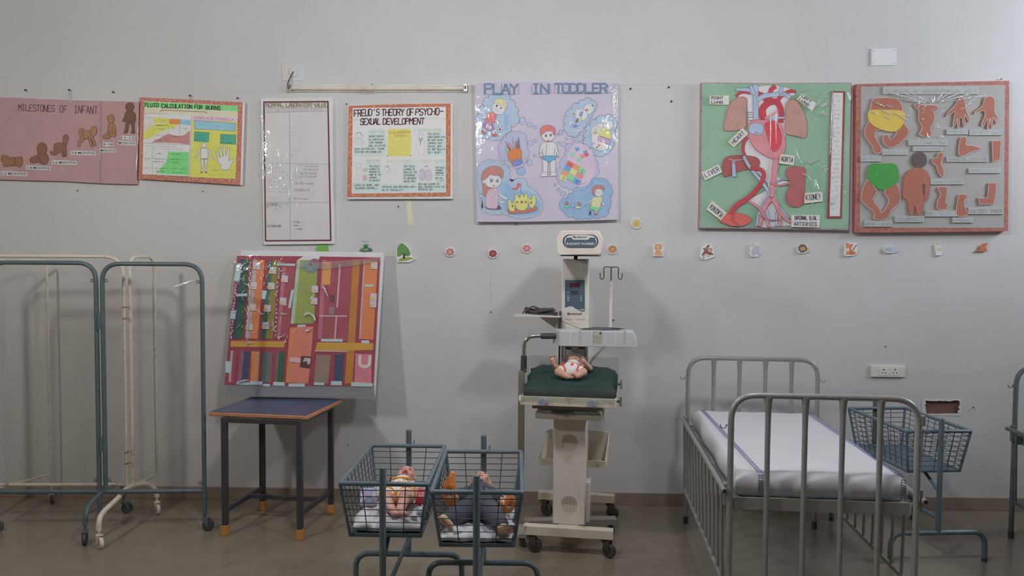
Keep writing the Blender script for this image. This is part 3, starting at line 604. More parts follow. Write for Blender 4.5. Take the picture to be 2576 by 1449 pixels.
cl(B, [(330, 1300), (320, 1200), (420, 1180), (540, 1160), (630, 1175), (720, 1250), (830, 1340), (840, 1450), (890, 1600), (880, 1750), (800, 1830), (700, 1960), (560, 2010), (430, 2010), (340, 1960), (220, 1920), (180, 1840), (150, 1700), (230, 1600), (220, 1480), (300, 1400)], CG, .26, 5)
B.poly(mb, sm([(380, 1300), (480, 1180), (640, 1180), (760, 1280), (830, 1450), (850, 1650), (740, 1880), (560, 1960), (400, 1800), (420, 1600), (340, 1440)]), .0011, CP)
cl(C_, [(240, 180), (330, 130), (420, 95), (490, 130), (600, 120), (650, 200), (770, 240), (790, 370), (792, 470), (836, 530), (900, 490), (1010, 465), (1120, 500), (1130, 600), (1200, 660), (1300, 690), (1340, 780), (1420, 880), (1430, 980), (1410, 1130), (1300, 1190), (1180, 1220), (1070, 1240), (960, 1230), (850, 1210), (770, 1180), (660, 1130), (640, 1160), (520, 1150), (350, 1130), (240, 1090), (320, 1020), (220, 950), (260, 840), (180, 800), (260, 770), (185, 690), (190, 600), (165, 480), (185, 350), (190, 250)], CB, .28, 5)
C_.poly(mb, sm([(640, 560), (760, 560), (900, 700), (1150, 700), (1300, 830), (1400, 950), (1350, 1140), (1000, 1200), (760, 1130), (640, 900)]), .0011, CB2)
for x, y, rx, ry, mm in ((1022, 325, 88, 80, CB2), (1200, 146, 56, 62, CG)): q = ell(x, y, rx, ry); C_.poly(mb, q, .0008, mm); C_.line(mb, q, 5, .0012, PL, True)
cl(E_, [(500, 770), (500, 680), (590, 640), (700, 570), (830, 540), (900, 450), (990, 480), (1110, 470), (1170, 555), (1240, 650), (1240, 790), (1210, 850), (1220, 960), (1190, 1060), (1140, 1180), (1030, 1220), (880, 1230), (730, 1240), (620, 1260), (480, 1210), (340, 1180), (320, 1110), (250, 1080), (240, 900), (370, 860), (380, 780)], CB2, .22, 6)
for x, y, rx, ry in ((124, 590, 20, 28), (196, 684, 30, 32), (280, 770, 48, 52)): q = ell(x, y, rx, ry, -20); E_.poly(mb, q, .0008, CB); E_.line(mb, q, 6, .0012, PL, True)
E_.line(mb, [(680, 1025), (720, 1010), (760, 960)], 8, .0014, PL)
for q in ([(740, 100), (745, 1360)], ): S.line(mb, q, 6, .0002, M((168, 162, 178), .8, k=kk))
mb.build('board', t, smooth=0)
SK = M((190, 190, 196), .8, k=kk, noise=.02); RD = M((196, 110, 110), .8, k=kk, noise=.06); VI = M((150, 124, 160), .8, k=kk); BLN = M((200, 196, 140), .8, k=kk); YC = M((204, 196, 140), .8, k=kk); SH = M((186, 96, 80), .8, k=kk); HR = M((172, 116, 110), .8, k=kk, noise=.06); GB = M((118, 190, 130), .8, k=kk); PKD = M((186, 160, 178), .8, k=kk); OR = M((204, 116, 66), .8, k=kk); DK = M((60, 56, 64), .7, k=kk, noise=0); BT = M((92, 152, 200), .8, k=kk); YLW = M((206, 190, 110), .8, k=kk); BRK = M((176, 108, 92), .8, k=kk)
def fig(S, name, parts, lines=(), h=.004, tt=.0025, lw=5, dark=()):
    mb = MB()
    for i, (p, m) in enumerate(parts):
        q = sm(p, 3) if len(p) < 18 and len(p) > 4 else p
        S.poly(mb, q, h+i*.0003, m, tt)
        if lw: S.line(mb, q, lw*.7, h+i*.0003+.0002, PL, True)
    hh = h+len(parts)*.0003+.0004
    for l in lines: S.line(mb, l, lw*.8, hh, PL)
    for d, m in dark: S.poly(mb, d, hh+.0002, m)
    return mb.build(name, t, smooth=0)
fig(A, 'boy_cutout', [([(240, 720), (300, 650), (340, 640), (330, 700), (280, 720)], SK), ([(460, 740), (500, 720), (545, 770), (530, 800), (505, 780)], SK), ([(270, 880), (320, 890), (290, 960), (250, 950)], SK), ([(415, 920), (470, 915), (465, 1000), (425, 1000)], SK), ([(340, 620), (460, 600), (500, 650), (480, 740), (430, 810), (310, 760), (320, 690)], RD), ([(240, 850), (300, 760), (420, 810), (465, 910), (380, 935), (300, 905)], VI), (ell(540, 520, 125, 120, 20), SK), ([(450, 440), (480, 370), (560, 345), (650, 380), (690, 450), (660, 560), (630, 480), (560, 470), (530, 420)], BLN), ([(225, 930), (250, 925), (300, 970), (300, 1000), (240, 970)], SH), ([(420, 1000), (480, 985), (515, 1010), (500, 1035), (430, 1035)], SH)],
    [[(485, 530), (510, 575), (570, 580)]], dark=[(ell(505, 480, 14, 22, 20), DK), (ell(585, 520, 14, 20, 20), PL)])
mbx = fig(A, 'football_cutout', [(ell(562, 900, 48, 52), SK)], dark=[(ell(562, 905, 16, 18), DK)]+[(ell(562+36*math.cos(a), 900+40*math.sin(a), 9, 9), DK) for a in (.3, 1.55, 2.8, 4.05, 5.3)])
fig(A, 'pencil_pot_cutout', [([(665, 1250), (690, 1230), (720, 1280), (730, 1330), (690, 1310)], GB), ([(645, 1115), (700, 1190), (790, 1300), (750, 1310)], M((196, 80, 84), .8, k=kk)), ([(700, 1135), (740, 1160), (810, 1290), (770, 1290)], M((190, 140, 170), .8, k=kk)), ([(785, 1060), (800, 1130), (840, 1280), (815, 1280)], YC), ([(850, 1115), (870, 1150), (880, 1270), (840, 1270)], M((150, 120, 110), .8, k=kk)), ([(905, 1045), (912, 1150), (925, 1250), (880, 1260), (890, 1140)], M((140, 90, 120), .8, k=kk)), ([(705, 1330), (930, 1255), (960, 1460), (960, 1530), (800, 1560)], OR), ([(790, 1500), (820, 1460), (840, 1510), (880, 1420), (905, 1490), (935, 1440), (960, 1530), (820, 1575)], M((110, 128, 190), .8, k=kk))])
fig(S, 'boy_cutout', [([(705, 650), (820, 650), (845, 730), (850, 790), (835, 740), (820, 780), (705, 780), (690, 790), (675, 740)], SK), ([(705, 800), (755, 815), (752, 930), (712, 930)], SK), ([(775, 815), (825, 800), (822, 930), (780, 930)], SK), ([(680, 740), (695, 735), (705, 770), (690, 785)], SK), ([(835, 740), (850, 725), (858, 760), (842, 775)], SK), ([(688, 960), (700, 920), (752, 918), (752, 955)], SK), ([(775, 955), (780, 918), (830, 920), (838, 950)], SK), ([(708, 770), (825, 770), (815, 800), (770, 825), (730, 805)], BT), (ell(757, 575, 62, 62), SK), ([(692, 580), (690, 520), (720, 492), (770, 490), (815, 510), (820, 565), (805, 580), (790, 545), (735, 550), (705, 575)], RD)],
    [[(745, 650), (735, 760)], [(700, 700), (715, 770)], [(820, 700), (808, 770)], [(770, 492), (785, 485)]], lw=4, dark=[(ell(737, 585, 9, 13), PL), (ell(780, 580, 9, 13), PL), (ell(757, 627, 10, 5), SH)])
fig(B, 'toy_cutout', [(ell(735, 535, 88, 100, 20), M((196, 192, 196), .8, k=kk)), (ell(590, 640, 125, 100, 25), M((198, 192, 188), .8, k=kk)), (ell(470, 640, 26, 30), SK), ([(555, 660), (590, 580), (628, 590), (600, 680)], M((112, 140, 188), .8, k=kk)), (ell(566, 730, 36, 32), YC), ([(490, 770), (530, 710), (545, 730), (510, 800), (490, 815)], M((120, 90, 110), .8, k=kk))], dark=[(ell(694, 556, 22, 22), M((190, 84, 90), .8, k=kk)), (ell(468, 634, 16, 14), M((180, 84, 90), .8, k=kk)), ([(780, 470), (815, 460), (805, 495)], DK)])
mb = MB(); q = sm([(370, 840), (400, 770), (440, 755), (490, 800), (540, 790), (595, 850), (590, 900), (540, 940), (470, 945), (390, 900)]); B.poly(mb, q, .004, SK, .002)
for k in range(9):
    a = k*.7; B.line(mb, [(485, 850), (485+90*math.cos(a), 855+62*math.sin(a))], 16, .0045+.0002*k, M((112, 140, 190), .8, k=kk)); B.poly(mb, ell(485+90*math.cos(a), 855+62*math.sin(a), 15, 13), .0066, M((112, 140, 190), .8, k=kk))
B.poly(mb, ell(485, 850, 34, 34), .007, M((112, 140, 190), .8, k=kk)); mb.build('clock_cutout', t, smooth=0)
fig(B, 'painter_cutout', [(sm([(770, 950), (800, 880), (900, 820), (960, 790), (1000, 850), (960, 960), (920, 1080), (1000, 1150), (1080, 1200), (1070, 1270), (1000, 1300), (880, 1280), (800, 1220), (780, 1130), (790, 1020)]), SK), ([(1000, 850), (1060, 900), (1130, 960), (1140, 1080), (1040, 1060), (930, 1020), (930, 960)], YLW), ([(920, 1030), (1040, 1075), (1140, 1085), (1140, 1130), (1090, 1180), (1000, 1150), (900, 1110)], M((170, 144, 170), .8, k=kk)), (ell(1090, 830, 95, 85, 20), SK)], [[(1000, 860), (1050, 940), (1110, 970)], [(860, 850), (920, 870), (1000, 860)]],
    dark=[([(830, 890), (900, 870), (900, 900), (810, 930)], M((204, 170, 150), .8, k=kk)), ([(810, 930), (900, 902), (895, 945), (800, 955)], M((150, 186, 180), .8, k=kk)), ([(800, 958), (895, 948), (880, 1000), (820, 990)], M((204, 140, 116), .8, k=kk)), (ell(816, 1165, 24, 22), M((150, 156, 190), .8, k=kk)), (ell(916, 1198, 22, 20), M((170, 130, 110), .8, k=kk)), (ell(880, 1236, 16, 15), M((120, 100, 100), .8, k=kk)), (ell(1044, 803, 9, 10), PL), (ell(1100, 822, 9, 12), PL)])
mb = MB(); F2 = E_
CC = {'r': (196, 92, 96), 'o': (212, 144, 96), 'g': (122, 196, 140), 'b': (96, 142, 200), 'y': (214, 204, 130), 'p': (200, 128, 128)}
for i, (x, y, c, ch) in enumerate(((425, 185, 'r', '1'), (545, 245, 'o', ''), (665, 310, 'g', 'C'), (380, 275, 'b', ''), (490, 330, 'y', ''), (610, 400, 'p', ''), (335, 365, 'o', ''), (445, 440, 'g', ''), (560, 520, 'b', '9'), (285, 455, 'y', 'D'))):
    a = .5; q = [(x+dx*math.cos(a)-dy*math.sin(a), y+dx*math.sin(a)+dy*math.cos(a)) for dx, dy in ((-68, -52), (68, -52), (68, 52), (-68, 52))]
    F2.poly(mb, q, .004+i*.0002, M(CC[c], .8, k=kk, noise=.06), .003)
    if ch: F2.text(mb, ch, x-22, y+26, x+22, y+40, 52, 9, .0066, M((120, 110, 120), .8, k=kk), gap=.01)
mb.build('number_blocks_cutout', t, smooth=0)
mb = MB()
for x, y, c in ((520, 1270, 'b'), (670, 1330, 'b'), (440, 1370, 'g'), (610, 1400, 'p'), (690, 1370, 'r'), (560, 1460, 'g')): B.poly(mb, [(x-45, y-20), (x+20, y-45), (x+50, y+15), (x-15, y+45)], .004, M(CC[c], .8, k=kk, noise=.08), .003)
mb.build('toy_bricks_cutout', t, smooth=0)
fig(C_, 'girl_cutout', [([(250, 470), (320, 560), (470, 650), (400, 720), (330, 800), (280, 790), (270, 640)], HR), ([(575, 720), (640, 780), (740, 830), (760, 850), (720, 880), (590, 790)], SK), ([(330, 1020), (420, 1050), (560, 1040), (580, 980), (635, 1065), (450, 1070), (340, 1050)], M((96, 88, 116), .8, k=kk)), ([(370, 700), (450, 660), (560, 660), (575, 800), (575, 960), (540, 1050), (420, 1055), (335, 1020), (330, 860)], PKD), ([(400, 700), (440, 760), (560, 890), (690, 920), (690, 945), (600, 940), (470, 840), (390, 740)], SK), (ell(470, 510, 165, 138), SK), (ell(292, 520, 30, 42), SK), ([(245, 500), (270, 330), (400, 230), (540, 215), (660, 280), (670, 420), (635, 450), (610, 400), (500, 410), (420, 390), (330, 470)], HR)],
    [[(420, 440), (450, 435)], [(560, 460), (590, 455)]], dark=[(ell(442, 495, 30, 36), PL), (ell(446, 488, 16, 20), CG), (ell(558, 510, 28, 32), PL), (ell(560, 504, 15, 18), CG), (ell(486, 605, 20, 13), SH)])
WD = M((150, 92, 96), .8, k=kk)
fig(C_, 'sandcastle_cutout', [([(785, 1060), (910, 1060), (1165, 1060), (1320, 1010), (1325, 1080), (1180, 1130), (1000, 1150), (785, 1150)], BRK), ([(765, 900), (820, 890), (830, 940), (870, 940), (880, 890), (905, 880), (900, 1080), (850, 1110), (790, 1080)], YLW), ([(1150, 820), (1190, 840), (1200, 870), (1235, 865), (1245, 810), (1305, 800), (1310, 960), (1240, 1050), (1180, 980)], YLW), ([(905, 790), (960, 780), (975, 830), (1010, 830), (1010, 780), (1060, 780), (1075, 820), (1090, 820), (1100, 770), (1140, 765), (1165, 990), (1100, 1080), (1020, 1095), (920, 1030)], YLW)],
    [[(1030, 770), (1015, 600)]], lw=8, dark=[([(1020, 560), (960, 550), (930, 640), (850, 650), (860, 680), (950, 680), (985, 610), (1020, 600)], M((200, 92, 92), .8, k=kk)), (rect(930, 910, 968, 950), WD), (rect(1015, 905, 1060, 950), WD), (rect(1098, 905, 1132, 945), WD), (rect(1205, 915, 1242, 955), WD), (rect(840, 985, 875, 1025), WD)])
fig(E_, 'boy_cutout', [([(755, 950), (860, 860), (880, 880), (780, 960)], SK), ([(1040, 930), (1100, 960), (1130, 950), (1110, 985), (1050, 965)], SK), ([(910, 1110), (940, 1110), (940, 1150), (910, 1150)], SK), ([(890, 1165), (930, 1145), (975, 1170), (930, 1178)], SH), ([(800, 1180), (810, 1100), (840, 1110), (830, 1180)], DK), ([(840, 1000), (1000, 1030), (970, 1110), (910, 1110), (900, 1080), (820, 1060)], GB), ([(870, 840), (960, 820), (1050, 820), (1060, 880), (1030, 950), (1000, 1040), (840, 1000), (850, 900)], YC), (ell(990, 740, 88, 75), SK), ([(860, 700), (890, 620), (970, 590), (1060, 600), (1100, 650), (1080, 700), (1040, 670), (930, 680), (910, 770), (880, 775)], HR)], dark=[(ell(955, 720, 6, 10), PL), (ell(1042, 725, 6, 10), PL), (ell(1003, 748, 7, 9), PL), (ell(950, 758, 16, 12), CP)])
fig(E_, 'pull_toys_cutout', [([(310, 1020), (340, 990), (400, 1000), (405, 1030), (330, 1035)], GB), ([(330, 930), (345, 922), (380, 925), (388, 975), (340, 980)], BRK), ([(440, 1025), (460, 950), (490, 940), (510, 970), (500, 1030)], M((130, 160, 200), .8, k=kk)), ([(525, 1010), (560, 1000), (630, 1020), (640, 1050), (560, 1050), (530, 1035)], YC), ([(572, 945), (590, 935), (625, 945), (632, 990), (585, 990)], BRK)], lw=6)
# block letters of the heading, cut from card
BLU = M((100, 118, 146), .7, k=kk, noise=.1, scale=30)
for w_, a, b, c, d, hh in (('PLAY', 182, 202, 492, 200, 88), ('IN', 612, 198, 772, 196, 84), ('TODDLER', 822, 192, 1302, 188, 80)):
    n = len(w_); adv = (b and (c-a))/n
    for i, ch in enumerate(w_):
        mb = MB(); S.text(mb, ch, a+adv*i, b, a+adv*i+adv*.86, b+(d-b)/n, hh, 17, .0125, BLU, gap=.001, jit=0)
        S.poly(mb, rect(a+adv*i-3, b-hh-5, a+adv*i+adv*.9, b+6), .011, M((166, 164, 180), .8, k=kk), .003); mb.build('heading_letter', t, smooth=0)
film(S, out, .016, t, [(26, [(1310, 165), (1330, 140), (1345, 120), (1375, 105)]), (30, [(1320, 190), (1345, 180), (1385, 150)]), (34, [(1335, 200), (1355, 225), (1375, 270)]), (22, [(1345, 230), (1350, 290), (1358, 330)]), (16, [(1368, 130), (1372, 200), (1360, 260), (1350, 300)]), (8, [(1345, 330), (1348, 360), (1345, 395)]), (8, [(1366, 330), (1362, 370), (1358, 410)]), (10, [(1385, 140), (1386, 300), (1384, 420)]), (5, [(712, 200), (714, 225), (712, 245)]), (6, [(1386, 1180), (1387, 1240)])], seed=3)
# ----- 6 the green heart and circulation board
D = .045; S = Sheet((0, YB-D, 0), win=(1740, 190, .283)); kk = .56
out = [(86, 62), (700, 66), (1420, 62), (1408, 700), (1396, 1376), (700, 1362), (66, 1356), (78, 700)]
t = board_root('wall_chart', 'green chart of lungs, heart, liver and kidney joined by red and blue vessels', 'poster', S, out)
mb = MB(); S.poly(mb, out, 0, M((150, 128, 134), .7, k=kk, rgb2=(120, 84, 96), scale=60, spread=.4), D)
S.poly(mb, [(96, 72), (700, 74), (1410, 72), (1388, 1362), (80, 1346)], .0006, M((131, 162, 140), .75, k=kk, rgb2=(112, 150, 122), scale=5, spread=.5, soft=.3)); mb.build('board', t, smooth=0)
CR = M((178, 58, 68), .7, k=kk, noise=.08, scale=25); BV = M((146, 164, 190), .7, k=kk, noise=.08, scale=25); PV = M((200, 122, 130), .7, k=kk, noise=.08, scale=25); LG = M((166, 126, 116), .8, k=kk, noise=.1, scale=18); LVR = M((150, 78, 76), .8, k=kk, noise=.1, scale=18); KD_ = M((160, 88, 88), .8, k=kk, noise=.08, scale=18); WP = M((186, 184, 188), .8, k=kk, noise=.03)
def pc(name, pp, h, m, tt=.004, lines=(), lw=4, lm=None):
    mb = MB()
    for i, (p, mm) in enumerate(pp): S.poly(mb, p, h+i*.0004, mm, tt); S.line(mb, p, 3, h+i*.0004+.0003, M((110, 70, 76), .7, k=kk), True)
    for l in lines: S.line(mb, l, lw, h+len(pp)*.0004+.0004, lm or M((120, 60, 60), .7, k=kk))
    return mb.build(name, t, smooth=0)
def tubep(pts, w0, w1):
    n = len(pts); L = []; R = []
    for i, (x, y) in enumerate(pts):
        a = pts[max(0, i-1)]; b = pts[min(n-1, i+1)]; dx, dy = b[0]-a[0], b[1]-a[1]; l = math.hypot(dx, dy); w_ = (w0+(w1-w0)*i/(n-1))/2
        L.append((x-dy/l*w_, y+dx/l*w_)); R.append((x+dy/l*w_, y-dx/l*w_))
    return L+R[::-1]
def arcp(p, n=6):
    out = []
    N = len(p)
    for i in range(N-1):
        p0, p1, p2, p3 = p[max(0, i-1)], p[i], p[i+1], p[min(N-1, i+2)]
        for k in range(n):
            q = k/n; out.append(tuple(.5*(2*p1[a]+(p2[a]-p0[a])*q+(2*p0[a]-5*p1[a]+4*p2[a]-p3[a])*q*q+(3*p1[a]-p0[a]-3*p2[a]+p3[a])*q**3) for a in (0, 1)))
    return out+[p[-1]]
pc('white_backing', [(sm([(400, 180), (560, 100), (780, 90), (930, 150), (860, 230), (840, 520), (800, 720), (770, 900), (900, 960), (760, 1000), (760, 1100), (890, 1310), (790, 1340), (580, 1340), (600, 1180), (500, 1110), (680, 1000), (600, 880), (520, 830), (470, 700), (480, 560), (500, 380), (480, 220)], 3), WP)], .002, WP, .002)
pc('lung', [(sm([(300, 490), (288, 440), (310, 330), (360, 230), (430, 190), (485, 200), (495, 250), (478, 310), (485, 400), (470, 470), (390, 490)]), LG)], .008, LG, .006)
pc('lung', [(sm([(835, 270), (870, 215), (930, 220), (980, 290), (1010, 360), (1028, 450), (1015, 550), (940, 540), (835, 510), (832, 400)]), LG)], .008, LG, .006)
pc('blue_vessel', [(tubep([(565, 80), (570, 200), (572, 400)], 50, 46), BV), (tubep(arcp([(585, 215), (650, 180), (740, 170), (820, 165), (880, 195)]), 44, 34), BV), (tubep(arcp([(395, 125), (450, 125), (510, 130), (545, 160)]), 26, 34), BV), (tubep([(520, 90), (540, 130), (560, 170)], 26, 34), BV), (tubep([(805, 95), (795, 140), (790, 165)], 26, 30), BV)], .005, BV, .003)
pc('red_vessel', [(tubep(arcp([(640, 400), (630, 300), (690, 240), (760, 240), (795, 320), (790, 420)]), 64, 46), CR), (tubep(arcp([(395, 185), (430, 155), (480, 150), (520, 160)]), 22, 22), CR), (tubep(arcp([(570, 90), (580, 150), (630, 175), (660, 220)]), 34, 40), CR), (tubep(arcp([(745, 95), (705, 130), (700, 190), (690, 230)]), 40, 34), CR), (tubep(arcp([(925, 145), (870, 140), (800, 180), (755, 235)]), 26, 34), CR)], .0035, CR, .002)
pc('heart', [(sm([(500, 430), (560, 395), (650, 395), (720, 400), (790, 430), (820, 520), (838, 600), (820, 690), (770, 745), (690, 730), (600, 680), (540, 620), (510, 540)]), PV), (sm([(650, 430), (720, 400), (760, 430), (800, 530), (790, 620), (740, 680), (700, 640), (680, 560), (660, 500)]), M((196, 66, 76), .8, k=kk)), (sm([(505, 480), (530, 430), (580, 420), (620, 430), (640, 470), (625, 520), (600, 530), (560, 525), (520, 510)]), BV)], .010, PV, .006, [[(560, 520), (575, 500), (600, 515)]])
mb = MB()
for y in (325, 345, 368, 395): S.line(mb, [(485, y), (545, y+4)], 5, .0062, M((120, 90, 110), .7, k=kk)); S.line(mb, [(790, y-4), (838, y-4)], 5, .0062, M((120, 90, 110), .7, k=kk))
S.poly(mb, tubep(arcp([(650, 385), (700, 360), (770, 310)]), 28, 20), .0064, PV); S.poly(mb, tubep(arcp([(690, 385), (800, 375), (885, 385)]), 18, 12), .0064, BV); mb.build('small_vessels', t, smooth=0)
pc('liver', [(sm([(275, 790), (310, 725), (390, 710), (480, 710), (570, 725), (605, 760), (600, 800), (560, 825), (480, 835), (400, 860), (330, 890), (285, 895)]), LVR)], .008, LVR, .005, [[(330, 740), (375, 755), (460, 745)], [(375, 755), (370, 775)], [(355, 770), (390, 770)]], 6, BV)
pc('blue_vessel', [(tubep(arcp([(372, 780), (375, 830), (378, 900)]), 30, 36), BV), (tubep(arcp([(462, 715), (500, 790), (560, 870), (620, 940), (670, 1010), (690, 1060), (650, 1130), (600, 1230), (580, 1340)]), 28, 30), BV), (tubep(arcp([(715, 1100), (770, 1160), (830, 1250), (885, 1310)]), 34, 20), BV), (tubep(arcp([(660, 1180), (680, 1260), (675, 1340)]), 26, 22), BV), (tubep(arcp([(752, 1210), (755, 1290), (750, 1340)]), 20, 18), BV), (tubep(arcp([(740, 950), (800, 925), (860, 925)]), 12, 8), BV)], .0125, BV, .002)
pc('red_vessel', [(tubep(arcp([(497, 545), (460, 600), (455, 660), (470, 710)]), 24, 26), CR), (tubep(arcp([(520, 830), (600, 830), (640, 870), (630, 930), (570, 1020), (500, 1090), (420, 1140), (370, 1190), (350, 1230)]), 30, 44), CR)], .0135, CR, .002)
pc('aorta', [(tubep(arcp([(750, 740), (738, 850), (720, 980), (715, 1080)]), 52, 40), PV), (tubep(arcp([(705, 1090), (660, 1150), (630, 1230), (600, 1340)]), 46, 26), PV), (tubep(arcp([(720, 1090), (770, 1190), (790, 1340)]), 44, 22), PV), (tubep(arcp([(770, 1190), (830, 1270), (890, 1305)]), 30, 16), PV), (tubep(arcp([(700, 950), (780, 975), (860, 955)]), 16, 14), PV), (tubep(arcp([(500, 1115), (590, 1170), (650, 1250), (685, 1350)]), 18, 22), PV), (tubep(arcp([(600, 1240), (680, 1280), (790, 1285)]), 8, 6), PV)], .015, PV, .002)
pc('kidney', [(sm([(840, 880), (850, 830), (900, 808), (970, 812), (1012, 830), (1010, 900), (1005, 1000), (1000, 1130), (950, 1168), (890, 1165), (845, 1120), (840, 1060), (865, 1000), (870, 940)]), KD_)], .008, KD_, .005)
pc('placenta', [(sm([(245, 1290), (290, 1240), (350, 1215), (430, 1225), (505, 1250), (530, 1280), (500, 1320), (430, 1340), (350, 1335), (280, 1310)]), M((206, 90, 82), .8, k=kk, noise=.08))], .012, KD_, .005, [[(350, 1230), (365, 1270), (350, 1285)], [(365, 1270), (375, 1300), (420, 1335)], [(365, 1270), (390, 1265)]])
for tx, q in ((('RIGHT', 'LUNG'), [(162, 180), (332, 178), (330, 260), (158, 256)]), (('LEFT', 'LUNG'), [(985, 160), (1108, 248), (1072, 315), (935, 210)]), (('HEART',), [(325, 590), (455, 465), (500, 520), (375, 638)]), (('LIVER',), [(88, 860), (240, 790), (272, 858), (120, 932)]), (('AORTA',), [(795, 700), (915, 716), (908, 798), (775, 780)]), (('KIDNEY',), [(1008, 1045), (1162, 1036), (1164, 1118), (1002, 1136)]), (('PLACENTA',), [(182, 1112), (312, 1222), (258, 1285), (132, 1190)]), (('INTERNAL ILIAL', 'ARTERIES'), [(890, 1240), (1140, 1240), (1136, 1350), (884, 1345)])):
    mb = MB(); S.poly(mb, q, .0165, M((186, 188, 184), .8, k=kk), .006); S.line(mb, q, 3, .017, M((190, 180, 110), .8, k=kk), True)
    (ax, ay), (bx, by), (cx, cy), (dx, dy) = q; n = len(tx)
    if tx[0] == 'PLACENTA': (ax, ay), (bx, by), (cx, cy), (dx, dy) = q[2], q[3], q[0], q[1]
    for i, l in enumerate(tx):
        f = (i+.78)/n if n > 1 else .72; m0, m1 = .1, .9
        if len(l) < 6 and n > 1: m1 = .68
        x0, y0 = ax+(dx-ax)*f, ay+(dy-ay)*f; x1, y1 = bx+(cx-bx)*f, by+(cy-by)*f
        H_ = math.hypot(dx-ax, dy-ay)
        S.text(mb, l, x0+(x1-x0)*m0, y0+(y1-y0)*m0, x0+(x1-x0)*m1, y0+(y1-y0)*m1, H_*(.5 if n == 1 else .3), 5, .0172, INK, jit=.15)
    mb.build('name_card', t, smooth=0)
mb = MB(); q = [(1248, 136), (1366, 140), (1334, 1268), (1206, 1268)]; S.poly(mb, q, .008, M((134, 62, 62), .7, k=kk, noise=.1), .006); S.poly(mb, [(1258, 152), (1346, 154), (1318, 1250), (1226, 1250)], .0086, M((190, 190, 188), .8, k=kk)); 
for i in range(26): S.scrib(mb, 1252-i*1.2, 195+i*40, 1326-i*1.2, 20, 6, .009, M((168, 160, 140), .8, k=kk), i)
mb.build('text_strip', t, smooth=0)
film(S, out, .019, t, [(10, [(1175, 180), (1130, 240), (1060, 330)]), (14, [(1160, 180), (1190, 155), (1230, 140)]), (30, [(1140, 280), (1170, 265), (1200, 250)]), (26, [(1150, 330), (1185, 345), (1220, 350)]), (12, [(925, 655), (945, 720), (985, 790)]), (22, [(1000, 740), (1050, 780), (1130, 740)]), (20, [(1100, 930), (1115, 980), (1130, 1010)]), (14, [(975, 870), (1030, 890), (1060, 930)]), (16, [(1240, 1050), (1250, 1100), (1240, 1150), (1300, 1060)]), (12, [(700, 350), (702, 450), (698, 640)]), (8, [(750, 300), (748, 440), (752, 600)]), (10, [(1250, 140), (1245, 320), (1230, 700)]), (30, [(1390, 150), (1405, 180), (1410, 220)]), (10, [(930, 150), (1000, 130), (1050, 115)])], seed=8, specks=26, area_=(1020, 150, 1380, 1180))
# ----- 7 the white board of limb shapes
D = .05; S = Sheet((0, YB-D, 0), win=(2130, 190, .283)); kk = .55
out = [(84, 76), (700, 62), (1446, 46), (1440, 700), (1434, 1384), (700, 1392), (74, 1396), (80, 700)]
t = board_root('wall_chart', 'white chart with brown limb cutouts and yellow and green nappies', 'poster', S, out)
mb = MB(); S.poly(mb, out, 0, M((158, 98, 88), .7, k=kk, rgb2=(134, 76, 72), scale=45, spread=.45), D-.002)
S.poly(mb, [(126, 100), (700, 90), (1408, 84), (1396, 1354), (116, 1352)], .001, M((144, 142, 140), .7, k=kk, noise=.03, scale=8)); mb.build('border_board', t, smooth=0)
SKN = M((154, 94, 78), .8, k=kk, noise=.05, scale=20); YN = M((198, 160, 70), .8, k=kk, noise=.06); GN = M((60, 136, 62), .8, k=kk, noise=.08); HD = M((88, 76, 76), .8, k=kk)
def limb(name, p, m=SKN, lab=None, s_=True):
    mb = MB(); q = sm(p, 3) if s_ else p; S.poly(mb, q, .012, m, .009); S.line(mb, q, 4, .0124, M((190, 180, 172), .8, k=kk), True); return mb.build(name, t, smooth=0)
limb('legs_cutout', [(210, 300), (230, 220), (270, 198), (420, 200), (480, 240), (500, 320), (510, 420), (545, 470), (548, 520), (480, 600), (390, 640), (330, 600), (325, 540), (365, 525), (390, 570), (440, 500), (290, 480), (250, 520), (270, 580), (305, 640), (300, 690), (245, 680), (230, 630), (165, 540), (165, 470), (200, 400)])
mb = MB(); S.poly(mb, sm([(205, 310), (350, 305), (500, 315), (522, 380), (490, 450), (430, 498), (340, 490), (230, 440), (192, 380)]), .0135, YN, .001); mb.build('yellow_nappy', t, smooth=0)
limb('legs_cutout', [(180, 930), (250, 1000), (270, 1030), (235, 1100), (290, 1180), (310, 1220), (360, 1160), (372, 1100), (335, 1040), (360, 1000), (440, 960), (475, 1050), (470, 1130), (395, 1200), (370, 1260), (330, 1280), (240, 1275), (245, 1220), (140, 1120), (132, 1060)])
mb = MB(); S.poly(mb, sm([(225, 785), (320, 782), (420, 784), (455, 830), (465, 900), (440, 960), (350, 1012), (310, 1018), (240, 980), (185, 915), (190, 840)]), .0135, GN, .001); mb.build('green_nappy', t, smooth=0)
limb('torso_cutout', [(600, 265), (630, 250), (690, 262), (780, 262), (812, 290), (800, 310), (765, 300), (785, 360), (770, 420), (745, 470), (755, 530), (700, 540), (645, 525), (670, 460), (640, 390), (640, 310)])
limb('hand_cutout', [(985, 225), (1010, 195), (1045, 205), (1062, 300), (1080, 350), (1097, 405), (1080, 400), (1050, 350), (1054, 445), (1040, 448), (1025, 380), (1005, 378), (1000, 460), (985, 455), (985, 380), (965, 440), (945, 440), (960, 350), (960, 320), (895, 365), (895, 335), (950, 280)])
limb('hand_cutout', [(1232, 195), (1300, 190), (1320, 250), (1318, 330), (1355, 380), (1345, 392), (1325, 380), (1340, 420), (1325, 425), (1302, 370), (1300, 455), (1285, 460), (1275, 380), (1265, 470), (1250, 470), (1250, 385), (1225, 440), (1205, 445), (1200, 430), (1230, 350), (1215, 310), (1145, 340), (1142, 320), (1210, 265)])
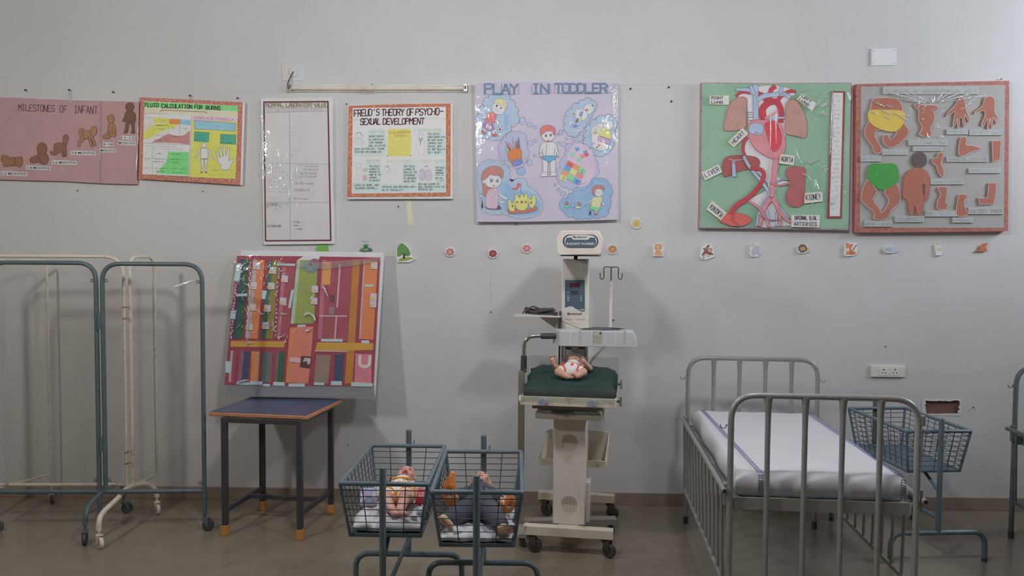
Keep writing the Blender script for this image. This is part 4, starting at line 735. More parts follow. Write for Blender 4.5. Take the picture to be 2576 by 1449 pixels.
limb('foot_cutout', [(1018, 548), (1065, 555), (1062, 615), (1110, 620), (1195, 645), (1180, 660), (1120, 675), (1060, 705), (1025, 718), (995, 695), (1000, 620)])
limb('leg_cutout', [(1292, 580), (1372, 576), (1362, 750), (1300, 768)], s_=False)
limb('foot_cutout', [(815, 688), (860, 690), (850, 745), (840, 790), (862, 840), (860, 902), (820, 870), (795, 800), (762, 775), (768, 735), (800, 730)])
mb = MB(); S.poly(mb, sm([(600, 820), (660, 820), (720, 860), (740, 930), (735, 1050), (712, 1115), (690, 1105), (700, 1000), (680, 960), (675, 1040), (695, 1110), (660, 1235), (625, 1230), (605, 1150), (590, 1235), (560, 1235), (540, 1110), (500, 1085), (505, 980), (520, 880)], 3), .012, SKN, .009); S.poly(mb, ell(647, 750, 66, 72), .0126, HD, .009); mb.build('back_figure_cutout', t, smooth=0)
limb('foot_cutout', [(810, 995), (885, 992), (890, 1050), (880, 1130), (910, 1145), (890, 1165), (885, 1190), (820, 1190), (802, 1160), (812, 1100), (835, 1060)])
limb('foot_cutout', [(1000, 1058), (1076, 1065), (1050, 1110), (1050, 1160), (1075, 1215), (1065, 1245), (985, 1250), (975, 1180), (985, 1130)])
limb('foot_cutout', [(1262, 955), (1332, 955), (1325, 1060), (1310, 1140), (1182, 1148), (1170, 1085), (1210, 1090), (1250, 1085), (1258, 1030)], s_=False)
cp = M((152, 154, 152), .8, k=kk)
for tx, q in (('', rect(325, 98, 1178, 166)), ('', rect(315, 652, 550, 706)), ('', rect(125, 712, 310, 765)), ('', rect(550, 570, 900, 622)), ('', rect(590, 628, 860, 672)), ('', rect(890, 476, 1080, 524)), ('', rect(1092, 480, 1390, 530)), ('VARUS CAVUS', rect(890, 722, 1262, 768)), ('', rect(1086, 822, 1376, 868)), ('', rect(745, 918, 1050, 968)), ('EV', rect(700, 1198, 980, 1254)), ('TALIPES VARUS', rect(1082, 1172, 1398, 1232)), ('CLUBFOOT', rect(430, 1248, 690, 1304)), ('', rect(940, 1262, 1130, 1308)), ('BOW LEGS', rect(160, 1290, 408, 1344))):
    mb = MB(); S.poly(mb, q, .012, cp, .008)
    x0, y0 = q[0]; x1, y1 = q[2]; lt = M((128, 130, 132), .8, k=kk, noise=0)
    if tx == 'EV': S.text(mb, tx, x0+10, y1-10, x0+60, y1-12, (y1-y0)*.55, 5, .0126, lt)
    elif tx: S.text(mb, tx, x0+14, y1-12, x1-14, y1-14, (y1-y0)*.5, 4, .0126, lt)
    else: S.scrib(mb, x0+16, y1-12, x1-16, (y1-y0)*.45, 3, .0126, lt, int(x0))
    mb.build('caption_card', t, smooth=0)
fl = []
for a, r0, r1, w_ in ((195, 60, 330, 9), (203, 60, 430, 12), (212, 90, 360, 7), (220, 50, 250, 9), (232, 40, 150, 8), (262, 20, 100, 9), (278, 20, 110, 12), (300, 40, 190, 9), (312, 60, 260, 7), (325, 60, 330, 9), (336, 80, 420, 8), (345, 120, 520, 6)):
    ca, sa = math.cos(R_(a)), math.sin(R_(a)); fl.append((w_*1.6, [(765+ca*(r0+(r1-r0)*j/4), 255+sa*(r0+(r1-r0)*j/4)*.62) for j in range(5)]))
for x, y, l in ((250, 235, 90), (300, 300, 120), (220, 320, 60), (350, 260, 60), (420, 330, 90), (480, 370, 60), (330, 360, 60)): fl.append((14, [(x, y), (x+l*.5, y+l*.25), (x+l, y+l*.45)]))
for x, y, l in ((1050, 270, 60), (1090, 230, 50), (1010, 300, 40), (820, 290, 40), (830, 330, 34)): fl.append((10, [(x, y), (x+l*.5, y-l*.2), (x+l, y-l*.5)]))
film(S, out, .017, t, fl, seed=2, specks=18, area_=(560, 180, 860, 560))
# ---------------------------------------------------------------- small things fixed to the wall
W0 = Sheet((0, YB, 0))
# tube lamp that is off, with its flex, and the ceiling-rose plate it is wired to
k_ = .5
CRM = M((186, 182, 174), .5, k=k_, rgb2=(160, 148, 134), scale=8, spread=.38, soft=.2); TUB = M((176, 168, 160), .25, k=k_, rgb2=(150, 134, 120), scale=14, spread=.35, soft=.2); DKM = M((70, 64, 58), .5, k=k_); CHR = M((150, 150, 148), .25, k=k_, metal=.8)
t = thing('tube_light', 'long unlit tube light fitting above the orange bordered chart', 'light', (-1.04, YB, 2.80))
mb = MB(); mb.box(-1.645, -.435, YB-.03, YB, 2.812, 2.856, CRM); mb.build('batten', t, bevel=.003)
mb = MB(); mb.tube([(-1.618, YB-.047, 2.832), (-.462, YB-.047, 2.832)], .0145, TUB, 14); mb.build('tube', t)
for x in (-1.632, -.448):
    mb = MB(); mb.box(x-.011, x+.011, YB-.066, YB-.028, 2.808, 2.858, CHR); mb.box(x-.006, x+.006, YB-.069, YB-.064, 2.82, 2.845, DKM); mb.build('tube_holder', t, bevel=.002)
mb = MB(); mb.tube([onY(933, 216, YB-.02), onY(937, 210, YB-.02), onY(939, 217, YB-.02)], .0025, DKM, 6); mb.build('hanging_hook', t)
mb = MB(); W0.line(mb, [(898, 231), (942, 230.5)], 1.6, .062, M((120, 84, 66), .7, k=k_)); mb.build('rust_scratch', t)
fx_ = arcp([(738, 180), (730, 196), (724, 212), (726, 224)]); mb = MB(); mb.tube([onY(x, y, YB-.02-.012*i/len(fx_)) for i, (x, y) in enumerate(fx_)], .0045, M((56, 54, 54), .5, k=k_), 8); mb.build('flex', t)
PLT = M((166, 165, 164), .5, k=.52, noise=.02)
t = thing('ceiling_rose_plate', 'square white wiring plate with round boss above the unlit tube light', 'wiring plate', (-1.62, YB, 2.89))
mb = MB(); W0.poly(mb, [(709, 164), (767, 163), (767, 203), (710, 204)], .008, PLT, .008); mb.build('plate', t, bevel=.0015)
mb = MB(); c = W0.P(740, 181, .008); mb.tube([c, c-Vector((0, .012, 0))], .032, PLT, 24); mb.build('round_boss', t, bevel=.002)
t = thing('blank_switch_plate', 'blank white screwed plate high above the limb cutouts chart', 'wall plate', (2.34, YB, 2.99))
P2 = M((196, 199, 206), .45, k=.66, noise=.02)
mb = MB(); W0.poly(mb, [(2193, 122), (2256, 121), (2255, 164), (2192, 165)], .012, P2, .012); mb.build('cover', t, bevel=.002)
for x, y in ((2197, 128), (2249, 127), (2198, 158), (2249, 159)):
    mb = MB(); c = W0.P(x, y, .0122); mb.tube([c, c-Vector((0, .0012, 0))], .0035, M((140, 142, 146), .4, k=.66), 10); mb.build('screw', t)
t = thing('wall_socket', 'cream double socket on the wall behind the grey bed', 'socket', (2.42, YB, .90))
P3 = M((150, 148, 138), .45, k=.36, noise=.03)
mb = MB(); W0.poly(mb, [(2192, 920), (2278, 922), (2278, 949), (2192, 948)], .016, P3, .016); mb.build('plate', t, bevel=.002)
for x in (2223, 2252):
    mb = MB(); W0.poly(mb, rect(x-11, 926, x+11, 944), .0185, M((158, 156, 146), .4, k=.36), .003); mb.build('socket_face', t, bevel=.001)
    for dx, dy, r in ((0, -5, 2), (-4, 3, 1.6), (4, 3, 1.6)):
        mb = MB(); W0.poly(mb, ell(x+dx, 935+dy, r, r, n=10), .0188, M((30, 28, 26), .7, k=.36)); mb.build('pin_hole', t, smooth=0)
# uncovered box in the wall recess
t = thing('open_wall_box', 'uncovered brown wall box with ragged paint edges right of the socket', 'wall box', (2.795, YB, .655))
BX = M((84, 60, 54), .8, k=.36, noise=.1); mb = MB()
mb.box(rx0+.004, rx1-.004, YB+.016, YB+.058, rz0+.004, rz1-.004, BX)
for a in ((rx0+.001, rx0+.004, rz0+.001, rz1-.001), (rx1-.004, rx1-.001, rz0+.001, rz1-.001), (rx0+.004, rx1-.004, rz0+.001, rz0+.004), (rx0+.004, rx1-.004, rz1-.004, rz1-.001)): mb.box(a[0], a[1], YB+.004, YB+.058, a[2], a[3], BX)
mb.build('box', t)
mb = MB(); rnd = random.Random(3); PR = M((146, 145, 144), .8, k=.36)
for i in range(26):
    u = i/25; n_ = .012+.006*rnd.random()
    for sx in (0, 1):
        pass
def rag(a, b, n, seed):
    r = random.Random(seed); o = []
    for i in range(n+1): o.append(Vector(a).lerp(Vector(b), i/n)); 
    return o
for (a, b, inn, n) in (((rx0-.006, rz1), (rx1+.008, rz1), (0, -1), 14), ((rx0-.006, rz0), (rx1+.008, rz0), (0, 1), 14), ((rx0, rz0), (rx0, rz1), (1, 0), 8), ((rx1, rz0), (rx1, rz1), (-1, 0), 8)):
    o = []; q = []
    for i in range(n+1):
        u = i/n; x, z = a[0]+(b[0]-a[0])*u, a[1]+(b[1]-a[1])*u; d = rnd.uniform(.001, .012)*(1.6 if inn[0] else .7)
        o.append(Vector((x-inn[0]*.012, YB-.002, z-inn[1]*.01))); q.append(Vector((x+inn[0]*d, YB-.003, z+inn[1]*d)))
    for i in range(n): mb.add([o[i], o[i+1], q[i+1], q[i]], [(0, 1, 2, 3)], PR)
mb.build('torn_paint_edge', t, smooth=0)
# strip of old tape
mb = MB(); W0.poly(mb, [(1022, 503), (1034, 503), (1041, 565), (1026, 566)], .0008, M((186, 172, 148), .4, k=.52), .0006); o = mb.build('tape_strip', smooth=0); tag(o, 'strip of yellowed tape below the orange bordered chart', 'tape')
# nails
NM = M((44, 42, 42), .5, k=.45, metal=.3)
def nail(px, py, label, s=1.0, hook=False):
    t = thing('wall_nail', label, 'nail', W0.P(px, py), 'bare nails in the wall'); c = W0.P(px, py)
    mb = MB(); mb.tube([c, c+Vector((0, -.018*s, .003))], .0022*s, NM, 8); mb.build('shank', t)
    mb = MB(); mb.tube([c+Vector((0, -.017*s, .003)), c+Vector((0, -.0205*s, .0035))], .006*s, NM, 10); mb.build('head', t)
    if hook:
        mb = MB(); mb.tube([c+Vector((-.002, -.012, 0)), c+Vector((-.012, -.012, -.03)), c+Vector((0, -.012, -.055))], .0016, M((128, 124, 116), .8, k=.4), 6); mb.tube([c+Vector((.002, -.012, 0)), c+Vector((.012, -.01, -.028)), c+Vector((.002, -.012, -.055))], .0016, M((128, 124, 116), .8, k=.4), 6); mb.build('hanging_string', t)
for a in ((68, 229, 'nail above the heading of the pink chart, left end'), (178, 229, 'nail with a loop of string holding the pink chart', 1.1, True), (288, 234, 'nail above the right end of the pink chart'), (481, 243, 'nail with string over the middle of the small yellow and green chart', 1.1, True),
          (600, 249, 'nail beside the top right corner of the small yellow and green chart'), (197, 481, 'nail just below the pink chart', .7), (512, 483, 'nail just below the small yellow and green chart', .7), (873, 264, 'nail at the top left corner of the orange bordered chart', .8), (1003, 521, 'nail below the orange bordered chart beside the tape strip', .9),
          (1298, 565, 'nail under the bottom edge of the lilac chart', .9), (1585, 226, 'nail right beside the top of the lilac chart', 1.1), (1681, 222, 'upper nail of the pair left of the green chart', 1.1), (1688, 257, 'lower nail of the pair left of the green chart', 1.0), (1542, 806, 'nail in the wall right of the drip hook pole', 1.0), (1235, 786, 'nail in bare wall left of the coiled black cable', .8),
          (2226, 872, 'nail above the cream double socket', .7), (2446, 1025, 'nail to the right of the open wall box', .8), (2516, 201, 'nail over the top right corner of the limb cutouts chart', .7), (834, 1118, 'nail low on the wall right of the blue table leg', .6), (876, 1118, 'nail low on the wall above the left wire cot', .6), (1376, 1086, 'nail low on the wall left of the cream warmer pillar', .7), (1258, 1155, 'nail low on the wall seen through the right wire cot', .6)): nail(*a)
# pencil line and flaked marks on the wall
mb = MB(); GRY = M((140, 136, 132), .8, k=.5)
for p, w_ in (([(1234, 690), (1236, 762)], 1.4),): W0.line(mb, p, w_, .0004, GRY)
mb.build('wall_scratch', smooth=0); o = bpy.data.objects['wall_scratch']; tag(o, 'faint vertical scratch in the bare wall between board and warmer', 'scratch')
mb = MB(); W0.line(mb, [(1556, 215), (1740, 213)], 1.2, .0004, M((150, 150, 152), .8, k=.55)); o = mb.build('wall_pencil_line', smooth=0); tag(o, 'thin pencil line on the wall between the lilac and green charts', 'pencil line')
# ---------------------------------------------------------------- the row of little foam-backed pictures
def sticker(name, label, back, parts, h=.014, k=.5, lines=(), lw=1.0, word=None):
    mb = MB(); S = W0
    if back: S.poly(mb, back, h, M((190, 190, 190), .7, k=k, noise=.02), h)
    for i, (p, c) in enumerate(parts): S.poly(mb, p, h+.0004+i*.0002, M(c, .7, k=k, noise=.06, scale=60), 0 if back else (h if i == 0 else 0))
    for l, c in lines: S.line(mb, l, lw, h+.0006+len(parts)*.0002, M(c, .7, k=k, noise=0))
    if word: S.print(mb, word[0], word[1], .004, M((96, 104, 98), .7, k=k, noise=0))
    o = mb.build(name, smooth=0); return tag(o, label, 'wall sticker', 'little foam pictures along the wall')
def rr(cx, cy, r, n=16): return ell(cx, cy, r, r, n=n)
def petals(cx, cy, r0, r1, n, ph=0):
    N = 10*n; R = lambda q: r0+(r1-r0)*abs(math.cos(n*q/2))**.6
    return [(cx+R(q)*math.cos(q+ph), cy+R(q)*.92*math.sin(q+ph)) for q in [2*math.pi*i/N for i in range(N)]]
def leaf(cx, cy, r, a=0):
    o = [(0, 1), (.22, .45), (.85, .55), (.5, 0), (.8, -.55), (.15, -.35), (0, -.9), (-.15, -.35), (-.8, -.55), (-.5, 0), (-.85, .55), (-.22, .45)]; c, s = math.cos(a), math.sin(a)
    return [(cx+r*(x*c-y*s), cy-r*(x*s+y*c)) for x, y in o]
DG = (44, 52, 44)
sticker('tree_sticker', 'green bush sticker half hidden behind the top edge of the coloured model board', None, [([(795, 636), (794, 626), (801, 617), (812, 615), (822, 617), (826, 628), (827, 640), (797, 640)], (92, 142, 62))], .01, .5)
sticker('leaf_sticker', 'dark green leaf cluster sticker with tiny writing over it', None, [(leaf(920, 620, 8), (48, 98, 58)), (leaf(911, 630, 8, .5), (56, 108, 66)), (leaf(930, 629, 8, -.5), (40, 88, 52)), (leaf(920, 634, 7, .1), (52, 100, 60))], .01, .5, word=('Money Plant', [(909, 605), (929, 605), (929, 610), (909, 610)]))
t_ = sticker('tree_sticker', 'whole green tree sticker on a mound between board and pink flowers', [(998, 650), (996, 636), (1002, 620), (1008, 612), (1016, 612), (1030, 624), (1034, 640), (1044, 652), (1030, 660), (1000, 660)],
        [(sm([(999, 642), (1000, 625), (1006, 614), (1014, 613), (1028, 626), (1032, 640), (1024, 645), (1014, 641), (1004, 646)]), (78, 122, 62)), ([(1000, 655), (1010, 649), (1030, 647), (1042, 650), (1024, 655), (1008, 658)], (124, 132, 58)), ([(1015, 638), (1019, 638), (1019, 651), (1013, 651)], (62, 48, 44))], lines=[([(1010, 634), (1016, 642)], (62, 48, 44)), ([(1026, 636), (1018, 642)], (62, 48, 44))])
def flower(cx, cy, r, n, c, c2, label, name='flower_sticker', inner=.45, rin=.72):
    sticker(name, label, rr(cx, cy, r+1.6), [(petals(cx, cy, r*rin, r, n), tuple(int(x*.55) for x in c)), (petals(cx, cy, r*rin-.8, r-1, n), c), (rr(cx, cy, r*inner*.7, 10), c2)], lines=[([(cx+r*.25*math.cos(a), cy+r*.25*math.sin(a)), (cx+r*.8*math.cos(a), cy+r*.75*math.sin(a))], tuple(int(x*.6) for x in c)) for a in [2*math.pi*i/n+.4 for i in range(n)]], lw=.7)
flower(1132, 634, 10.5, 7, (176, 104, 102), (200, 150, 130), 'dusty pink round flower sticker nearest the tree sticker')
flower(1240, 638, 10.5, 7, (138, 54, 62), (170, 90, 80), 'dark red flower sticker between two pink ones')
flower(1325, 625, 10.5, 6, (184, 102, 106), (206, 150, 140), 'pink six petalled flower sticker left of the warmer head')
flower(1541, 627, 11, 14, (186, 118, 76), (206, 160, 106), 'orange sunflower sticker right of the warmer head', rin=.85)
flower(1601, 562, 12, 8, (206, 160, 88), (200, 130, 70), 'yellow daisy sticker below the lilac chart corner', rin=.4, inner=.4)
OG = (196, 128, 84); BRW = (110, 74, 66)
sticker('lion_sticker', 'sitting orange lion cub sticker, first animal after the flowers', [(1643, 616), (1663, 614), (1672, 630), (1668, 645), (1644, 645)], [(sm([(1648, 642), (1649, 632), (1656, 629), (1662, 632), (1665, 642)]), OG), (petals(1656, 623, 8, 9.5, 9), (176, 106, 68)), (rr(1650, 616, 2.4, 8), OG), (rr(1662, 616, 2.4, 8), OG), (rr(1656, 624, 6), (206, 150, 106)), (ell(1656, 627, 3, 2.2), (214, 190, 166)), (ell(1656, 625.6, 1.1, .8), DG), (ell(1651, 641, 3, 2), (206, 150, 106)), (ell(1660, 641, 3, 2), (206, 150, 106))], lines=[([(1652, 624), (1654, 625)], DG), ([(1658, 624), (1660, 624)], DG), ([(1664, 640), (1669, 631)], (176, 106, 68))])
sticker('monkey_sticker', 'brown swinging monkey sticker between the lion cub and grey elephant', [(1762, 646), (1764, 624), (1776, 614), (1790, 614), (1796, 634), (1797, 646), (1776, 654), (1766, 652)], [(sm([(1766, 640), (1772, 630), (1768, 626), (1774, 624), (1778, 630), (1776, 622), (1782, 616), (1786, 618), (1780, 626), (1788, 634), (1796, 640), (1784, 642), (1776, 638), (1768, 644)]), BRW), (rr(1786, 629, 6), (150, 104, 88)), (rr(1785, 630, 3.4, 10), (196, 150, 126)), (rr(1770, 648, 3, 8), (140, 130, 90))], lines=[([(1772, 640), (1778, 644), (1784, 645)], BRW)])
sticker('elephant_sticker', 'pale grey standing elephant sticker right of the monkey', [(1886, 640), (1888, 616), (1900, 612), (1912, 614), (1914, 638), (1906, 646), (1890, 646)], [(sm([(1891, 642), (1892, 628), (1898, 622), (1904, 617), (1911, 620), (1912, 634), (1909, 643), (1903, 640), (1897, 643)]), (146, 148, 160)), (ell(1895, 617, 6, 4, -25), (150, 152, 132))], lines=[([(1887, 630), (1891, 634)], (126, 128, 140))])
sticker('lion_sticker', 'brown maned lion sticker lying below the green chart', [(2006, 630), (2010, 618), (2036, 616), (2038, 632), (2022, 638), (2010, 637)], [([(2026, 622), (2036, 622), (2036, 632), (2028, 632)], (170, 136, 106)), (petals(2019, 625, 9.5, 12, 9), (96, 74, 64)), (ell(2019, 626, 7, 5), (160, 120, 92))], lines=[([(2016, 632), (2022, 633)], DG), ([(2033, 618), (2035, 620)], DG)])
sticker('tiger_sticker', 'sitting orange tiger sticker with raised dark tail', [(2124, 642), (2126, 616), (2140, 612), (2158, 613), (2156, 636), (2150, 643), (2130, 645)], [([(2128, 638), (2132, 624), (2142, 626), (2146, 632), (2153, 634), (2152, 640), (2128, 641)], (184, 106, 66)), (rr(2136, 621, 8), (188, 110, 70)), (ell(2133, 628, 4, 4), (196, 180, 160)), (rr(2130, 614, 2.6, 8), (170, 96, 62)), (rr(2143, 616, 2.6, 8), (170, 96, 62))], lines=[([(2147, 630), (2150, 622), (2156, 616)], (84, 56, 50)), ([(2140, 632), (2141, 640)], (110, 66, 50)), ([(2146, 634), (2146, 640)], (110, 66, 50))], lw=1.6)
sticker('hippo_sticker', 'flat blue grey hippo sticker between tiger and giraffe', [(2222, 630), (2228, 620), (2254, 620), (2260, 632), (2246, 637), (2230, 636)], [(sm([(2225, 628), (2228, 621), (2240, 620), (2254, 621), (2258, 630), (2254, 634), (2230, 633)]), (150, 158, 174)), (ell(2234, 629, 8, 4), (138, 148, 166))], lines=[([(2226, 628), (2234, 625), (2243, 628), (2241, 633)], (96, 106, 124))])
sticker('giraffe_sticker', 'thin pale giraffe sticker on a white card', [(2352, 616), (2358, 612), (2364, 622), (2371, 626), (2370, 642), (2356, 643)], [([(2357, 613), (2359, 613), (2361, 624), (2369, 625), (2369, 632), (2358, 632)], (166, 150, 120)), (ell(2357, 613, 2.4, 1.6), (130, 120, 106))], k=.46)
sticker('cat_sticker', 'last orange brown kitten sticker at the right end of the row', None, [(sm([(2453, 632), (2462, 630), (2466, 622), (2476, 622), (2482, 626), (2482, 632), (2464, 633)]), (150, 86, 62)), (ell(2474, 618, 9, 5.5, -15), (158, 92, 66)), (rr(2482, 613, 2.4, 8), (140, 78, 58))], .014, .46, lines=[([(2470, 618), (2478, 616)], (90, 50, 42))])
# ---------------------------------------------------------------- helpers for steel furniture
def caster(p, parent, r, yaw, mt, mw, h, name='caster'):
    """swivel wheel: stem and fork with a tyre; p = floor point under the stem, h = height of the stem top"""
    p = Vector(p); d = Vector((math.cos(yaw), math.sin(yaw), 0)); s_ = Vector((-d.y, d.x, 0)); w_ = r*.32
    c = p+d*r*.55+Vector((0, 0, r))
    f = MB(); f.tube([p+Vector((0, 0, r*2.25)), p+Vector((0, 0, h))], r*.22, mt, 8)
    for k in (-1, 1):
        q = s_*(w_+.003)*k; a = p+Vector((0, 0, r*2.25))
        f.hexa([a+q-d*r*.45, a+q+d*r*.75, c+q+d*r*.18-Vector((0, 0, r*.15)), c+q-d*r*.22-Vector((0, 0, r*.1))], [v+s_*.0025*k for v in (a+q-d*r*.45, a+q+d*r*.75, c+q+d*r*.18-Vector((0, 0, r*.15)), c+q-d*r*.22-Vector((0, 0, r*.1)))], mt)
    f.hexa([p+Vector((0, 0, r*2.2))+v for v in (-d*r*.5-s_*(w_+.005), d*r*.8-s_*(w_+.005), d*r*.8+s_*(w_+.005), -d*r*.5+s_*(w_+.005))], [p+Vector((0, 0, r*2.32))+v for v in (-d*r*.5-s_*(w_+.005), d*r*.8-s_*(w_+.005), d*r*.8+s_*(w_+.005), -d*r*.5+s_*(w_+.005))], mt)
    o = f.build(name, parent, bevel=.001)
    w2 = MB(); n = 24
    prof = [(-w_, r*.5), (-w_, r*.86), (-w_*.75, r*.97), (0, r), (w_*.75, r*.97), (w_, r*.86), (w_, r*.5)]; vs = []; fs = []
    for i in range(n):
        a = 2*math.pi*i/n; e = d*math.cos(a)+Vector((0, 0, math.sin(a)))
        for (t_, q) in prof: vs.append(c+s_*t_+e*q)
    m_ = len(prof)
    for i in range(n):
        for j in range(m_-1): fs.append((i*m_+j, ((i+1) % n)*m_+j, ((i+1) % n)*m_+j+1, i*m_+j+1))
    w2.add(vs, fs, mw); w2.tube([c-s_*w_*.8, c+s_*w_*.8], r*.52, mt, 14); w2.build('wheel', o)
    return o
KF = .30
GREEN = M((50, 61, 63), .38, k=KF, noise=.12, scale=30); CREAMR = M((146, 137, 124), .5, k=.36, rgb2=(112, 82, 62), scale=34, spread=.30, soft=.14); RUB = M((44, 42, 42), .55, k=KF, noise=.1)
SHEETP = FILM(.025, .16, tint=(.97, .965, .955), bump=.35, scale=5, haze=.13, name='clear_plastic_sheet')
# ----- the screens at the left
def eyelet(p, parent, m, sx=1):
    mb = MB(); p = Vector(p); mb.tube([p+Vector((sx*(.011+.008*math.cos(a)), 0, .009*math.sin(a))) for a in [2*math.pi*i/12 for i in range(12)]], .0026, m, 6, closed=True); mb.tube([p, p+Vector((sx*.005, 0, 0))], .003, m, 6); mb.build('eyelet', parent)
def panel(parent, A, B, zt, zb, r, m, rad=.11, tail=None, dirA=None):
    """one leaf of a screen: an inverted U of tube from A to B (floor points) with a bottom bar"""
    A = Vector(A); B = Vector(B); up = Vector((0, 0, 1))
    pts = fillet([A+up*zb, A+up*zt, B+up*zt, B+up*(tail if tail is not None else zb)], rad)
    mb = MB(); mb.tube(pts, r, m, 12); mb.tube([A+up*zb, B+up*zb], r, m, 12); return mb.build('frame_panel', parent)
def psheet(parent, A, B, zt, zb, wv=.006, seed=0, name='plastic_sheet'):
    A = Vector(A); B = Vector(B); rnd = random.Random(seed); nx, nz = 26, 40; n = Vector((0, 0, 1)).cross(B-A).normalized(); vs = []; fs = []; ph = [rnd.uniform(0, 6) for _ in range(4)]
    for j in range(nz+1):
        for i in range(nx+1):
            u, v = i/nx, j/nz; e = min(u, 1-u, v, 1-v)*8; e = min(1, e)
            d = e*wv*(math.sin(u*9+v*4+ph[0])+.6*math.sin(u*21-v*13+ph[1])+.5*math.sin(v*17+u*5+ph[2]))
            top = .010*math.sin(math.pi*u)**2 if v > .95 else 0
            vs.append(A.lerp(B, u)+Vector((0, 0, zb+(zt-zb)*v-top))+n*d)
    for j in range(nz):
        for i in range(nx): a = j*(nx+1)+i; fs.append((a, a+1, a+nx+2, a+nx+1))
    mb = MB(); mb.add(vs, fs, SHEETP); return mb.build(name, parent, smooth=80)
t = thing('folding_screen', 'green steel folding screen with clear plastic panels, standing in front of the cream one', 'screen', (-2.6, 4.6, 0))
L0, L1, R0, R1 = (-3.275, 4.56, 0), (-2.635, 4.595, 0), (-2.597, 4.597, 0), (-2.004, 4.64, 0)
pa = panel(t, L0, L1, 1.652, .25, .0135, GREEN, tail=.1); pb = panel(t, R0, R1, 1.648, .25, .0135, GREEN, tail=.105)
psheet(t, (L0[0]+.02, L0[1], 0), (L1[0]-.02, L1[1], 0), 1.635, .255, seed=1); sh = psheet(t, (R0[0]+.02, R0[1], 0), (R1[0]-.02, R1[1], 0), 1.63, .255, seed=2)
for z in (1.30, .55): 
    mb = MB(); mb.tube([(-2.616, 4.585, z-.05), (-2.616, 4.585, z+.05)], .008, GREEN, 8); mb.build('hinge', t)
for z in (1.545, .32):
    eyelet((-2.648, 4.594, z), t, GREEN, -1); eyelet((-2.584, 4.598, z), t, GREEN, 1)
eyelet((-2.018, 4.639, 1.54), t, GREEN, -1); eyelet((-2.018, 4.639, .30), t, GREEN, -1)
mb = MB(); mb.tube(arc3([(-2.612, 4.40, .11), (-2.612, 4.405, .165), (-2.613, 4.45, .215), (-2.616, 4.59, .247), (-2.64, 4.80, .232), (-2.656, 4.90, .18), (-2.66, 4.92, .12)]), .013, GREEN, 12); mb.build('curved_foot', t)
mb = MB(); mb.tube([(-2.612, 4.42, .17), (-2.65, 4.88, .16)], .005, GREEN, 8); mb.build('foot_brace', t)
caster((-2.612, 4.40, 0), t, .036, -1.2, GREEN, RUB, .12); caster((-2.66, 4.92, 0), t, .036, .9, GREEN, RUB, .13); caster((-2.004, 4.64, 0), t, .036, .1, GREEN, RUB, .12); caster((-3.275, 4.56, 0), t, .036, .2, GREEN, RUB, .12)
# pulled corner of the sheet, its glint whitened in
mb = MB(); Sx = Sheet((-2.02, 4.632, 0), (0, -1, 0)); 
for p in ([(436, 726), (458, 716), (486, 706)], [(437, 722), (462, 716), (484, 708)]): Sx.crease(mb, p, 9, .002, GLINT_FOLD, .4)
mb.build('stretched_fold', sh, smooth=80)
t = thing('folding_screen', 'rusty cream folding screen standing behind the green one', 'screen', (-2.55, 4.74, 0))
a0, a1 = (-3.42, 4.70, 0), (-2.545, 4.745, 0)
panel(t, a0, a1, 1.69, .25, .0105, CREAMR, rad=.12); panel(t, (-2.52, 4.775, 0), (-2.478, 5.0, 0), 1.69, .24, .0105, CREAMR, rad=.07); panel(t, (-3.44, 4.72, 0), (-3.27, 5.12, 0), 1.66, .20, .008, CREAMR, rad=.05)
psheet(t, (-3.40, 4.70, 0), (-2.565, 4.744, 0), 1.675, .26, seed=3)
for z in (1.375, 1.305, .46, .39):
    mb = MB(); mb.tube([(-2.55, 4.728, z), (-2.51, 4.75, z)], .0045, M((104, 72, 56), .7, k=.34), 8); mb.build('hinge_pin', t)
mb = MB(); mb.tube(arc3([(-2.50, 4.345, .10), (-2.50, 4.35, .15), (-2.502, 4.39, .188), (-2.512, 4.56, .214), (-2.528, 4.74, .236), (-2.49, 4.88, .215), (-2.455, 4.93, .16), (-2.45, 4.94, .11)]), .015, CREAMR, 12); mb.build('curved_foot', t)
caster((-2.50, 4.345, 0), t, .034, -.7, CREAMR, CREAMR, .12); caster((-2.45, 4.94, 0), t, .034, -.9, CREAMR, CREAMR, .12); caster((-3.27, 5.12, 0), t, .028, -.9, CREAMR, RUB, .2); caster((-3.42, 4.70, 0), t, .034, -.9, CREAMR, CREAMR, .25)
# ----- the blue topped table
BLUE = M((43, 50, 72), .35, k=.34, noise=.05, scale=50); EDGE = M((122, 82, 58), .5, k=.32, noise=.12, scale=20); BLK = M((40, 40, 42), .4, k=.34, noise=.08); ORF = M((118, 78, 36), .6, k=KF)
FL, FRt, BRt = Vector((-1.958, 4.602, 0)), Vector((-1.330, 4.521, 0)), Vector((-1.247, 5.057, 0)); BLt = FL+BRt-FRt
t = thing('table', 'small school table with a blue top and black steel legs', 'table', (-1.6, 4.8, 0))
def slab(mb, c4, z0, z1, m, ins=0):
    ctr = sum(c4, Vector())/4; q = [p+(ctr-p).normalized()*ins for p in c4]; mb.hexa([p+Vector((0, 0, z0)) for p in q], [p+Vector((0, 0, z1)) for p in q], m)
c4 = [FL, FRt, BRt, BLt]
mb = MB(); slab(mb, c4, .724, .748, EDGE); o = mb.build('tabletop', t, bevel=.005)
mb = MB(); slab(mb, c4, .7475, .7515, BLUE, .012); mb.build('laminate', o, bevel=.001)
ft = [Vector((-1.850, 4.578, 0)), Vector((-1.376, 4.528, 0)), Vector((-1.310, 4.992, 0)), Vector((-1.784, 5.042, 0))]
ang = math.atan2(ft[1].y-ft[0].y, ft[1].x-ft[0].x); ex = Vector((math.cos(ang), math.sin(ang), 0)); ey = Vector((-ex.y, ex.x, 0))
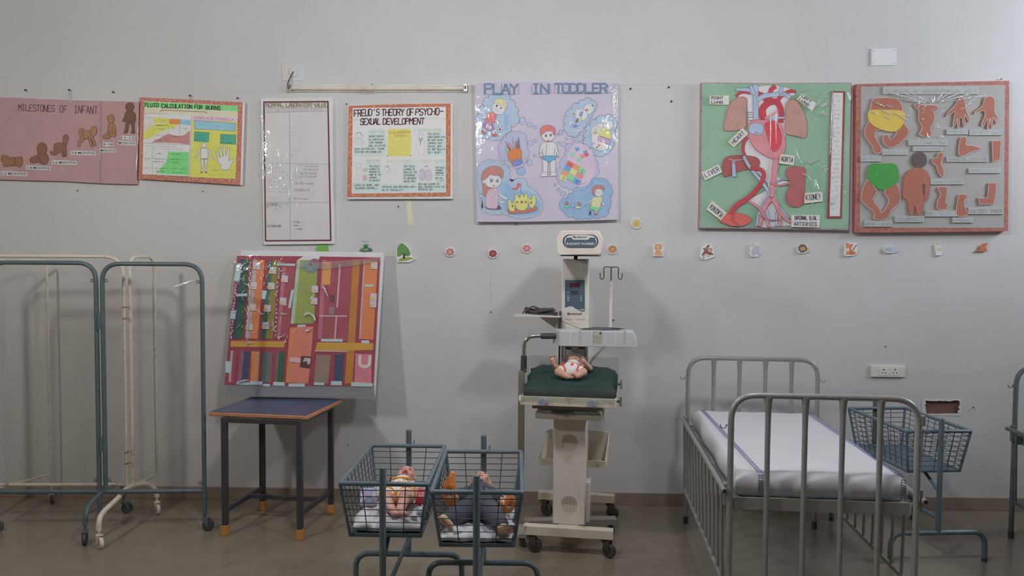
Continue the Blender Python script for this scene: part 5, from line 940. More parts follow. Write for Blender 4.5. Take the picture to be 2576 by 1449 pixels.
def bar(mb, a, b, w_, h_, m):
    a = Vector(a); b = Vector(b); d = (b-a).normalized(); s_ = d.cross(Vector((0, 0, 1)))
    s_ = s_.normalized() if s_.length > .01 else ex; u = s_.cross(d).normalized()
    q = [s_*w_/2+u*h_/2, -s_*w_/2+u*h_/2, -s_*w_/2-u*h_/2, s_*w_/2-u*h_/2]; mb.hexa([a+v for v in q], [b+v for v in q], m)
for p in ft:
    mb = MB(); bar(mb, p+Vector((0, 0, .03)), p+Vector((0, 0, .724)), .033, .033, BLK); lg = mb.build('leg', t, bevel=.003)
    f = MB(); q = [ex*.021+ey*.021, -ex*.021+ey*.021, -ex*.021-ey*.021, ex*.021-ey*.021]; f.hexa([p+v*1.15 for v in q], [p+v*.95+Vector((0, 0, .062)) for v in q], ORF); f.build('rubber_foot', lg, bevel=.003)
for a, b in ((0, 1), (1, 2), (2, 3), (3, 0)):
    mb = MB(); bar(mb, ft[a]+Vector((0, 0, .708)), ft[b]+Vector((0, 0, .708)), .026, .03, BLK); mb.build('top_rail', t, bevel=.002)
for a, b in ((0, 3), (1, 2)):
    mb = MB(); bar(mb, ft[a]+Vector((0, 0, .15)), ft[b]+Vector((0, 0, .15)), .022, .03, BLK); mb.build('side_stretcher', t, bevel=.002)
mb = MB(); bar(mb, ft[0].lerp(ft[3], .62)+Vector((0, 0, .15)), ft[1].lerp(ft[2], .62)+Vector((0, 0, .15)), .022, .026, BLK); mb.build('middle_stretcher', t, bevel=.002)
# ----- the coloured model board leaning on the wall, standing on the table
pb_, pt_ = Vector((0, 5.02, .752)), Vector((0, 5.165, 1.74)); sl = (pt_-pb_).normalized(); nb = Vector((0, -sl.z, sl.y))
S = Sheet(pb_, nb, (520, 600, .2968)); kk = .42
t = thing('model_board', 'coloured paper model board in clear plastic leaning on the wall above the blue table', 'board', (-1.55, 5.06, .752))
MRN = M((122, 50, 62), .7, k=kk, noise=.06, scale=12); GYB = M((158, 160, 166), .6, k=kk, noise=.04, scale=12); GY2 = M((126, 128, 134), .45, k=kk, noise=.08, scale=8)
fr = [(258, 146), (800, 150), (825, 150), (960, 152), (1470, 160), (1412, 1255), (850, 1250), (150, 1238)]
mb = MB(); S.poly(mb, [(292, 100), (1502, 118), (1425, 1340), (150, 1338)], -.006, GYB, .03); S.poly(mb, [(152, 1236), (1418, 1252), (1424, 1338), (152, 1336)], -.004, M((104, 109, 120), .5, k=kk, noise=.1, scale=6)); mb.build('backing_board', t, smooth=0, bevel=.002)
mb = MB(); S.poly(mb, fr, .002, MRN, .008); mb.build('maroon_sheet', t, smooth=0)
mb = MB(); S.poly(mb, [(150, 1240), (1420, 1255), (1424, 1362), (148, 1338)], .004, FILM(.04, .2, tint=(.9, .91, .94), bump=.4, scale=9, haze=.35, name='cloudy_plastic')); mb.build('plastic_skirt', t, smooth=0)
def strip(pts, m, m2=None, f=.28, h=.004, side=0):
    """a pocket of folded paper, its left flap in a second colour"""
    mb = MB(); S.poly(mb, pts, h, m, .0015)
    if m2:
        a, b, c, d = pts; L = lambda p, q, u: (p[0]+(q[0]-p[0])*u, p[1]+(q[1]-p[1])*u)
        S.poly(mb, [a, L(a, b, f), L(d, c, f), d], h+.0006, m2)
    return mb.build('paper_pocket', t, smooth=0)
def P_(c, **k): return M(c, .7, k=kk, noise=.07, scale=14)
GRN = P_((44, 74, 58)); NVY = P_((52, 60, 84)); ORG = P_((178, 98, 60)); GRT = P_((142, 132, 136)); OLV = P_((108, 98, 52)); DGN = P_((50, 84, 68)); LIM = P_((112, 124, 64)); LIM2 = P_((128, 146, 128)); ROS = P_((128, 60, 72)); ROS2 = P_((140, 84, 98)); SAL = P_((188, 96, 82)); ORB = P_((204, 100, 62)); OCH = P_((146, 96, 44)); OCH2 = P_((158, 118, 50)); MAU = P_((112, 74, 92)); TAU = P_((114, 96, 86)); PNK = P_((164, 96, 108)); TEAL = P_((46, 86, 84)); GWN = P_((96, 80, 80))
strip([(285, 175), (362, 175), (302, 850), (215, 850)], GRN, NVY, .35); strip([(392, 180), (492, 185), (430, 850), (325, 845)], ORG, GRT, .38); strip([(530, 185), (612, 190), (560, 850), (455, 845)], OLV, DGN, .4); strip([(640, 240), (755, 240), (690, 850), (590, 850)], ROS, ROS2, .3)
strip([(765, 182), (945, 182), (908, 722), (710, 722)], LIM, LIM2, .16); strip([(705, 755), (905, 745), (860, 1230), (668, 1222)], SAL, ORB, .2)
strip([(978, 182), (1240, 185), (1190, 870), (940, 850)], ROS, ROS2, .14); strip([(1330, 185), (1450, 195), (1412, 858), (1290, 850)], ORG, GRT, .1)
strip([(1240, 180), (1300, 182), (1235, 1230), (1170, 1228)], OCH); strip([(205, 868), (665, 870), (655, 922), (200, 918)], OCH2); strip([(935, 880), (1412, 885), (1410, 945), (918, 955)], OCH2, h=.0046)
strip([(205, 950), (250, 952), (232, 1222), (185, 1215)], ROS, GRT, .4); strip([(285, 955), (370, 960), (345, 1215), (258, 1210)], NVY, MAU, .4); strip([(380, 955), (450, 958), (435, 1215), (368, 1208)], P_((160, 112, 76)), ORG, .45); strip([(478, 958), (560, 962), (545, 1222), (468, 1220)], GWN, TEAL, .42); strip([(590, 960), (665, 962), (645, 1222), (575, 1222)], GRN, GWN, .3)
strip([(930, 985), (1050, 990), (1030, 1228), (905, 1225)], TAU); strip([(1085, 985), (1165, 978), (1150, 1225), (1080, 1225)], NVY); strip([(1262, 975), (1398, 982), (1395, 1228), (1252, 1226)], PNK)
CRD = M((140, 156, 160), .7, k=kk, noise=.04)
for q in ([(255, 210), (298, 212), (275, 368), (230, 362)], [(595, 210), (752, 214), (750, 234), (590, 228)], [(470, 440), (510, 442), (495, 515), (465, 512)], [(205, 610), (250, 612), (240, 685), (200, 680)], [(160, 1040), (212, 1042), (205, 1142), (158, 1138)], [(250, 470), (345, 466), (340, 488), (245, 490)], [(718, 432), (738, 436), (712, 590), (690, 585)],
          [(770, 730), (840, 730), (838, 750), (768, 750)], [(970, 850), (1152, 852), (1150, 876), (968, 874)], [(1312, 862), (1378, 864), (1376, 888), (1310, 886)], [(1340, 388), (1412, 390), (1410, 408), (1338, 406)], [(255, 1212), (362, 1216), (358, 1242), (250, 1238)], [(365, 1208), (472, 1212), (470, 1242), (362, 1240)], [(478, 1232), (535, 1234), (533, 1254), (476, 1250)], [(565, 1214), (662, 1218), (660, 1250), (562, 1246)], [(694, 1228), (832, 1230), (830, 1258), (692, 1256)], [(910, 1220), (998, 1222), (996, 1244), (908, 1242)], [(1055, 1208), (1146, 1210), (1144, 1245), (1050, 1242)], [(1226, 1215), (1408, 1228), (1406, 1256), (1222, 1252)]):
    mb = MB(); S.poly(mb, q, .0065, CRD, .0015); mb.build('label_card', t, smooth=0)
BDM = M((150, 148, 156), .7, k=kk); BDY = M((166, 134, 80), .7, k=kk)
for x, y in ((425, 235), (397, 402), (388, 582), (362, 748), (562, 270), (548, 402), (515, 592), (500, 738), (662, 342), (648, 530), (918, 430), (912, 530), (1415, 495), (1412, 555), (1420, 230)):
    mb = MB(); S.poly(mb, [(x-28, y-30), (x+26, y-28), (x+24, y+30), (x-30, y+28)], .012, BDM, .008); S.poly(mb, [(x-34, y+2), (x+6, y+6), (x+4, y+22), (x-36, y+18)], .0125, BDY); mb.build('folded_paper_bed', t, smooth=0)
mb = MB(); S.poly(mb, [(800, 995), (882, 1000), (868, 1098), (790, 1088)], .009, P_((70, 46, 50)), .006); S.poly(mb, [(705, 1005), (800, 1015), (795, 1055), (702, 1045)], .0085, P_((166, 136, 136)), .002); S.poly(mb, [(830, 1010), (882, 1015), (876, 1060), (856, 1070), (850, 1040), (815, 1045)], .0095, P_((150, 140, 144))); mb.build('paper_trolley', t, smooth=0)
mb = MB(); S.poly(mb, [(985, 198), (1058, 200), (1045, 395), (975, 392)], .006, P_((176, 116, 60)), .002); S.poly(mb, [(1048, 478), (1085, 480), (1080, 540), (1042, 536)], .0065, P_((82, 54, 62))); S.poly(mb, [(1040, 580), (1084, 582), (1080, 645), (1034, 640)], .0065, P_((112, 96, 104))); mb.build('paper_desks', t, smooth=0)
mb = MB(); WL = M((156, 130, 140), .6, k=kk); S.line(mb, [(1130, 220), (1105, 580)], 14, .0062, WL); S.line(mb, [(1100, 660), (1085, 860)], 13, .0062, WL); S.line(mb, [(960, 655), (1185, 658)], 12, .0064, WL); S.line(mb, [(918, 952), (1190, 958)], 10, .0062, WL); mb.build('paper_partition', t, smooth=0)
mb = MB(); S.line(mb, arcp([(1300, 995), (1298, 1060), (1330, 1085), (1375, 1070), (1385, 995)]), 26, .0066, M((176, 156, 158), .7, k=kk)); mb.build('paper_arch', t, smooth=0)
mb = MB(); S.poly(mb, sm([(820, 215), (860, 195), (948, 190), (945, 240), (925, 278), (870, 285), (825, 260)]), .008, P_((92, 108, 112)), .002); S.poly(mb, ell(915, 190, 34, 20), .0092, P_((124, 72, 92))); S.poly(mb, ell(880, 218, 14, 12), .0094, P_((52, 50, 56))); S.scrib(mb, 850, 268, 920, 18, 4, .0094, CRD); mb.build('round_paper_badge', t, smooth=0)
mb = MB(); S.poly(mb, [(820, 150), (960, 150), (948, 182), (770, 182)], .0045, GYB, .001); mb.build('plastic_patch', t, smooth=0)
rnd = random.Random(11); fl = [(16, [(975, 400), (1000, 430), (1025, 490)]), (30, [(825, 655), (855, 632), (880, 640)]), (26, [(885, 640), (905, 660), (920, 700)]), (12, [(870, 520), (900, 490), (908, 450)]), (18, [(830, 790), (865, 775), (885, 755)]), (10, [(735, 790), (760, 765)]), (16, [(330, 910), (345, 885), (385, 880)]), (20, [(255, 1222), (310, 1205), (360, 1200)])]
for x0, y0, x1, y1, n in ((370, 200, 335, 840, 30), (608, 250, 575, 850, 16), (245, 380, 205, 850, 18)):
    for i in range(n):
        u = i/n; x, y = x0+(x1-x0)*u, y0+(y1-y0)*u; fl.append((rnd.uniform(8, 18), [(x+rnd.uniform(-9, 9), y+k*rnd.uniform(7, 13)) for k in range(3)]))
film(S, [(262, 140), (1475, 158), (1415, 1258), (148, 1240)], .022, t, fl, seed=12, specks=60, area_=(215, 180, 700, 880))
mb = MB(); S.poly(mb, [(770, 240), (1000, 262), (1250, 230), (1470, 190), (1475, 160), (1000, 200), (770, 205)], .0225, FILM(.04, .25, haze=.3, name='wide_sticky_tape')); mb.build('wide_sticky_tape', t, smooth=0)
# ---------------------------------------------------------------- the radiant warmer and what stands with it
WO = Vector((.27, 4.70, 0)); WU = Vector((.9914, -.1305, 0)); WV = Vector((.1305, .9914, 0))
def wx(v): v = Vector(v); return WO+WU*v.x+WV*v.y+Vector((0, 0, v.z))
KW = .42
CW = M((160, 154, 146), .38, k=KW, noise=.05, scale=12); CWR = M((157, 150, 138), .45, k=KW, rgb2=(112, 86, 66), scale=26, spread=.30, soft=.12); DKP = M((48, 46, 48), .5, k=KW); GKN = M((104, 112, 124), .35, k=KW); ACR = FILM(.045, .05, tint=(.93, .95, .94), haze=.05, name='clear_acrylic'); BKL = M((46, 46, 50), .4, k=KW)
t = thing('radiant_warmer', 'tall cream baby warmer on castors with a green mattress tray', 'baby warmer', wx((0, -.02, 0)))
def wb(name, x0, x1, y0, y1, z0, z1, m, bev=.004, par=None):
    mb = MB(); mb.box(x0, x1, y0, y1, z0, z1, m, wx); return mb.build(name, par or t, bevel=bev)
wb('base_bar', -.258, .258, -.37, -.315, .105, .160, CWR); wb('base_bar', -.25, .25, .28, .335, .105, .158, CWR); wb('base_beam', -.06, .06, -.315, .28, .108, .155, CWR)
for x, y, yw in ((-.215, -.342, -.1), (.215, -.342, -.55), (-.215, .305, -.5), (.215, .305, -.25)): caster(wx((x, y, 0)), t, .042, yw-.13, M((64, 62, 60), .4, k=KW, metal=.5), RUB, .106)
pil = wb('pillar', -.095, .093, -.30, -.12, .155, .79, CW, .006); wb('pillar_side_cover', .093, .118, -.26, -.14, .16, .40, CW)
for cz, dk in ((.635, 1), (.275, .6)):
    mb = MB(); n = 11
    for i in range(n):
        x = -.042+.084*i/(n-1); h = .05*math.sqrt(max(.05, 1-((x)/.048)**2))
        mb.box(x-.0016, x+.0016, -.3006, -.298, cz-.001, cz+h, M((66, 56, 46), .8, k=KW), wx); mb.box(x-.0012, x+.0012, -.3004, -.298, cz-h, cz-.001, M((120, 108, 92), .8, k=KW), wx)
    mb.build('vent_slots', pil, smooth=0)
col = wb('column', -.082, .082, .0, .10, .155, 1.694, CW, .006)
# storage bins behind the pillar
mb = MB(); th = .006
def plate(P, d): mb.hexa([wx(p) for p in P], [wx((p[0]+d[0], p[1]+d[1], p[2]+d[2])) for p in P], CWR)
for sx, xt, xb, xf in ((-1, .150, .168, .205), (1, .215, .205, .200)):
    plate([(sx*.09, .0, .465), (sx*xb, .0, .465), (sx*xt, .0, .64), (sx*.09, .0, .648)][::sx], (0, .006, 0))
    plate([(sx*xt, .0, .64), (sx*xb, .0, .465), (sx*xf, -.16, .462), (sx*(xf-.004), -.16, .50)][::sx], (sx*.006, 0, 0))
mb.hexa([wx((-.205, -.16, .46)), wx((.203, -.16, .46)), wx((.205, .0, .46)), wx((-.168, .0, .46))], [wx((-.205, -.16, .466)), wx((.203, -.16, .466)), wx((.205, .0, .466)), wx((-.168, .0, .466))], CWR)
mb.hexa([wx((-.21, -.166, .46)), wx((.206, -.166, .46)), wx((.206, -.16, .46)), wx((-.21, -.16, .46))], [wx((-.206, -.166, .502)), wx((.204, -.166, .502)), wx((.204, -.16, .502)), wx((-.206, -.16, .502))], CWR)
mb.build('storage_bin', t, bevel=.002)
# tray
wb('under_frame', -.19, .18, -.40, .0, .79, .825, CWR); wb('cassette_drawer', -.17, .165, -.41, -.03, .828, .846, M((128, 128, 124), .3, k=KW)); wb('cassette', -.095, .03, -.415, -.1, .826, .842, M((70, 74, 72), .4, k=KW), .003)
wb('slide_rail', -.205, .19, -.42, -.40, .852, .878, M((104, 92, 84), .5, k=KW), .003)
wb('drawer_stop', .185, .20, -.42, -.36, .80, .88, CWR, .002)
mb = MB()
for a in ((-.268, .268, -.462, -.445, .877, .928), (-.268, .268, .0, -.012, .877, .928), (-.268, -.255, -.445, -.012, .877, .928), (.255, .268, -.445, -.012, .877, .928), (-.255, .255, -.445, -.012, .888, .902)): mb.box(*a, CWR, wx)
mb.build('bed_tray', t, bevel=.003)
for x in (-.138, .132):
    mb = MB(); mb.tube([wx((x, -.462, .905)), wx((x, -.492, .905))], .0235, GKN, 20); mb.build('round_knob', t, bevel=.003)
for z, y in ((.905, -.40), (.985, -.30)):
    mb = MB(); mb.tube([wx((.268, y, z)), wx((.285, y, z))], .007, DKP, 8); mb.box(.283, .297, y-.012, y+.012, z-.025, z+.028, M((92, 92, 94), .4, k=KW), wx); mb.build('side_clamp', t, bevel=.002)
mb = MB(); mb.tube([wx((-.268, -.2, 1.03)), wx((-.285, -.2, 1.03))], .009, DKP, 10); mb.build('small_knob', t)
mb = MB(); mb.tube([wx((-.262, -.44, .905)), wx((-.275, -.44, .905))], .026, CWR, 14); mb.build('hinge_disc', t)
# acrylic guards: curved left side, back, right and low front
def acrylic(name, pts, nrm):
    mb = MB(); n = Vector(nrm)*.004; P = [wx(p) for p in pts]; N = (WU*n.x+WV*n.y); mb.hexa(P, [p+N for p in P], ACR); return mb.build(name, t)
arcL = [(-.274, -.45, .93), (-.274, -.45, .99)]+[(-.274, -.45+.30*math.sin(a), .99+.105*(1-math.cos(a))) for a in [math.pi/2*i/8 for i in range(1, 9)]]+[(-.274, -.02, 1.10), (-.274, -.02, .93)]
acrylic('acrylic_side', arcL, (1, 0, 0)); acrylic('acrylic_side', [(.274, y, z) for x, y, z in [(-.2, -.45, .93), (-.2, -.45, .97), (-.2, -.02, 1.10), (-.2, -.02, .93)]], (-1, 0, 0))
acrylic('acrylic_back', [(-.268, -.018, .93), (.268, -.018, .93), (.268, -.018, 1.10), (-.268, -.018, 1.10)], (0, 1, 0)); acrylic('acrylic_front', [(-.262, -.466, .90), (.262, -.466, .90), (.262, -.466, .985), (-.262, -.466, .985)], (0, 1, 0))
# heater head
mb = MB(); P0 = [(-.085, 1.722), (-.075, 1.717), (.158, 1.722), (.168, 1.735), (.176, 1.82), (.168, 1.828), (.152, 1.860), (-.066, 1.860), (-.092, 1.815), (-.088, 1.74)]
f = [wx((x, -.245, z)) for x, z in P0]; b = [wx((x*1.03-.012, .16, z)) for x, z in P0]; mb.hexa(f, b, CW); hd = mb.build('heater_head', t, bevel=.005)
mb = MB(); mb.box(-.07, .15, -.22, .14, 1.712, 1.719, DKP, wx); mb.build('heater_grille', hd)
wb('neck', -.011, .011, .02, .045, 1.69, 1.722, BKL, .002)
NAVY = M((46, 54, 66), .4, k=.5); NAV2 = M((64, 78, 92), .4, k=.5); SIL = M((166, 166, 162), .5, k=.5); RDL = M((160, 60, 56), .5, k=.5)
H = Sheet(wx((0, -.245, 1.79)), -WV, (1400, 570, .17264)); K2 = Sheet(wx((0, 0, 1.4)), -WV, (1400, 570, .17264))
def stad(x0, y0, x1, y1):
    r = (y1-y0)/2; return [(x1-r+r*math.sin(a), y0+r-r*math.cos(a)) for a in [math.pi*i/12 for i in range(13)]]+[(x0+r-r*math.sin(a), y1-r+r*math.cos(a)) for a in [math.pi*i/12 for i in range(13)]]
mb = MB(); H.poly(mb, stad(90, 116, 610, 312), .0008, NAVY); H.poly(mb, stad(113, 128, 590, 306), .0012, SIL); H.poly(mb, [(150, 160), (560, 160)]+[(x, y) for x, y in stad(126, 150, 578, 308) if y > 185], .0016, NAV2); H.poly(mb, stad(222, 122, 482, 192), .002, SIL)
H.print(mb, 'RADIANT WARMER', rect(150, 232, 552, 268), .0022, SIL, bold=.02)
def logo(S, mb, x0, y0, x1, y1, h):
    H_ = y1-y0; S.print(mb, 'NEOKRAFT', rect(x0+H_*1.5, y0+H_*.18, x1, y1-H_*.12), h, M((58, 54, 56), .5, k=.5), bold=.035)
    c = (x0+H_*.6, (y0+y1)/2); S.poly(mb, sm([(c[0]-H_*.65, c[1]), (c[0]-H_*.1, c[1]-H_*.6), (c[0]-H_*.15, c[1]+H_*.1), (c[0]-H_*.1, c[1]+H_*.5)]), h, M((58, 54, 56), .5, k=.5)); S.poly(mb, sm([(c[0]+H_*.65, c[1]), (c[0]+H_*.1, c[1]+H_*.6), (c[0]+H_*.15, c[1]-H_*.1), (c[0]+H_*.1, c[1]-H_*.5)]), h, M((58, 54, 56), .5, k=.5))
    S.poly(mb, [(c[0]-H_*.12, c[1]-H_*.5), (c[0], c[1]-H_*.5), (c[0]+H_*.12, c[1]+H_*.1), (c[0], c[1]+H_*.1)], h+.0002, RDL)
logo(H, mb, 240, 136, 450, 172, .0024); mb.build('name_plate', hd, smooth=0)
mb = MB(); K2.poly(mb, [(123, 778), (412, 778), (412, 1232), (372, 1240), (320, 1225), (270, 1190), (235, 1166), (180, 1162), (123, 1184)], .001, NAV2); K2.poly(mb, sm([(123, 1186), (180, 1164), (235, 1168), (290, 1206), (320, 1228), (220, 1240), (123, 1236)]), .0008, SIL)
K2.scrib(mb, 124, 766, 410, 9, 3, .001, M((110, 116, 122), .5, k=.5))
K2.poly(mb, rect(190, 820, 342, 886), .0014, M((76, 40, 48), .25, k=.5)); K2.poly(mb, rect(210, 932, 318, 996), .0014, M((56, 58, 62), .25, k=.5))
LBT = M((128, 142, 162), .5, k=.5)
for x, y, w_, h_ in ((168, 955, 22, 12), (168, 1012, 20, 14), (170, 1042, 26, 22), (170, 1074, 26, 20), (360, 1012, 20, 12), (358, 1042, 24, 22), (358, 1074, 24, 18)): K2.poly(mb, rect(x-w_/2, y-h_/2, x+w_/2, y+h_/2), .0014, LBT)
for i, (x0, y, x1) in enumerate(((235, 814, 300), (235, 922, 300), (340, 938, 380), (205, 992, 228), (300, 992, 318), (250, 1018, 285), (188, 1038, 215), (250, 1064, 280), (295, 1036, 340), (298, 1064, 336))): K2.scrib(mb, x0, y, x1, 6, 2.4, .0014, LBT, i)
K2.print(mb, 'Neo 2000', rect(295, 1200, 402, 1224), .0014, SIL, bold=.02); mb.build('control_panel', col, smooth=0)
mb = MB(); logo(K2, mb, 155, 1254, 374, 1294, .001); K2.line(mb, [(128, 1354), (246, 1354)], 4, .001, NAVY); K2.line(mb, [(290, 1354), (408, 1354)], 4, .001, NAVY); mb.build('maker_print', col, smooth=0)
K3 = K2.w(1370, 860, .09665); mb = MB(); K3.poly(mb, rect(540, 135, 1045, 425), .0008, M((158, 156, 148), .5, k=KW)); K3.line(mb, [(545, 400), (545, 140), (1040, 140), (1040, 420)], 12, .0012, NAVY); K3.poly(mb, rect(545, 138, 1040, 190), .0014, NAVY); K3.poly(mb, ell(786, 164, 105, 24), .0018, SIL)
for i, (x0, y, x1) in enumerate(((665, 240, 905), (690, 262, 885), (590, 300, 990), (700, 322, 880), (565, 370, 1010), (640, 392, 940))): K3.scrib(mb, x0, y, x1, 14, 7, .0014, M((70, 72, 74), .5, k=KW), i)
K3.scrib(mb, 485, 450, 600, 14, 7, .001, M((150, 90, 84), .5, k=KW)); K3.scrib(mb, 450, 500, 610, 18, 7, .001, M((80, 80, 82), .5, k=KW), 3); K3.scrib(mb, 880, 450, 1060, 14, 7, .001, M((80, 80, 82), .5, k=KW), 4); mb.build('rating_label', col, smooth=0)
# shelf with gusset on the left of the column
sh = wb('side_shelf', -.365, -.082, -.09, .10, 1.342, 1.348, CW, .001)
mb = MB(); mb.hexa([wx((-.365, -.09, 1.348)), wx((-.082, -.09, 1.348)), wx((-.082, -.084, 1.348)), wx((-.365, -.084, 1.348))], [wx((-.36, -.09, 1.36)), wx((-.10, -.09, 1.352)), wx((-.10, -.084, 1.352)), wx((-.36, -.084, 1.36))], CW); mb.build('shelf_lip', sh)
mb = MB(); mb.hexa([wx((-.24, .05, 1.342)), wx((-.082, .05, 1.342)), wx((-.082, .05, 1.235))], [wx((-.24, .056, 1.342)), wx((-.082, .056, 1.342)), wx((-.082, .056, 1.235))], CW); mb.build('shelf_gusset', sh)
# drip pole
mb = MB(); mb.tube(fillet([wx((.095, .06, .99)), wx((.095, .06, 1.06)), wx((.215, .10, 1.19)), wx((.215, .10, 1.56))], .03), .0095, CW, 10); dp = mb.build('drip_pole', t)
mb = MB(); mb.tube([wx((.215, .10, 1.55)), wx((.215, .10, 1.644))], .0045, M((74, 70, 68), .4, k=KW), 8)
mb.build('drip_rod', dp)
for s_ in (-1, 1):
    mb = MB(); mb.tube(arcp([(0, 0), (.042*s_, 0), (.044*s_, -.04), (.046*s_, -.066), (.056*s_, -.073), (.066*s_, -.066), (.068*s_, -.035)], 5) and [wx((.215+x, .10, 1.644+z)) for x, z in arcp([(0, 0), (.042*s_, 0), (.044*s_, -.04), (.046*s_, -.066), (.056*s_, -.073), (.066*s_, -.066), (.068*s_, -.035)], 5)], .0035, M((74, 70, 68), .4, k=KW), 8); mb.build('drip_hook', dp)
mb = MB(); mb.tube([wx((-.088, -.008, 1.375)), wx((-.09, -.012, 1.2)), wx((-.092, -.012, 1.0)), wx((-.09, -.01, .94))], .006, BKL, 8); mb.build('power_lead', t)
# ----- mattress on the tray
MG = M((25, 46, 42), .8, k=.5, noise=.12, scale=14, bump=.4)
def cushion(x0, x1, y0, y1, z0, z1, m, seed, X, nx=44, ny=40, puff=.02, wr=.006, seam=None, sharp=14):
    rnd = random.Random(seed); ph = [rnd.uniform(0, 6.28) for _ in range(6)]; vs = []; fs = []
    def h(u, v):
        e = min(u, 1-u); g = min(v, 1-v); k = (1-math.exp(-e*sharp))*(1-math.exp(-g*sharp))
        w_ = wr*(math.sin(u*11+v*5+ph[0])+.7*math.sin(u*23-v*9+ph[1])+.6*math.sin(v*19+u*7+ph[2])+.4*math.sin(u*41+v*23+ph[3]))
        s = seam(u, v) if seam else 0
        return k, w_*k+puff*k+s
    for top in (1, 0):
        for j in range(ny+1):
            for i in range(nx+1):
                u, v = i/nx, j/ny; k, d = h(u, v); zm = (z0+z1)/2
                z = zm+(z1-zm)*min(1, k+.35)+d-puff*.0 if top else zm-(zm-z0)*min(1, k*1.6+.35)
                vs.append(X((x0+(x1-x0)*u+.008*math.sin(v*17+ph[4])*(1-k), y0+(y1-y0)*v+.007*math.sin(u*19+ph[5])*(1-k), z)))
    N = (nx+1)*(ny+1)
    for j in range(ny):
        for i in range(nx): a = j*(nx+1)+i; fs.append((a, a+1, a+nx+2, a+nx+1)); fs.append((N+a, N+a+nx+1, N+a+nx+2, N+a+1))
    for i in range(nx): fs.append((i, N+i, N+i+1, i+1)); a = ny*(nx+1)+i; fs.append((a, a+1, N+a+1, N+a))
    for j in range(ny): a = j*(nx+1); b = a+nx+1; fs.append((a, b, N+b, N+a)); a += nx; b += nx; fs.append((a, N+a, N+b, b))
    mb = MB(); mb.add(vs, fs, m); return mb
mb = cushion(-.257, .259, -.438, -.022, .904, .992, MG, 4, wx, puff=.008, wr=.004, seam=lambda u, v: .058*v*v-.022*math.exp(-((v-.56-.05*math.sin(u*6))/.035)**2)+.012*math.exp(-((v-.72)/.12)**2))
o = mb.build('mattress', smooth=80); tag(o, 'dark green baby mattress on the warmer tray', 'mattress')
# ----- coiled power cable on the shelf
t = thing('power_cable', 'black power cable coiled on the warmer side shelf', 'cable', wx((-.22, 0, 1.348)))
rnd = random.Random(2); pts = []
for i in range(120):
    a = i/120*2*math.pi*5; pts.append(wx((-.215+(.085+.012*math.sin(i*.9))*math.cos(a), .005+(.05+.01*math.sin(i*.7))*math.sin(a), 1.354+.0075*(i/24)+.004*math.sin(a*2+1))))
mb = MB(); mb.tube(pts, .0045, BKL, 7); mb.build('coil', t)
mb = MB(); mb.tube(arcp([tuple(v)[:2] for v in ((-.30, 1.356), (-.28, 1.385), (-.255, 1.40), (-.22, 1.392), (-.17, 1.37))], 5) and [wx((x, -.03, z)) for x, z in arcp([(-.30, 1.356), (-.28, 1.385), (-.255, 1.402), (-.22, 1.392), (-.16, 1.365)], 5)], .0045, BKL, 7); mb.tube([wx((x, -.05, z)) for x, z in arcp([(-.315, 1.354), (-.30, 1.378), (-.27, 1.376), (-.22, 1.36)], 5)], .0045, BKL, 7); mb.build('loose_loop', t)
mb = MB(); mb.box(-.135, -.10, -.06, -.03, 1.35, 1.372, BKL, lambda v: wx(v)); mb.tube([wx((-.12, -.05, 1.365)), wx((-.13, -.055, 1.392)), wx((-.155, -.055, 1.388))], .005, BKL, 6); mb.build('plug', t, bevel=.004)
# ----- phototherapy lamp on its own stand
KP = .42
GRYL = M((142, 145, 147), .35, k=KP, noise=.03); BRG = M((98, 90, 82), .4, k=KP, noise=.05); CHM = M((150, 148, 146), .18, k=KP, metal=.9); SLV = M((50, 48, 52), .5, k=KP); GBR = M((116, 112, 106), .4, k=KP)
t = thing('phototherapy_lamp', 'grey box lamp on a bent chrome arm and brown post reaching over the warmer', 'lamp', (-.05, 4.62, 0))
mb = MB(); mb.box(-.072, -.032, 4.60, 4.64, .06, 1.02, BRG); mb.build('post', t, bevel=.003)
mb = MB(); mb.tube([(-.04, 4.62, 1.01), (-.038, 4.62, 1.112)], .0185, SLV, 14); mb.build('post_grip', t, bevel=.003)
mb = MB(); mb.tube(fillet([(-.038, 4.62, 1.10), (-.034, 4.62, 1.228), (.20, 4.60, 1.238)], .115, 12), .0125, CHM, 14); mb.build('bent_arm', t)
mb = MB(); mb.tube([(.062, 4.60, 1.232), (.172, 4.592, 1.234)], .0175, SLV, 14); mb.build('arm_grip', t, bevel=.003)
mb = MB(); ff = [(.170, 1.183), (.626, 1.178), (.624, 1.222), (.604, 1.264), (.590, 1.270), (.170, 1.272)]; mb.hexa([Vector((x, 4.512, z)) for x, z in ff], [Vector((x+.02-.055*(x < .2), 4.66, z)) for x, z in ff], GRYL); lh = mb.build('lamp_head', t, bevel=.003)
PH = Sheet((.4, 4.512, 1.22), (0, -1, 0), (1270, 560, .2208))
mb = MB()
for x in (740, 992, 1255): PH.line(mb, [(x, 1225), (x, 1392)], 8, .0008, M((164, 166, 166), .4, k=KP))
for x in (860, 1365): PH.poly(mb, rect(x-14, 1228, x+14, 1390), .0006, M((132, 134, 134), .4, k=KP))
PH.poly(mb, rect(1000, 1240, 1112, 1382), .001, M((140, 140, 124), .6, k=KP)); PH.poly(mb, ell(1090, 1262, 13, 13), .0014, M((50, 52, 54), .5, k=KP)); PH.scrib(mb, 1018, 1258, 1055, 9, 4, .0014, M((60, 62, 62), .6, k=KP))
for i in range(8): PH.scrib(mb, 1004, 1290+i*12, 1104, 6, 3, .0014, M((96, 96, 86), .6, k=KP), i)
PH.poly(mb, ell(1462, 1384, 5, 5), .001, M((84, 84, 84), .5, k=KP)); mb.build('face_print', lh, smooth=0)
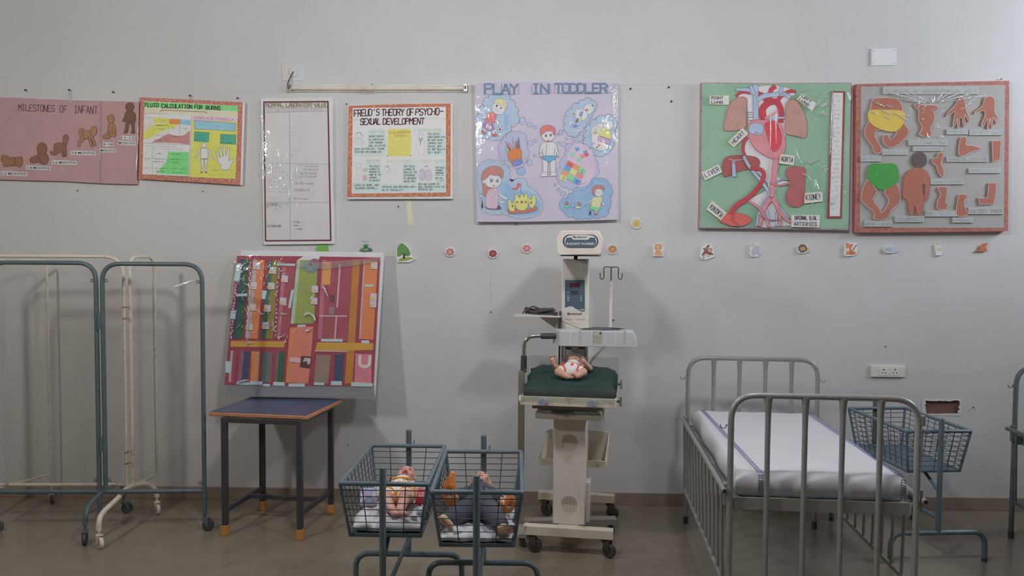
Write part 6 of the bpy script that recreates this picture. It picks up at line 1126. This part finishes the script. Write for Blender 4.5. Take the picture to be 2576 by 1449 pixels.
mb = MB(); mb.box(-.06, .54, 4.635, 4.70, .055, .095, GBR, lambda v: Vector((v.x, v.y+(v.x+.05)*.09, v.z))); mb.build('base_bar', t, bevel=.004)
mb = MB(); mb.box(-.075, .0, 4.44, 4.70, .055, .085, GBR); mb.build('base_foot', t, bevel=.004)
for x, y in ((.50, 4.715), (-.045, 4.46), (-.045, 4.68)): caster((x, y, 0), t, .021, -.3, DKP, RUB, .058)
# thin probe wire lying on the lamp
t = thing('probe_wire', 'thin black sensor wire looped on top of the grey box lamp', 'wire', (.4, 4.58, 1.272))
mb = MB(); rnd = random.Random(6); pts = [(.18, 4.69, 1.318), (.20, 4.66, 1.314), (.235, 4.64, 1.30), (.29, 4.61, 1.279)]
for i in range(70):
    a = i/70*2*math.pi*3+2.4; pts.append((.43+(.12+.012*math.sin(i*.37))*math.cos(a), 4.58+(.045+.008*math.sin(i*.5))*math.sin(a), 1.2755+.0016*(i/16)+.002*abs(math.sin(i*.31))))
mb.tube(pts, .0013, BKL, 6); mb.build('wire', t)
# ---------------------------------------------------------------- wire cots
KC = .36
CB_ = M((62, 75, 82), .34, k=KC, noise=.10, scale=24); WIRE = M((42, 51, 58), .4, k=KC); PANB = M((58, 70, 78), .4, k=KC, noise=.06, scale=10)
def make_cot(O, ang, label, frame=CB_, wire=WIRE, first=None, group='blue wire cots on stands'):
    """rim, tapered wire basket and two-legged stand; local x across, y towards the back"""
    O = Vector(O); c, s = math.cos(ang), math.sin(ang)
    if first:
        r = copy_tree(first); r.location = O; r.rotation_euler = (0, 0, ang-first.rotation_euler.z); r['label'] = label; return r
    X = lambda v: Vector(v)+O
    t = thing('wire_cot', label, 'cot', O, group)
    W2, L2, z1, w2, l2, z0 = .1875, .327, .74, .153, .29, .505
    mb = MB(); rim = fillet([(-W2, -L2, z1), (W2, -L2, z1), (W2, L2, z1), (-W2, L2, z1)], .012, 3, True); mb.tube(rim, .0105, frame, 10, closed=True, X=X); mb.build('rim', t)
    for sx in (-1, 1):
        for sy in (-1, 1):
            mb = MB(); mb.tube([(sx*W2, sy*L2, z1), (sx*w2, sy*l2, z0)], .0075, frame, 8, X=X); mb.build('corner_bar', t)
    mb = MB(); mb.tube([(-w2, -l2, z0), (w2, -l2, z0), (w2, l2, z0), (-w2, l2, z0)], .009, frame, 8, closed=True, X=X); bf = mb.build('bottom_frame', t)
    mb = MB(); mb.box(-w2, w2, -l2, l2, z0-.004, z0+.002, PANB, X); mb.build('bottom_sheet', t)
    def grid(a0, a1, b0, b1, nv, nh):
        """wires between top edge a0-a1 and bottom edge b0-b1"""
        mb = MB(); L = lambda p, q, u: Vector(p).lerp(Vector(q), u)
        for i in range(1, nv): u = i/nv; mb.tube([L(a0, a1, u), L(b0, b1, u)], .0022, wire, 6, X=X)
        for j in range(1, nh): v = j/nh; mb.tube([L(a0, b0, v), L(a1, b1, v)], .0020, wire, 6, X=X)
        return mb.build('wire_grid', t)
    for sy in (-1, 1): grid((-W2, sy*L2, z1), (W2, sy*L2, z1), (-w2, sy*l2, z0), (w2, sy*l2, z0), 4, 8)
    for sx in (-1, 1): grid((sx*W2, -L2, z1), (sx*W2, L2, z1), (sx*w2, -l2, z0), (sx*w2, l2, z0), 10, 8)
    for sy in (-1, 1):
        y = sy*(L2+.022)
        mb = MB(); mb.tube([(0, y, .17), (0, y, .815)], .0145, frame, 12, X=X); mb.sph((0, y, .815), (.0145, .0145, .006), frame, X=X); mb.build('post', t)
        mb = MB(); mb.tube([(-.02, sy*L2, z1+.004), (.03, sy*L2, z1+.004), (.03, sy*L2, z1+.03)], .004, frame, 6, X=X); mb.build('rim_hook', t)
        mb = MB(); mb.tube(fillet([(-.275, y, .012), (-.275, y, .17), (.275, y, .17), (.275, y, .012)], .095, 8), .0145, frame, 12, X=X); ar = mb.build('arched_foot', t)
        for sx in (-1, 1):
            mb = MB(); mb.tube([(sx*.275, y, 0), (sx*.275, y, .022)], .0155, RUB, 12, X=X); mb.build('rubber_tip', ar)
        mb = MB(); mb.tube([(0, y, .40), (0, sy*l2*.55, z0-.006)], .009, frame, 8, X=X); mb.build('brace', t)
    mb = MB(); mb.tube([(0, -L2-.022, .25), (0, L2+.022, .25)], .0105, frame, 10, X=X); mb.build('stretcher', t)
    t.rotation_euler = (0, 0, ang); return t
cot1 = make_cot((-.620, 3.548, 0), 0.0, 'blue wire cot holding the doll in yellow flowered clothes')
cot2 = make_cot((-.222, 3.452, 0), .02, 'blue wire cot holding the doll in dark clothes with orange sleeves', first=cot1)
cot3 = make_cot((2.275, 4.675, 0), .085, 'empty blue grey wire cot behind the grey bed, under the socket', first=cot1)
# ---------------------------------------------------------------- hospital beds
KB = .28
STEEL = M((92, 92, 90), .34, k=KB, noise=.10, scale=40, metal=.25); DKG = M((52, 60, 62), .36, k=KB, noise=.08, scale=30)
def hook(p, d, par, m, name='bag_hook'):
    p = Vector(p); d = Vector(d); mb = MB()
    mb.tube([p, p+d*.012]+[p+d*(.022+.013*math.sin(a))+Vector((0, 0, -.016+.013*math.cos(a)*-1+.013)) for a in [math.pi*(-.5+i/7*1.1) for i in range(8)]], .0028, m, 7); return mb.build(name, par)
def make_bed(O, a, label, m, cat='bed', zh=1.07, zf=1.10, cutf=True):
    O = Vector(O); U = Vector((math.cos(a), math.sin(a), 0)); V = Vector((-math.sin(a), math.cos(a), 0)); X = lambda v: O+U*v[0]+V*v[1]+Vector((0, 0, v[2]))
    t = thing('hospital_bed', label, cat, O); hw, hl = .40, .74
    for nm, sy, zt, zb in (('headboard', 1, zh, .60), ('footboard', -1, zf, .16)):
        y = sy*hl; hb = bpy.data.objects.new(nm, None)
        mb = MB(); mb.tube(fillet([(-hw, y, .03), (-hw, y, zt), (hw, y, zt), (hw, y, .03)], .115, 9), .0142, m, 14, X=X); hb = mb.build(nm, t)
        mb = MB(); mb.tube([(-hw, y, zb), (hw, y, zb)], .011, m, 10, X=X); mb.build('cross_rail', hb)
        for i in range(1, 5):
            x = -hw+2*hw*i/5; n = 9; zs = [zt-.006-(zt-.006-zb)*k/n for k in range(n+1)]
            mb = MB(); mb.tube([(x, y, z) for z in [zt-.006, zt-.03, zt-.07, zt-.13]+[zt-.13-(zt-.13-zb)*k/4 for k in range(1, 5)]], [.0195, .0165, .0142, .0128]+[.0125]*4, m, 10, X=X, flat=1.0); mb.build('upright_bar', hb)
        for sx in (-1, 1):
            mb = MB(); mb.tube([(sx*hw, y, 0), (sx*hw, y, .045)], .0165, RUB, 12, X=X); mb.build('rubber_foot', hb)
            hook(X((sx*(hw+.012), y, .945 if sy > 0 else .965)), U*sx, hb, m)
    for sy in (-1, 1):
        mb = MB(); mb.box(-hw, hw, sy*(hl-.01)-.003, sy*(hl-.01)+.003, .582, .638, m, X); mb.build('end_rail', t, bevel=.001)
    for sx in (-1, 1):
        mb = MB(); mb.box(sx*(hw-.02)-.003, sx*(hw-.02)+.003, -hl, hl, .588, .634, m, X); mb.build('side_rail', t, bevel=.001)
    mb = MB(); mb.box(-hw+.02, hw-.02, -hl+.01, hl-.01, .618, .632, m, X); mb.build('base_sheet', t)
    for sx in (-1, 1):
        x = sx*(hw+.028); zt = .672 if sx < 0 else .655; zl = .24
        mb = MB(); mb.tube([(x, -hl-.03, zt), (x, hl+.03, zt)], .0125, m, 12, X=X); dr = mb.build('drop_rail', t)
        f = MB(); f.tube([(x, -hl-.0305, zt), (x, -hl-.029, zt)], .0085, M((26, 24, 24), .8, k=KB), 10, X=X); f.build('open_tube_end', dr)
        mb = MB(); mb.tube([(x-sx*.01, -hl+.05, zl), (x-sx*.01, hl-.05, zl)], .011, m, 10, X=X); mb.build('lower_rail', dr)
        for i in range(12):
            y = -hl+.06+(2*hl-.12)*i/11; mb = MB(); mb.tube([(x, y, zt), (x-sx*.01, y, zl)], .008, m, 8, X=X); mb.build('rail_bar', dr)
        for sy in (-1, 1):
            mb = MB(); mb.box(x-.011-sx*.012, x+.011-sx*.012, sy*(hl-.01)-.012, sy*(hl-.01)+.012, .60, .70, m, X); mb.build('slide_bracket', dr, bevel=.002)
    mb = MB(); mb.box(hw+.004, hw+.024, -hl-.014, -hl+.014, .985, 1.03, m, X); mb.build('drip_pole_socket', t, bevel=.003)
    return t, X
bed, XB = make_bed((1.353, 4.14, 0), R_(-4.2), 'grey tubular steel bed with a white sheeted mattress', STEEL)
KS = .40
SHT = M((150, 150, 154), .85, k=.46, noise=.03, scale=6, bump=.15)
def drape(u, v): return -.012*math.exp(-((u-.02)/.03)**2)
mb = cushion(-.374, .374, -.715, .715, .6325, .742, SHT, 9, XB, 70, 80, puff=.0, wr=.0022, sharp=46)
mt = mb.build('mattress', smooth=80); tag(mt, 'mattress in a white sheet with two blue embroidered stripes on the grey bed', 'mattress')
BLS = M((66, 68, 110), .8, k=KS, noise=0); DKS = M((60, 60, 70), .8, k=KS, noise=0)
def stripe(u0, u1, name='embroidered_stripe'):
    mb = MB(); n = 90; rnd = random.Random(int(u0*100))
    zt = .7475
    for i in range(n):
        f = i/n; y = .69-f*(.69+.715); x = u0+(u1-u0)*f; x2 = u0+(u1-u0)*(i+.55)/n; y2 = .69-(i+.55)/n*1.405
        for dx in (-.009, .009): mb.tube([XB((x+dx+rnd.uniform(-.001, .001), y, zt)), XB((x2+dx, y2, zt))], .0016, BLS, 5)
        if i % 2: mb.tube([XB((x-.008, y, zt)), XB((x+.008, y2, zt))], .0014, BLS, 5)
    for i in range(9):
        z = .738-i*.0112; y = -.7205
        for dx in (-.009, .009): mb.tube([XB((u1+dx, y, z)), XB((u1+dx, y, z-.0065))], .0018, DKS, 5)
        mb.tube([XB((u1-.008, y, z)), XB((u1+.008, y, z-.006))], .0018, DKS, 5)
    return mb.build(name, mt)
mt_o = mt
stripe(-.315, -.262); stripe(.325, .352)
bed2, XB2 = make_bed((3.357, 3.985, 0), 0.0, 'dark green steel bed cut off by the right edge of the view', DKG, zh=1.055, zf=1.08)
mb = cushion(-.374, .374, -.715, .715, .6325, .745, M((150, 150, 144), .8, k=.34, noise=.05), 5, XB2, 40, 50, puff=.0, wr=.003, sharp=46); o = mb.build('mattress', smooth=80); tag(o, 'pale bare mattress on the dark green bed at the right edge', 'mattress')
# ---------------------------------------------------------------- training dolls and what lies in the cots
KDL = .34
def fuse(name, mb, m, parent, vox=.0022, it=2):
    """one continuous skin over the body volumes"""
    tmp = MB(); tmp.v = mb.v; tmp.f = mb.f; tmp.mi = [0]*len(mb.f); tmp.mats = [m]
    o = tmp.build('tmp', smooth=0); r = o.modifiers.new('r', 'REMESH'); r.mode = 'VOXEL'; r.voxel_size = vox
    s = o.modifiers.new('s', 'SMOOTH'); s.iterations = it; s.factor = .5
    bpy.context.view_layer.update(); dg = bpy.context.evaluated_depsgraph_get(); me = bpy.data.meshes.new_from_object(o.evaluated_get(dg))
    off = wloc(parent); bpy.data.objects.remove(o); me.transform(Matrix.Translation(-off)); me.name = name
    me.materials.clear(); me.materials.append(m); me.polygons.foreach_set('use_smooth', [True]*len(me.polygons)); me.update()
    q = bpy.data.objects.new(name, me); COL.objects.link(q); q.parent = parent; return q
def hand(mb, p, d, side, up, k=1.0, curl=.5):
    """palm, four bent fingers of different lengths and a thumb off the side"""
    p = Vector(p); d = Vector(d).normalized(); up = Vector(up); s = d.cross(up).normalized()*side; up = s.cross(d).normalized()*side
    mb.cap(p, .0115*k, p+d*.016*k, .0125*k, None); q = p+d*.016*k
    for i, (off, L) in enumerate(((-.0120, .020), (-.0042, .024), (.0040, .023), (.0116, .017))):
        a = q+s*off*k+d*.008*k; b = a+(d*.85+up*curl*.5+s*off*12)*L*.5*k; c = b+(d*.45+up*curl+s*off*6)*L*.5*k
        mb.cap(a, .0036*k, b, .0034*k, None); mb.cap(b, .0034*k, c, .0029*k, None)
    a = p-s*.010*k+d*.004*k; b = a+(d*.6-s*.9)*.012*k; c = b+(d*.9-s*.1+up*curl*.6)*.011*k; mb.cap(a, .0052*k, b, .0046*k, None); mb.cap(b, .0046*k, c, .0038*k, None)
def foot(mb, p, d, up, k=1.0):
    p = Vector(p); d = Vector(d).normalized(); up = Vector(up).normalized(); s = d.cross(up)
    mb.cap(p, .0145*k, p+d*.034*k, .0135*k, None)
    for i in range(5): mb.sph(p+d*(.046-.002*i)*k+s*(-.011+.0055*i)*k, (.0046-.0004*i)*k, None, 8, 6)
def head(mb, c, r, upv, crown):
    """head lying on its back: crown direction and face direction"""
    c = Vector(c); f = Vector(upv).normalized(); u = (Vector(crown)-f*Vector(crown).dot(f)).normalized(); s = u.cross(f)
    R = Matrix((s, f, u)).transposed()
    X = lambda v: c+R@Vector(v)
    mb.sph((0, 0, r*.12), (r*.93, r*.98, r*1.08), None, 20, 14, X=X); mb.sph((0, r*.28, -r*.42), (r*.74, r*.66, r*.62), None, 16, 10, X=X)
    for k in (-1, 1): mb.sph((k*r*.42, r*.58, -r*.35), r*.36, None, 12, 8, X=X); mb.sph((k*r*.95, -r*.05, -r*.12), (r*.10, r*.18, r*.25), None, 10, 8, X=X)
    mb.sph((0, r*1.0, -r*.10), (r*.13, r*.16, r*.15), None, 10, 8, X=X); mb.sph((0, r*.72, -r*.86), (r*.3, r*.24, r*.2), None, 10, 8, X=X)
    return X
def face(parent, X, r, mouth_open, skin, lip):
    for k in (-1, 1):
        e = MB(); e.sph((k*r*.36, r*.86, r*.08), (r*.15, r*.09, r*.085), M((58, 46, 42), .3, k=KDL), 10, 8, X=X); e.build('eye', parent)
        b = MB(); b.tube([X((k*r*(.2+.12*i), r*(.93-.05*i), r*(.30+.03*(i == 1)))) for i in range(3)], r*.03, M((110, 80, 66), .7, k=KDL), 6); b.build('eyebrow', parent)
    m = MB(); q = ell(0, 0, r*(.30 if mouth_open else .26), r*(.27 if mouth_open else .05), n=18)
    m.tube([X((x, r*.985-abs(x)*.25, -r*.50+y)) for x, y in q], r*.05, lip, 6, closed=True)
    if mouth_open: m.add([X((x*.96, r*.97-abs(x)*.25, -r*.50+y*.96)) for x, y in q], [tuple(range(len(q)))], M((66, 26, 28), .5, k=KDL))
    m.build('mouth', parent, smooth=60)
SKD = M((140, 104, 88), .42, k=KDL, noise=.05, scale=20); SKP = M((142, 103, 92), .42, k=KDL, noise=.05, scale=20); LIP = M((150, 84, 78), .45, k=KDL)
# ----- doll in the left cot
CK = M((128, 129, 131), .85, k=.34, noise=.03, scale=10, bump=.3); CKP = M((132, 133, 135), .85, k=.34, rgb2=(84, 88, 94), scale=26, spread=.33, soft=.03, bump=.2)
def cotX(O, a): c, s = math.cos(a), math.sin(a); return lambda v: Vector((O[0]+v[0]*c-v[1]*s, O[1]+v[0]*s+v[1]*c, v[2]))
X1 = cotX((-.620, 3.548), 0); X2 = cotX((-.222, 3.452), .02)
mb = cushion(-.150, .150, -.284, .285, .5085, .560, CKP, 21, X1, 56, 60, puff=.004, wr=.0042, seam=lambda u, v: .012*v-.010*math.exp(-((u-.32-.1*v)/.03)**2)+.006*math.exp(-((v-.12)/.05)**2)*math.sin(u*30))
o = mb.build('cot_sheet', smooth=80); tag(o, 'folded white sheet with grey print under the yellow clad doll', 'sheet')
for k, (x, y, r0) in enumerate(((.128, -.16, .016), (.135, -.10, .013), (.12, -.22, .014))):
    w_ = MB(); w_.tube([X1((x+.01*math.sin(i*1.3+k), y+.035*(i-2)/2, .572+.008*math.sin(i*1.7+k))) for i in range(5)], [r0*.5, r0, r0*.9, r0, r0*.4], CKP, 9); q = w_.build('cloth_roll', smooth=80); q.parent = o
t = thing('baby_doll', 'open mouthed baby doll in yellow flowered clothes in the left wire cot', 'doll', (-.60, 3.52, .565))
mb = MB(); hc = (-.600, 3.695, .632); hX = head(mb, hc, .049, (0, -.36, .93), (0, 1, .2))
mb.cap((-.602, 3.655, .617), .022, (-.604, 3.62, .612), .028, None); mb.cap((-.604, 3.595, .612), .046, (-.600, 3.50, .607), .048, None)
mb.cap((-.645, 3.605, .612), .021, (-.690, 3.555, .592), .0175, None); mb.cap((-.690, 3.555, .592), .0175, (-.722, 3.505, .588), .013, None); hand(mb, (-.726, 3.498, .588), (-.5, -.8, .1), -1, (0, 0, 1))
mb.cap((-.560, 3.605, .612), .021, (-.522, 3.555, .594), .0175, None); mb.cap((-.522, 3.555, .594), .0175, (-.510, 3.505, .588), .013, None); hand(mb, (-.509, 3.497, .588), (.1, -.95, .1), 1, (0, 0, 1))
mb.cap((-.628, 3.475, .60), .036, (-.650, 3.395, .628), .030, None); mb.cap((-.650, 3.395, .628), .028, (-.606, 3.335, .594), .019, None); foot(mb, (-.604, 3.330, .586), (.55, -.8, .0), (0, 0, 1))
mb.cap((-.572, 3.475, .60), .036, (-.552, 3.385, .640), .031, None); mb.cap((-.552, 3.385, .640), .028, (-.566, 3.318, .596), .019, None); foot(mb, (-.566, 3.312, .588), (.75, -.65, .0), (0, 0, 1))
bd = fuse('body', mb, SKP, t); face(t, hX, .049, True, SKP, LIP)
YFL = MSPOT((196, 190, 184), (188, 122, 44), 34, .30, k=.52); YTR = M((184, 122, 40), .7, k=.55, noise=.06)
mb = MB(); mb.cap((-.605, 3.605, .615), .053, (-.600, 3.495, .612), .058, None); mb.cap((-.628, 3.48, .606), .044, (-.640, 3.445, .614), .041, None); mb.cap((-.572, 3.48, .606), .044, (-.562, 3.44, .618), .041, None)
for k in (-1, 1): mb.cap((-.604+.038*k, 3.605, .615), .029, (-.604+.060*k, 3.585, .606), .028, None)
fuse('romper', mb, YFL, t, .004)
def ring(name, c, r, n, m, w_=.0045, wav=.003, par=None, fr=9):
    c = Vector(c); n = Vector(n).normalized(); a = n.cross(Vector((0, 0, 1))).normalized(); b = n.cross(a); q = MB()
    q.tube([c+(a*math.cos(p)+b*math.sin(p))*(r+wav*math.sin(p*fr)) for p in [2*math.pi*i/40 for i in range(40)]], w_, m, 8, closed=True); return q.build(name, par)
ring('frill', (-.643, 3.437, .616), .040, (-.25, -.9, .25), YTR, par=t); ring('frill', (-.560, 3.432, .620), .040, (.15, -.9, .35), YTR, par=t); ring('frill', (-.603, 3.64, .617), .032, (0, 1, .1), YTR, par=t, w_=.004)
q = MB(); q.tube([(-.655, 3.565, .655), (-.63, 3.555, .667), (-.60, 3.552, .671), (-.57, 3.555, .667), (-.552, 3.565, .655)], [.004, .006, .005, .006, .004], YTR, 8); q.build('waist_frill', t)
# packets beside it
def packet(name, label, c, sx, sz, tilt, yaw, m, m2):
    c = Vector(c); R = Matrix.Rotation(yaw, 3, 'Z') @ Matrix.Rotation(tilt, 3, 'X'); n = 12; vs = []; fs = []; rnd = random.Random(len(label))
    for side in (1, -1):
        for j in range(n+1):
            for i in range(n+1):
                u, v = i/n-.5, j/n-.5; d = .014*(1-(2*u)**2)*(1-(2*v)**2)+rnd.uniform(-.0012, .0012)*(abs(u) < .49 and abs(v) < .49)
                vs.append(c+R@Vector((u*sx, -side*d, v*sz)))
    N = (n+1)**2
    for j in range(n):
        for i in range(n): a = j*(n+1)+i; fs.append((a, a+1, a+n+2, a+n+1)); fs.append((N+a, N+a+n+1, N+a+n+2, N+a+1))
    mb = MB(); mb.add(vs, fs, m); t_ = mb.build(name, smooth=60); tag(t_, label, 'packet')
    p = MB(); p.add([c+R@Vector((x*sx, -.0148, z*sz)) for x, z in ((-.28, -.05), (.25, -.08), (.3, .22), (-.25, .25))], [(0, 1, 2, 3)], m2); p.build('printed_patch', t_); return t_
packet('foil_packet', 'crumpled blue and lilac plastic packet left of the yellow clad doll', (-.738, 3.470, .606), .075, .085, -.75, .2, M((82, 90, 108), .3, k=KDL, rgb2=(112, 118, 132), scale=60, spread=.5, soft=.1), M((100, 86, 118), .4, k=KDL))
packet('foil_packet', 'red printed packet right of the yellow clad doll', (-.488, 3.452, .612), .055, .075, -.6, -.3, M((136, 40, 48), .35, k=KDL, noise=.08), M((170, 120, 124), .4, k=KDL, rgb2=(136, 40, 48), scale=90, spread=.5, soft=.05))
# ----- doll in the right cot
mb = cushion(-.150, .152, -.286, .285, .5085, .545, CK, 33, X2, 56, 60, puff=.004, wr=.0048, seam=lambda u, v: .010*math.exp(-((v-.10)/.06)**2)*(1+math.sin(u*17)))
o = mb.build('cot_sheet', smooth=80); tag(o, 'rumpled plain white sheet under the dark clad doll', 'sheet')
for k, (x, y, r0) in enumerate(((-.10, -.25, .018), (.11, -.255, .020), (.125, -.20, .016))):
    w_ = MB(); w_.tube([X2((x+.03*(i-2)/2, y+.012*math.sin(i*1.3+k), .552+.008*math.sin(i*1.7+k))) for i in range(5)], [r0*.5, r0, r0*.8, r0, r0*.4], CK, 9); q = w_.build('cloth_roll', smooth=80); q.parent = o
t = thing('baby_doll', 'bald doll in dark navy clothes with orange sleeves in the right wire cot', 'doll', (-.225, 3.40, .55))
mb = MB(); hX = head(mb, (-.232, 3.625, .632), .050, (0, -.12, .99), (0, 1, .05))
mb.cap((-.232, 3.58, .615), .024, (-.232, 3.54, .61), .03, None); mb.cap((-.232, 3.51, .606), .050, (-.224, 3.37, .604), .054, None)
mb.cap((-.285, 3.525, .61), .024, (-.335, 3.46, .605), .021, None); mb.cap((-.335, 3.46, .605), .020, (-.362, 3.42, .625), .016, None); hand(mb, (-.364, 3.418, .63), (-.1, -.1, 1), -1, (0, -1, 0))
mb.cap((-.180, 3.525, .61), .024, (-.128, 3.455, .595), .021, None); mb.cap((-.128, 3.455, .595), .020, (-.098, 3.40, .592), .016, None); hand(mb, (-.096, 3.395, .592), (.3, -.9, .1), 1, (0, 0, 1))
mb.cap((-.255, 3.36, .60), .040, (-.318, 3.275, .588), .034, None); mb.cap((-.318, 3.275, .588), .032, (-.352, 3.222, .583), .022, None)
mb.cap((-.190, 3.355, .60), .040, (-.140, 3.25, .585), .034, None); mb.cap((-.140, 3.25, .585), .032, (-.112, 3.185, .578), .022, None)
foot(mb, (-.338, 3.205, .572), (-.55, -.25, .75), (.3, -1, 0), 1.25); foot(mb, (-.118, 3.165, .572), (.95, -.2, .1), (0, -1, .2), 1.25)
bd = fuse('body', mb, M((138, 108, 88), .5, k=KDL, noise=.04), t); face(t, hX, .050, False, SKD, LIP)
DKC = M((46, 48, 56), .85, k=KDL, noise=.12, scale=30, bump=.3); ORS = M((168, 84, 36), .8, k=KDL, noise=.12, scale=40, bump=.3)
mb = MB(); mb.cap((-.232, 3.525, .608), .058, (-.224, 3.36, .606), .064, None); mb.cap((-.285, 3.525, .61), .034, (-.318, 3.48, .606), .032, None); mb.cap((-.180, 3.525, .61), .034, (-.145, 3.475, .60), .032, None)
mb.cap((-.258, 3.36, .60), .050, (-.318, 3.272, .590), .042, None); mb.cap((-.318, 3.272, .590), .040, (-.345, 3.236, .585), .034, None); mb.cap((-.188, 3.355, .60), .050, (-.140, 3.248, .587), .042, None); mb.cap((-.140, 3.248, .587), .040, (-.118, 3.20, .580), .033, None)
fuse('dark_suit', mb, DKC, t, .004)
for p in ([((-.345, 3.455, .575), .020), ((-.362, 3.44, .62), .031), ((-.360, 3.43, .675), .030), ((-.346, 3.43, .728), .012)], [((-.112, 3.42, .570), .018), ((-.092, 3.40, .59), .026), ((-.084, 3.39, .625), .024), ((-.090, 3.39, .655), .012)]):
    mb = MB()
    for (a, ra), (b, rb) in zip(p, p[1:]): mb.cap(a, ra, b, rb, None)
    q = fuse('orange_sleeve', mb, ORS, t, .004); q['label'] = 'padded orange sleeve'
q = MB(); q.tube([(-.205, 3.42, .672), (-.196, 3.40, .673), (-.186, 3.39, .671)], .0014, M((130, 124, 120), .7, k=KDL), 5); q.build('loose_thread', t)
# ----- doll on the warmer
t = thing('baby_doll', 'baby doll in white and red printed clothes lying on the green warmer mattress, hands raised', 'doll', (.24, 4.5, 1.0))
mb = MB(); hX = head(mb, (.262, 4.592, 1.076), .044, (0, .05, 1), (0, 1, 0))
mb.cap((.257, 4.56, 1.064), .022, (.253, 4.535, 1.06), .030, None); mb.cap((.250, 4.515, 1.056), .042, (.232, 4.43, 1.042), .043, None)
mb.cap((.205, 4.525, 1.06), .019, (.152, 4.505, 1.05), .017, None); mb.cap((.152, 4.505, 1.05), .016, (.130, 4.478, 1.085), .012, None); hand(mb, (.128, 4.476, 1.09), (-.1, -.2, 1), -1, (.3, -1, 0), 1.15)
mb.cap((.298, 4.525, 1.06), .019, (.350, 4.50, 1.056), .017, None); mb.cap((.350, 4.50, 1.056), .017, (.322, 4.472, 1.088), .012, None); hand(mb, (.319, 4.470, 1.092), (-.6, -.3, .7), 1, (0, -1, .2), 1.15)
mb.cap((.208, 4.425, 1.042), .031, (.165, 4.402, 1.046), .026, None); mb.cap((.165, 4.402, 1.046), .024, (.205, 4.352, 1.030), .016, None); foot(mb, (.208, 4.35, 1.026), (.85, -.4, .1), (0, -1, .4), .9)
mb.cap((.258, 4.425, 1.042), .031, (.302, 4.40, 1.048), .026, None); mb.cap((.302, 4.40, 1.048), .024, (.262, 4.35, 1.032), .016, None); foot(mb, (.258, 4.35, 1.03), (-.5, -.5, .5), (0, -1, .4), .9)
fuse('body', mb, SKD, t); face(t, hX, .044, False, SKD, LIP)
RDD = MSPOT((196, 188, 192), (168, 62, 44), 26, .24, k=.40); RTR = M((176, 62, 40), .7, k=.40)
mb = MB(); mb.cap((.251, 4.525, 1.058), .047, (.232, 4.425, 1.048), .051, None); mb.cap((.208, 4.43, 1.046), .037, (.188, 4.42, 1.048), .035, None); mb.cap((.258, 4.43, 1.046), .037, (.280, 4.418, 1.05), .035, None)
fuse('printed_romper', mb, RDD, t, .004)
ring('red_frill', (.183, 4.412, 1.048), .035, (-.8, -.45, .1), RTR, par=t, w_=.004); ring('red_frill', (.286, 4.408, 1.05), .035, (.8, -.45, .1), RTR, par=t, w_=.004); ring('red_frill', (.253, 4.552, 1.062), .034, (.1, 1, .1), RTR, par=t, w_=.003); ring('red_frill', (.192, 4.525, 1.06), .022, (-1, -.3, 0), RTR, par=t, w_=.003)
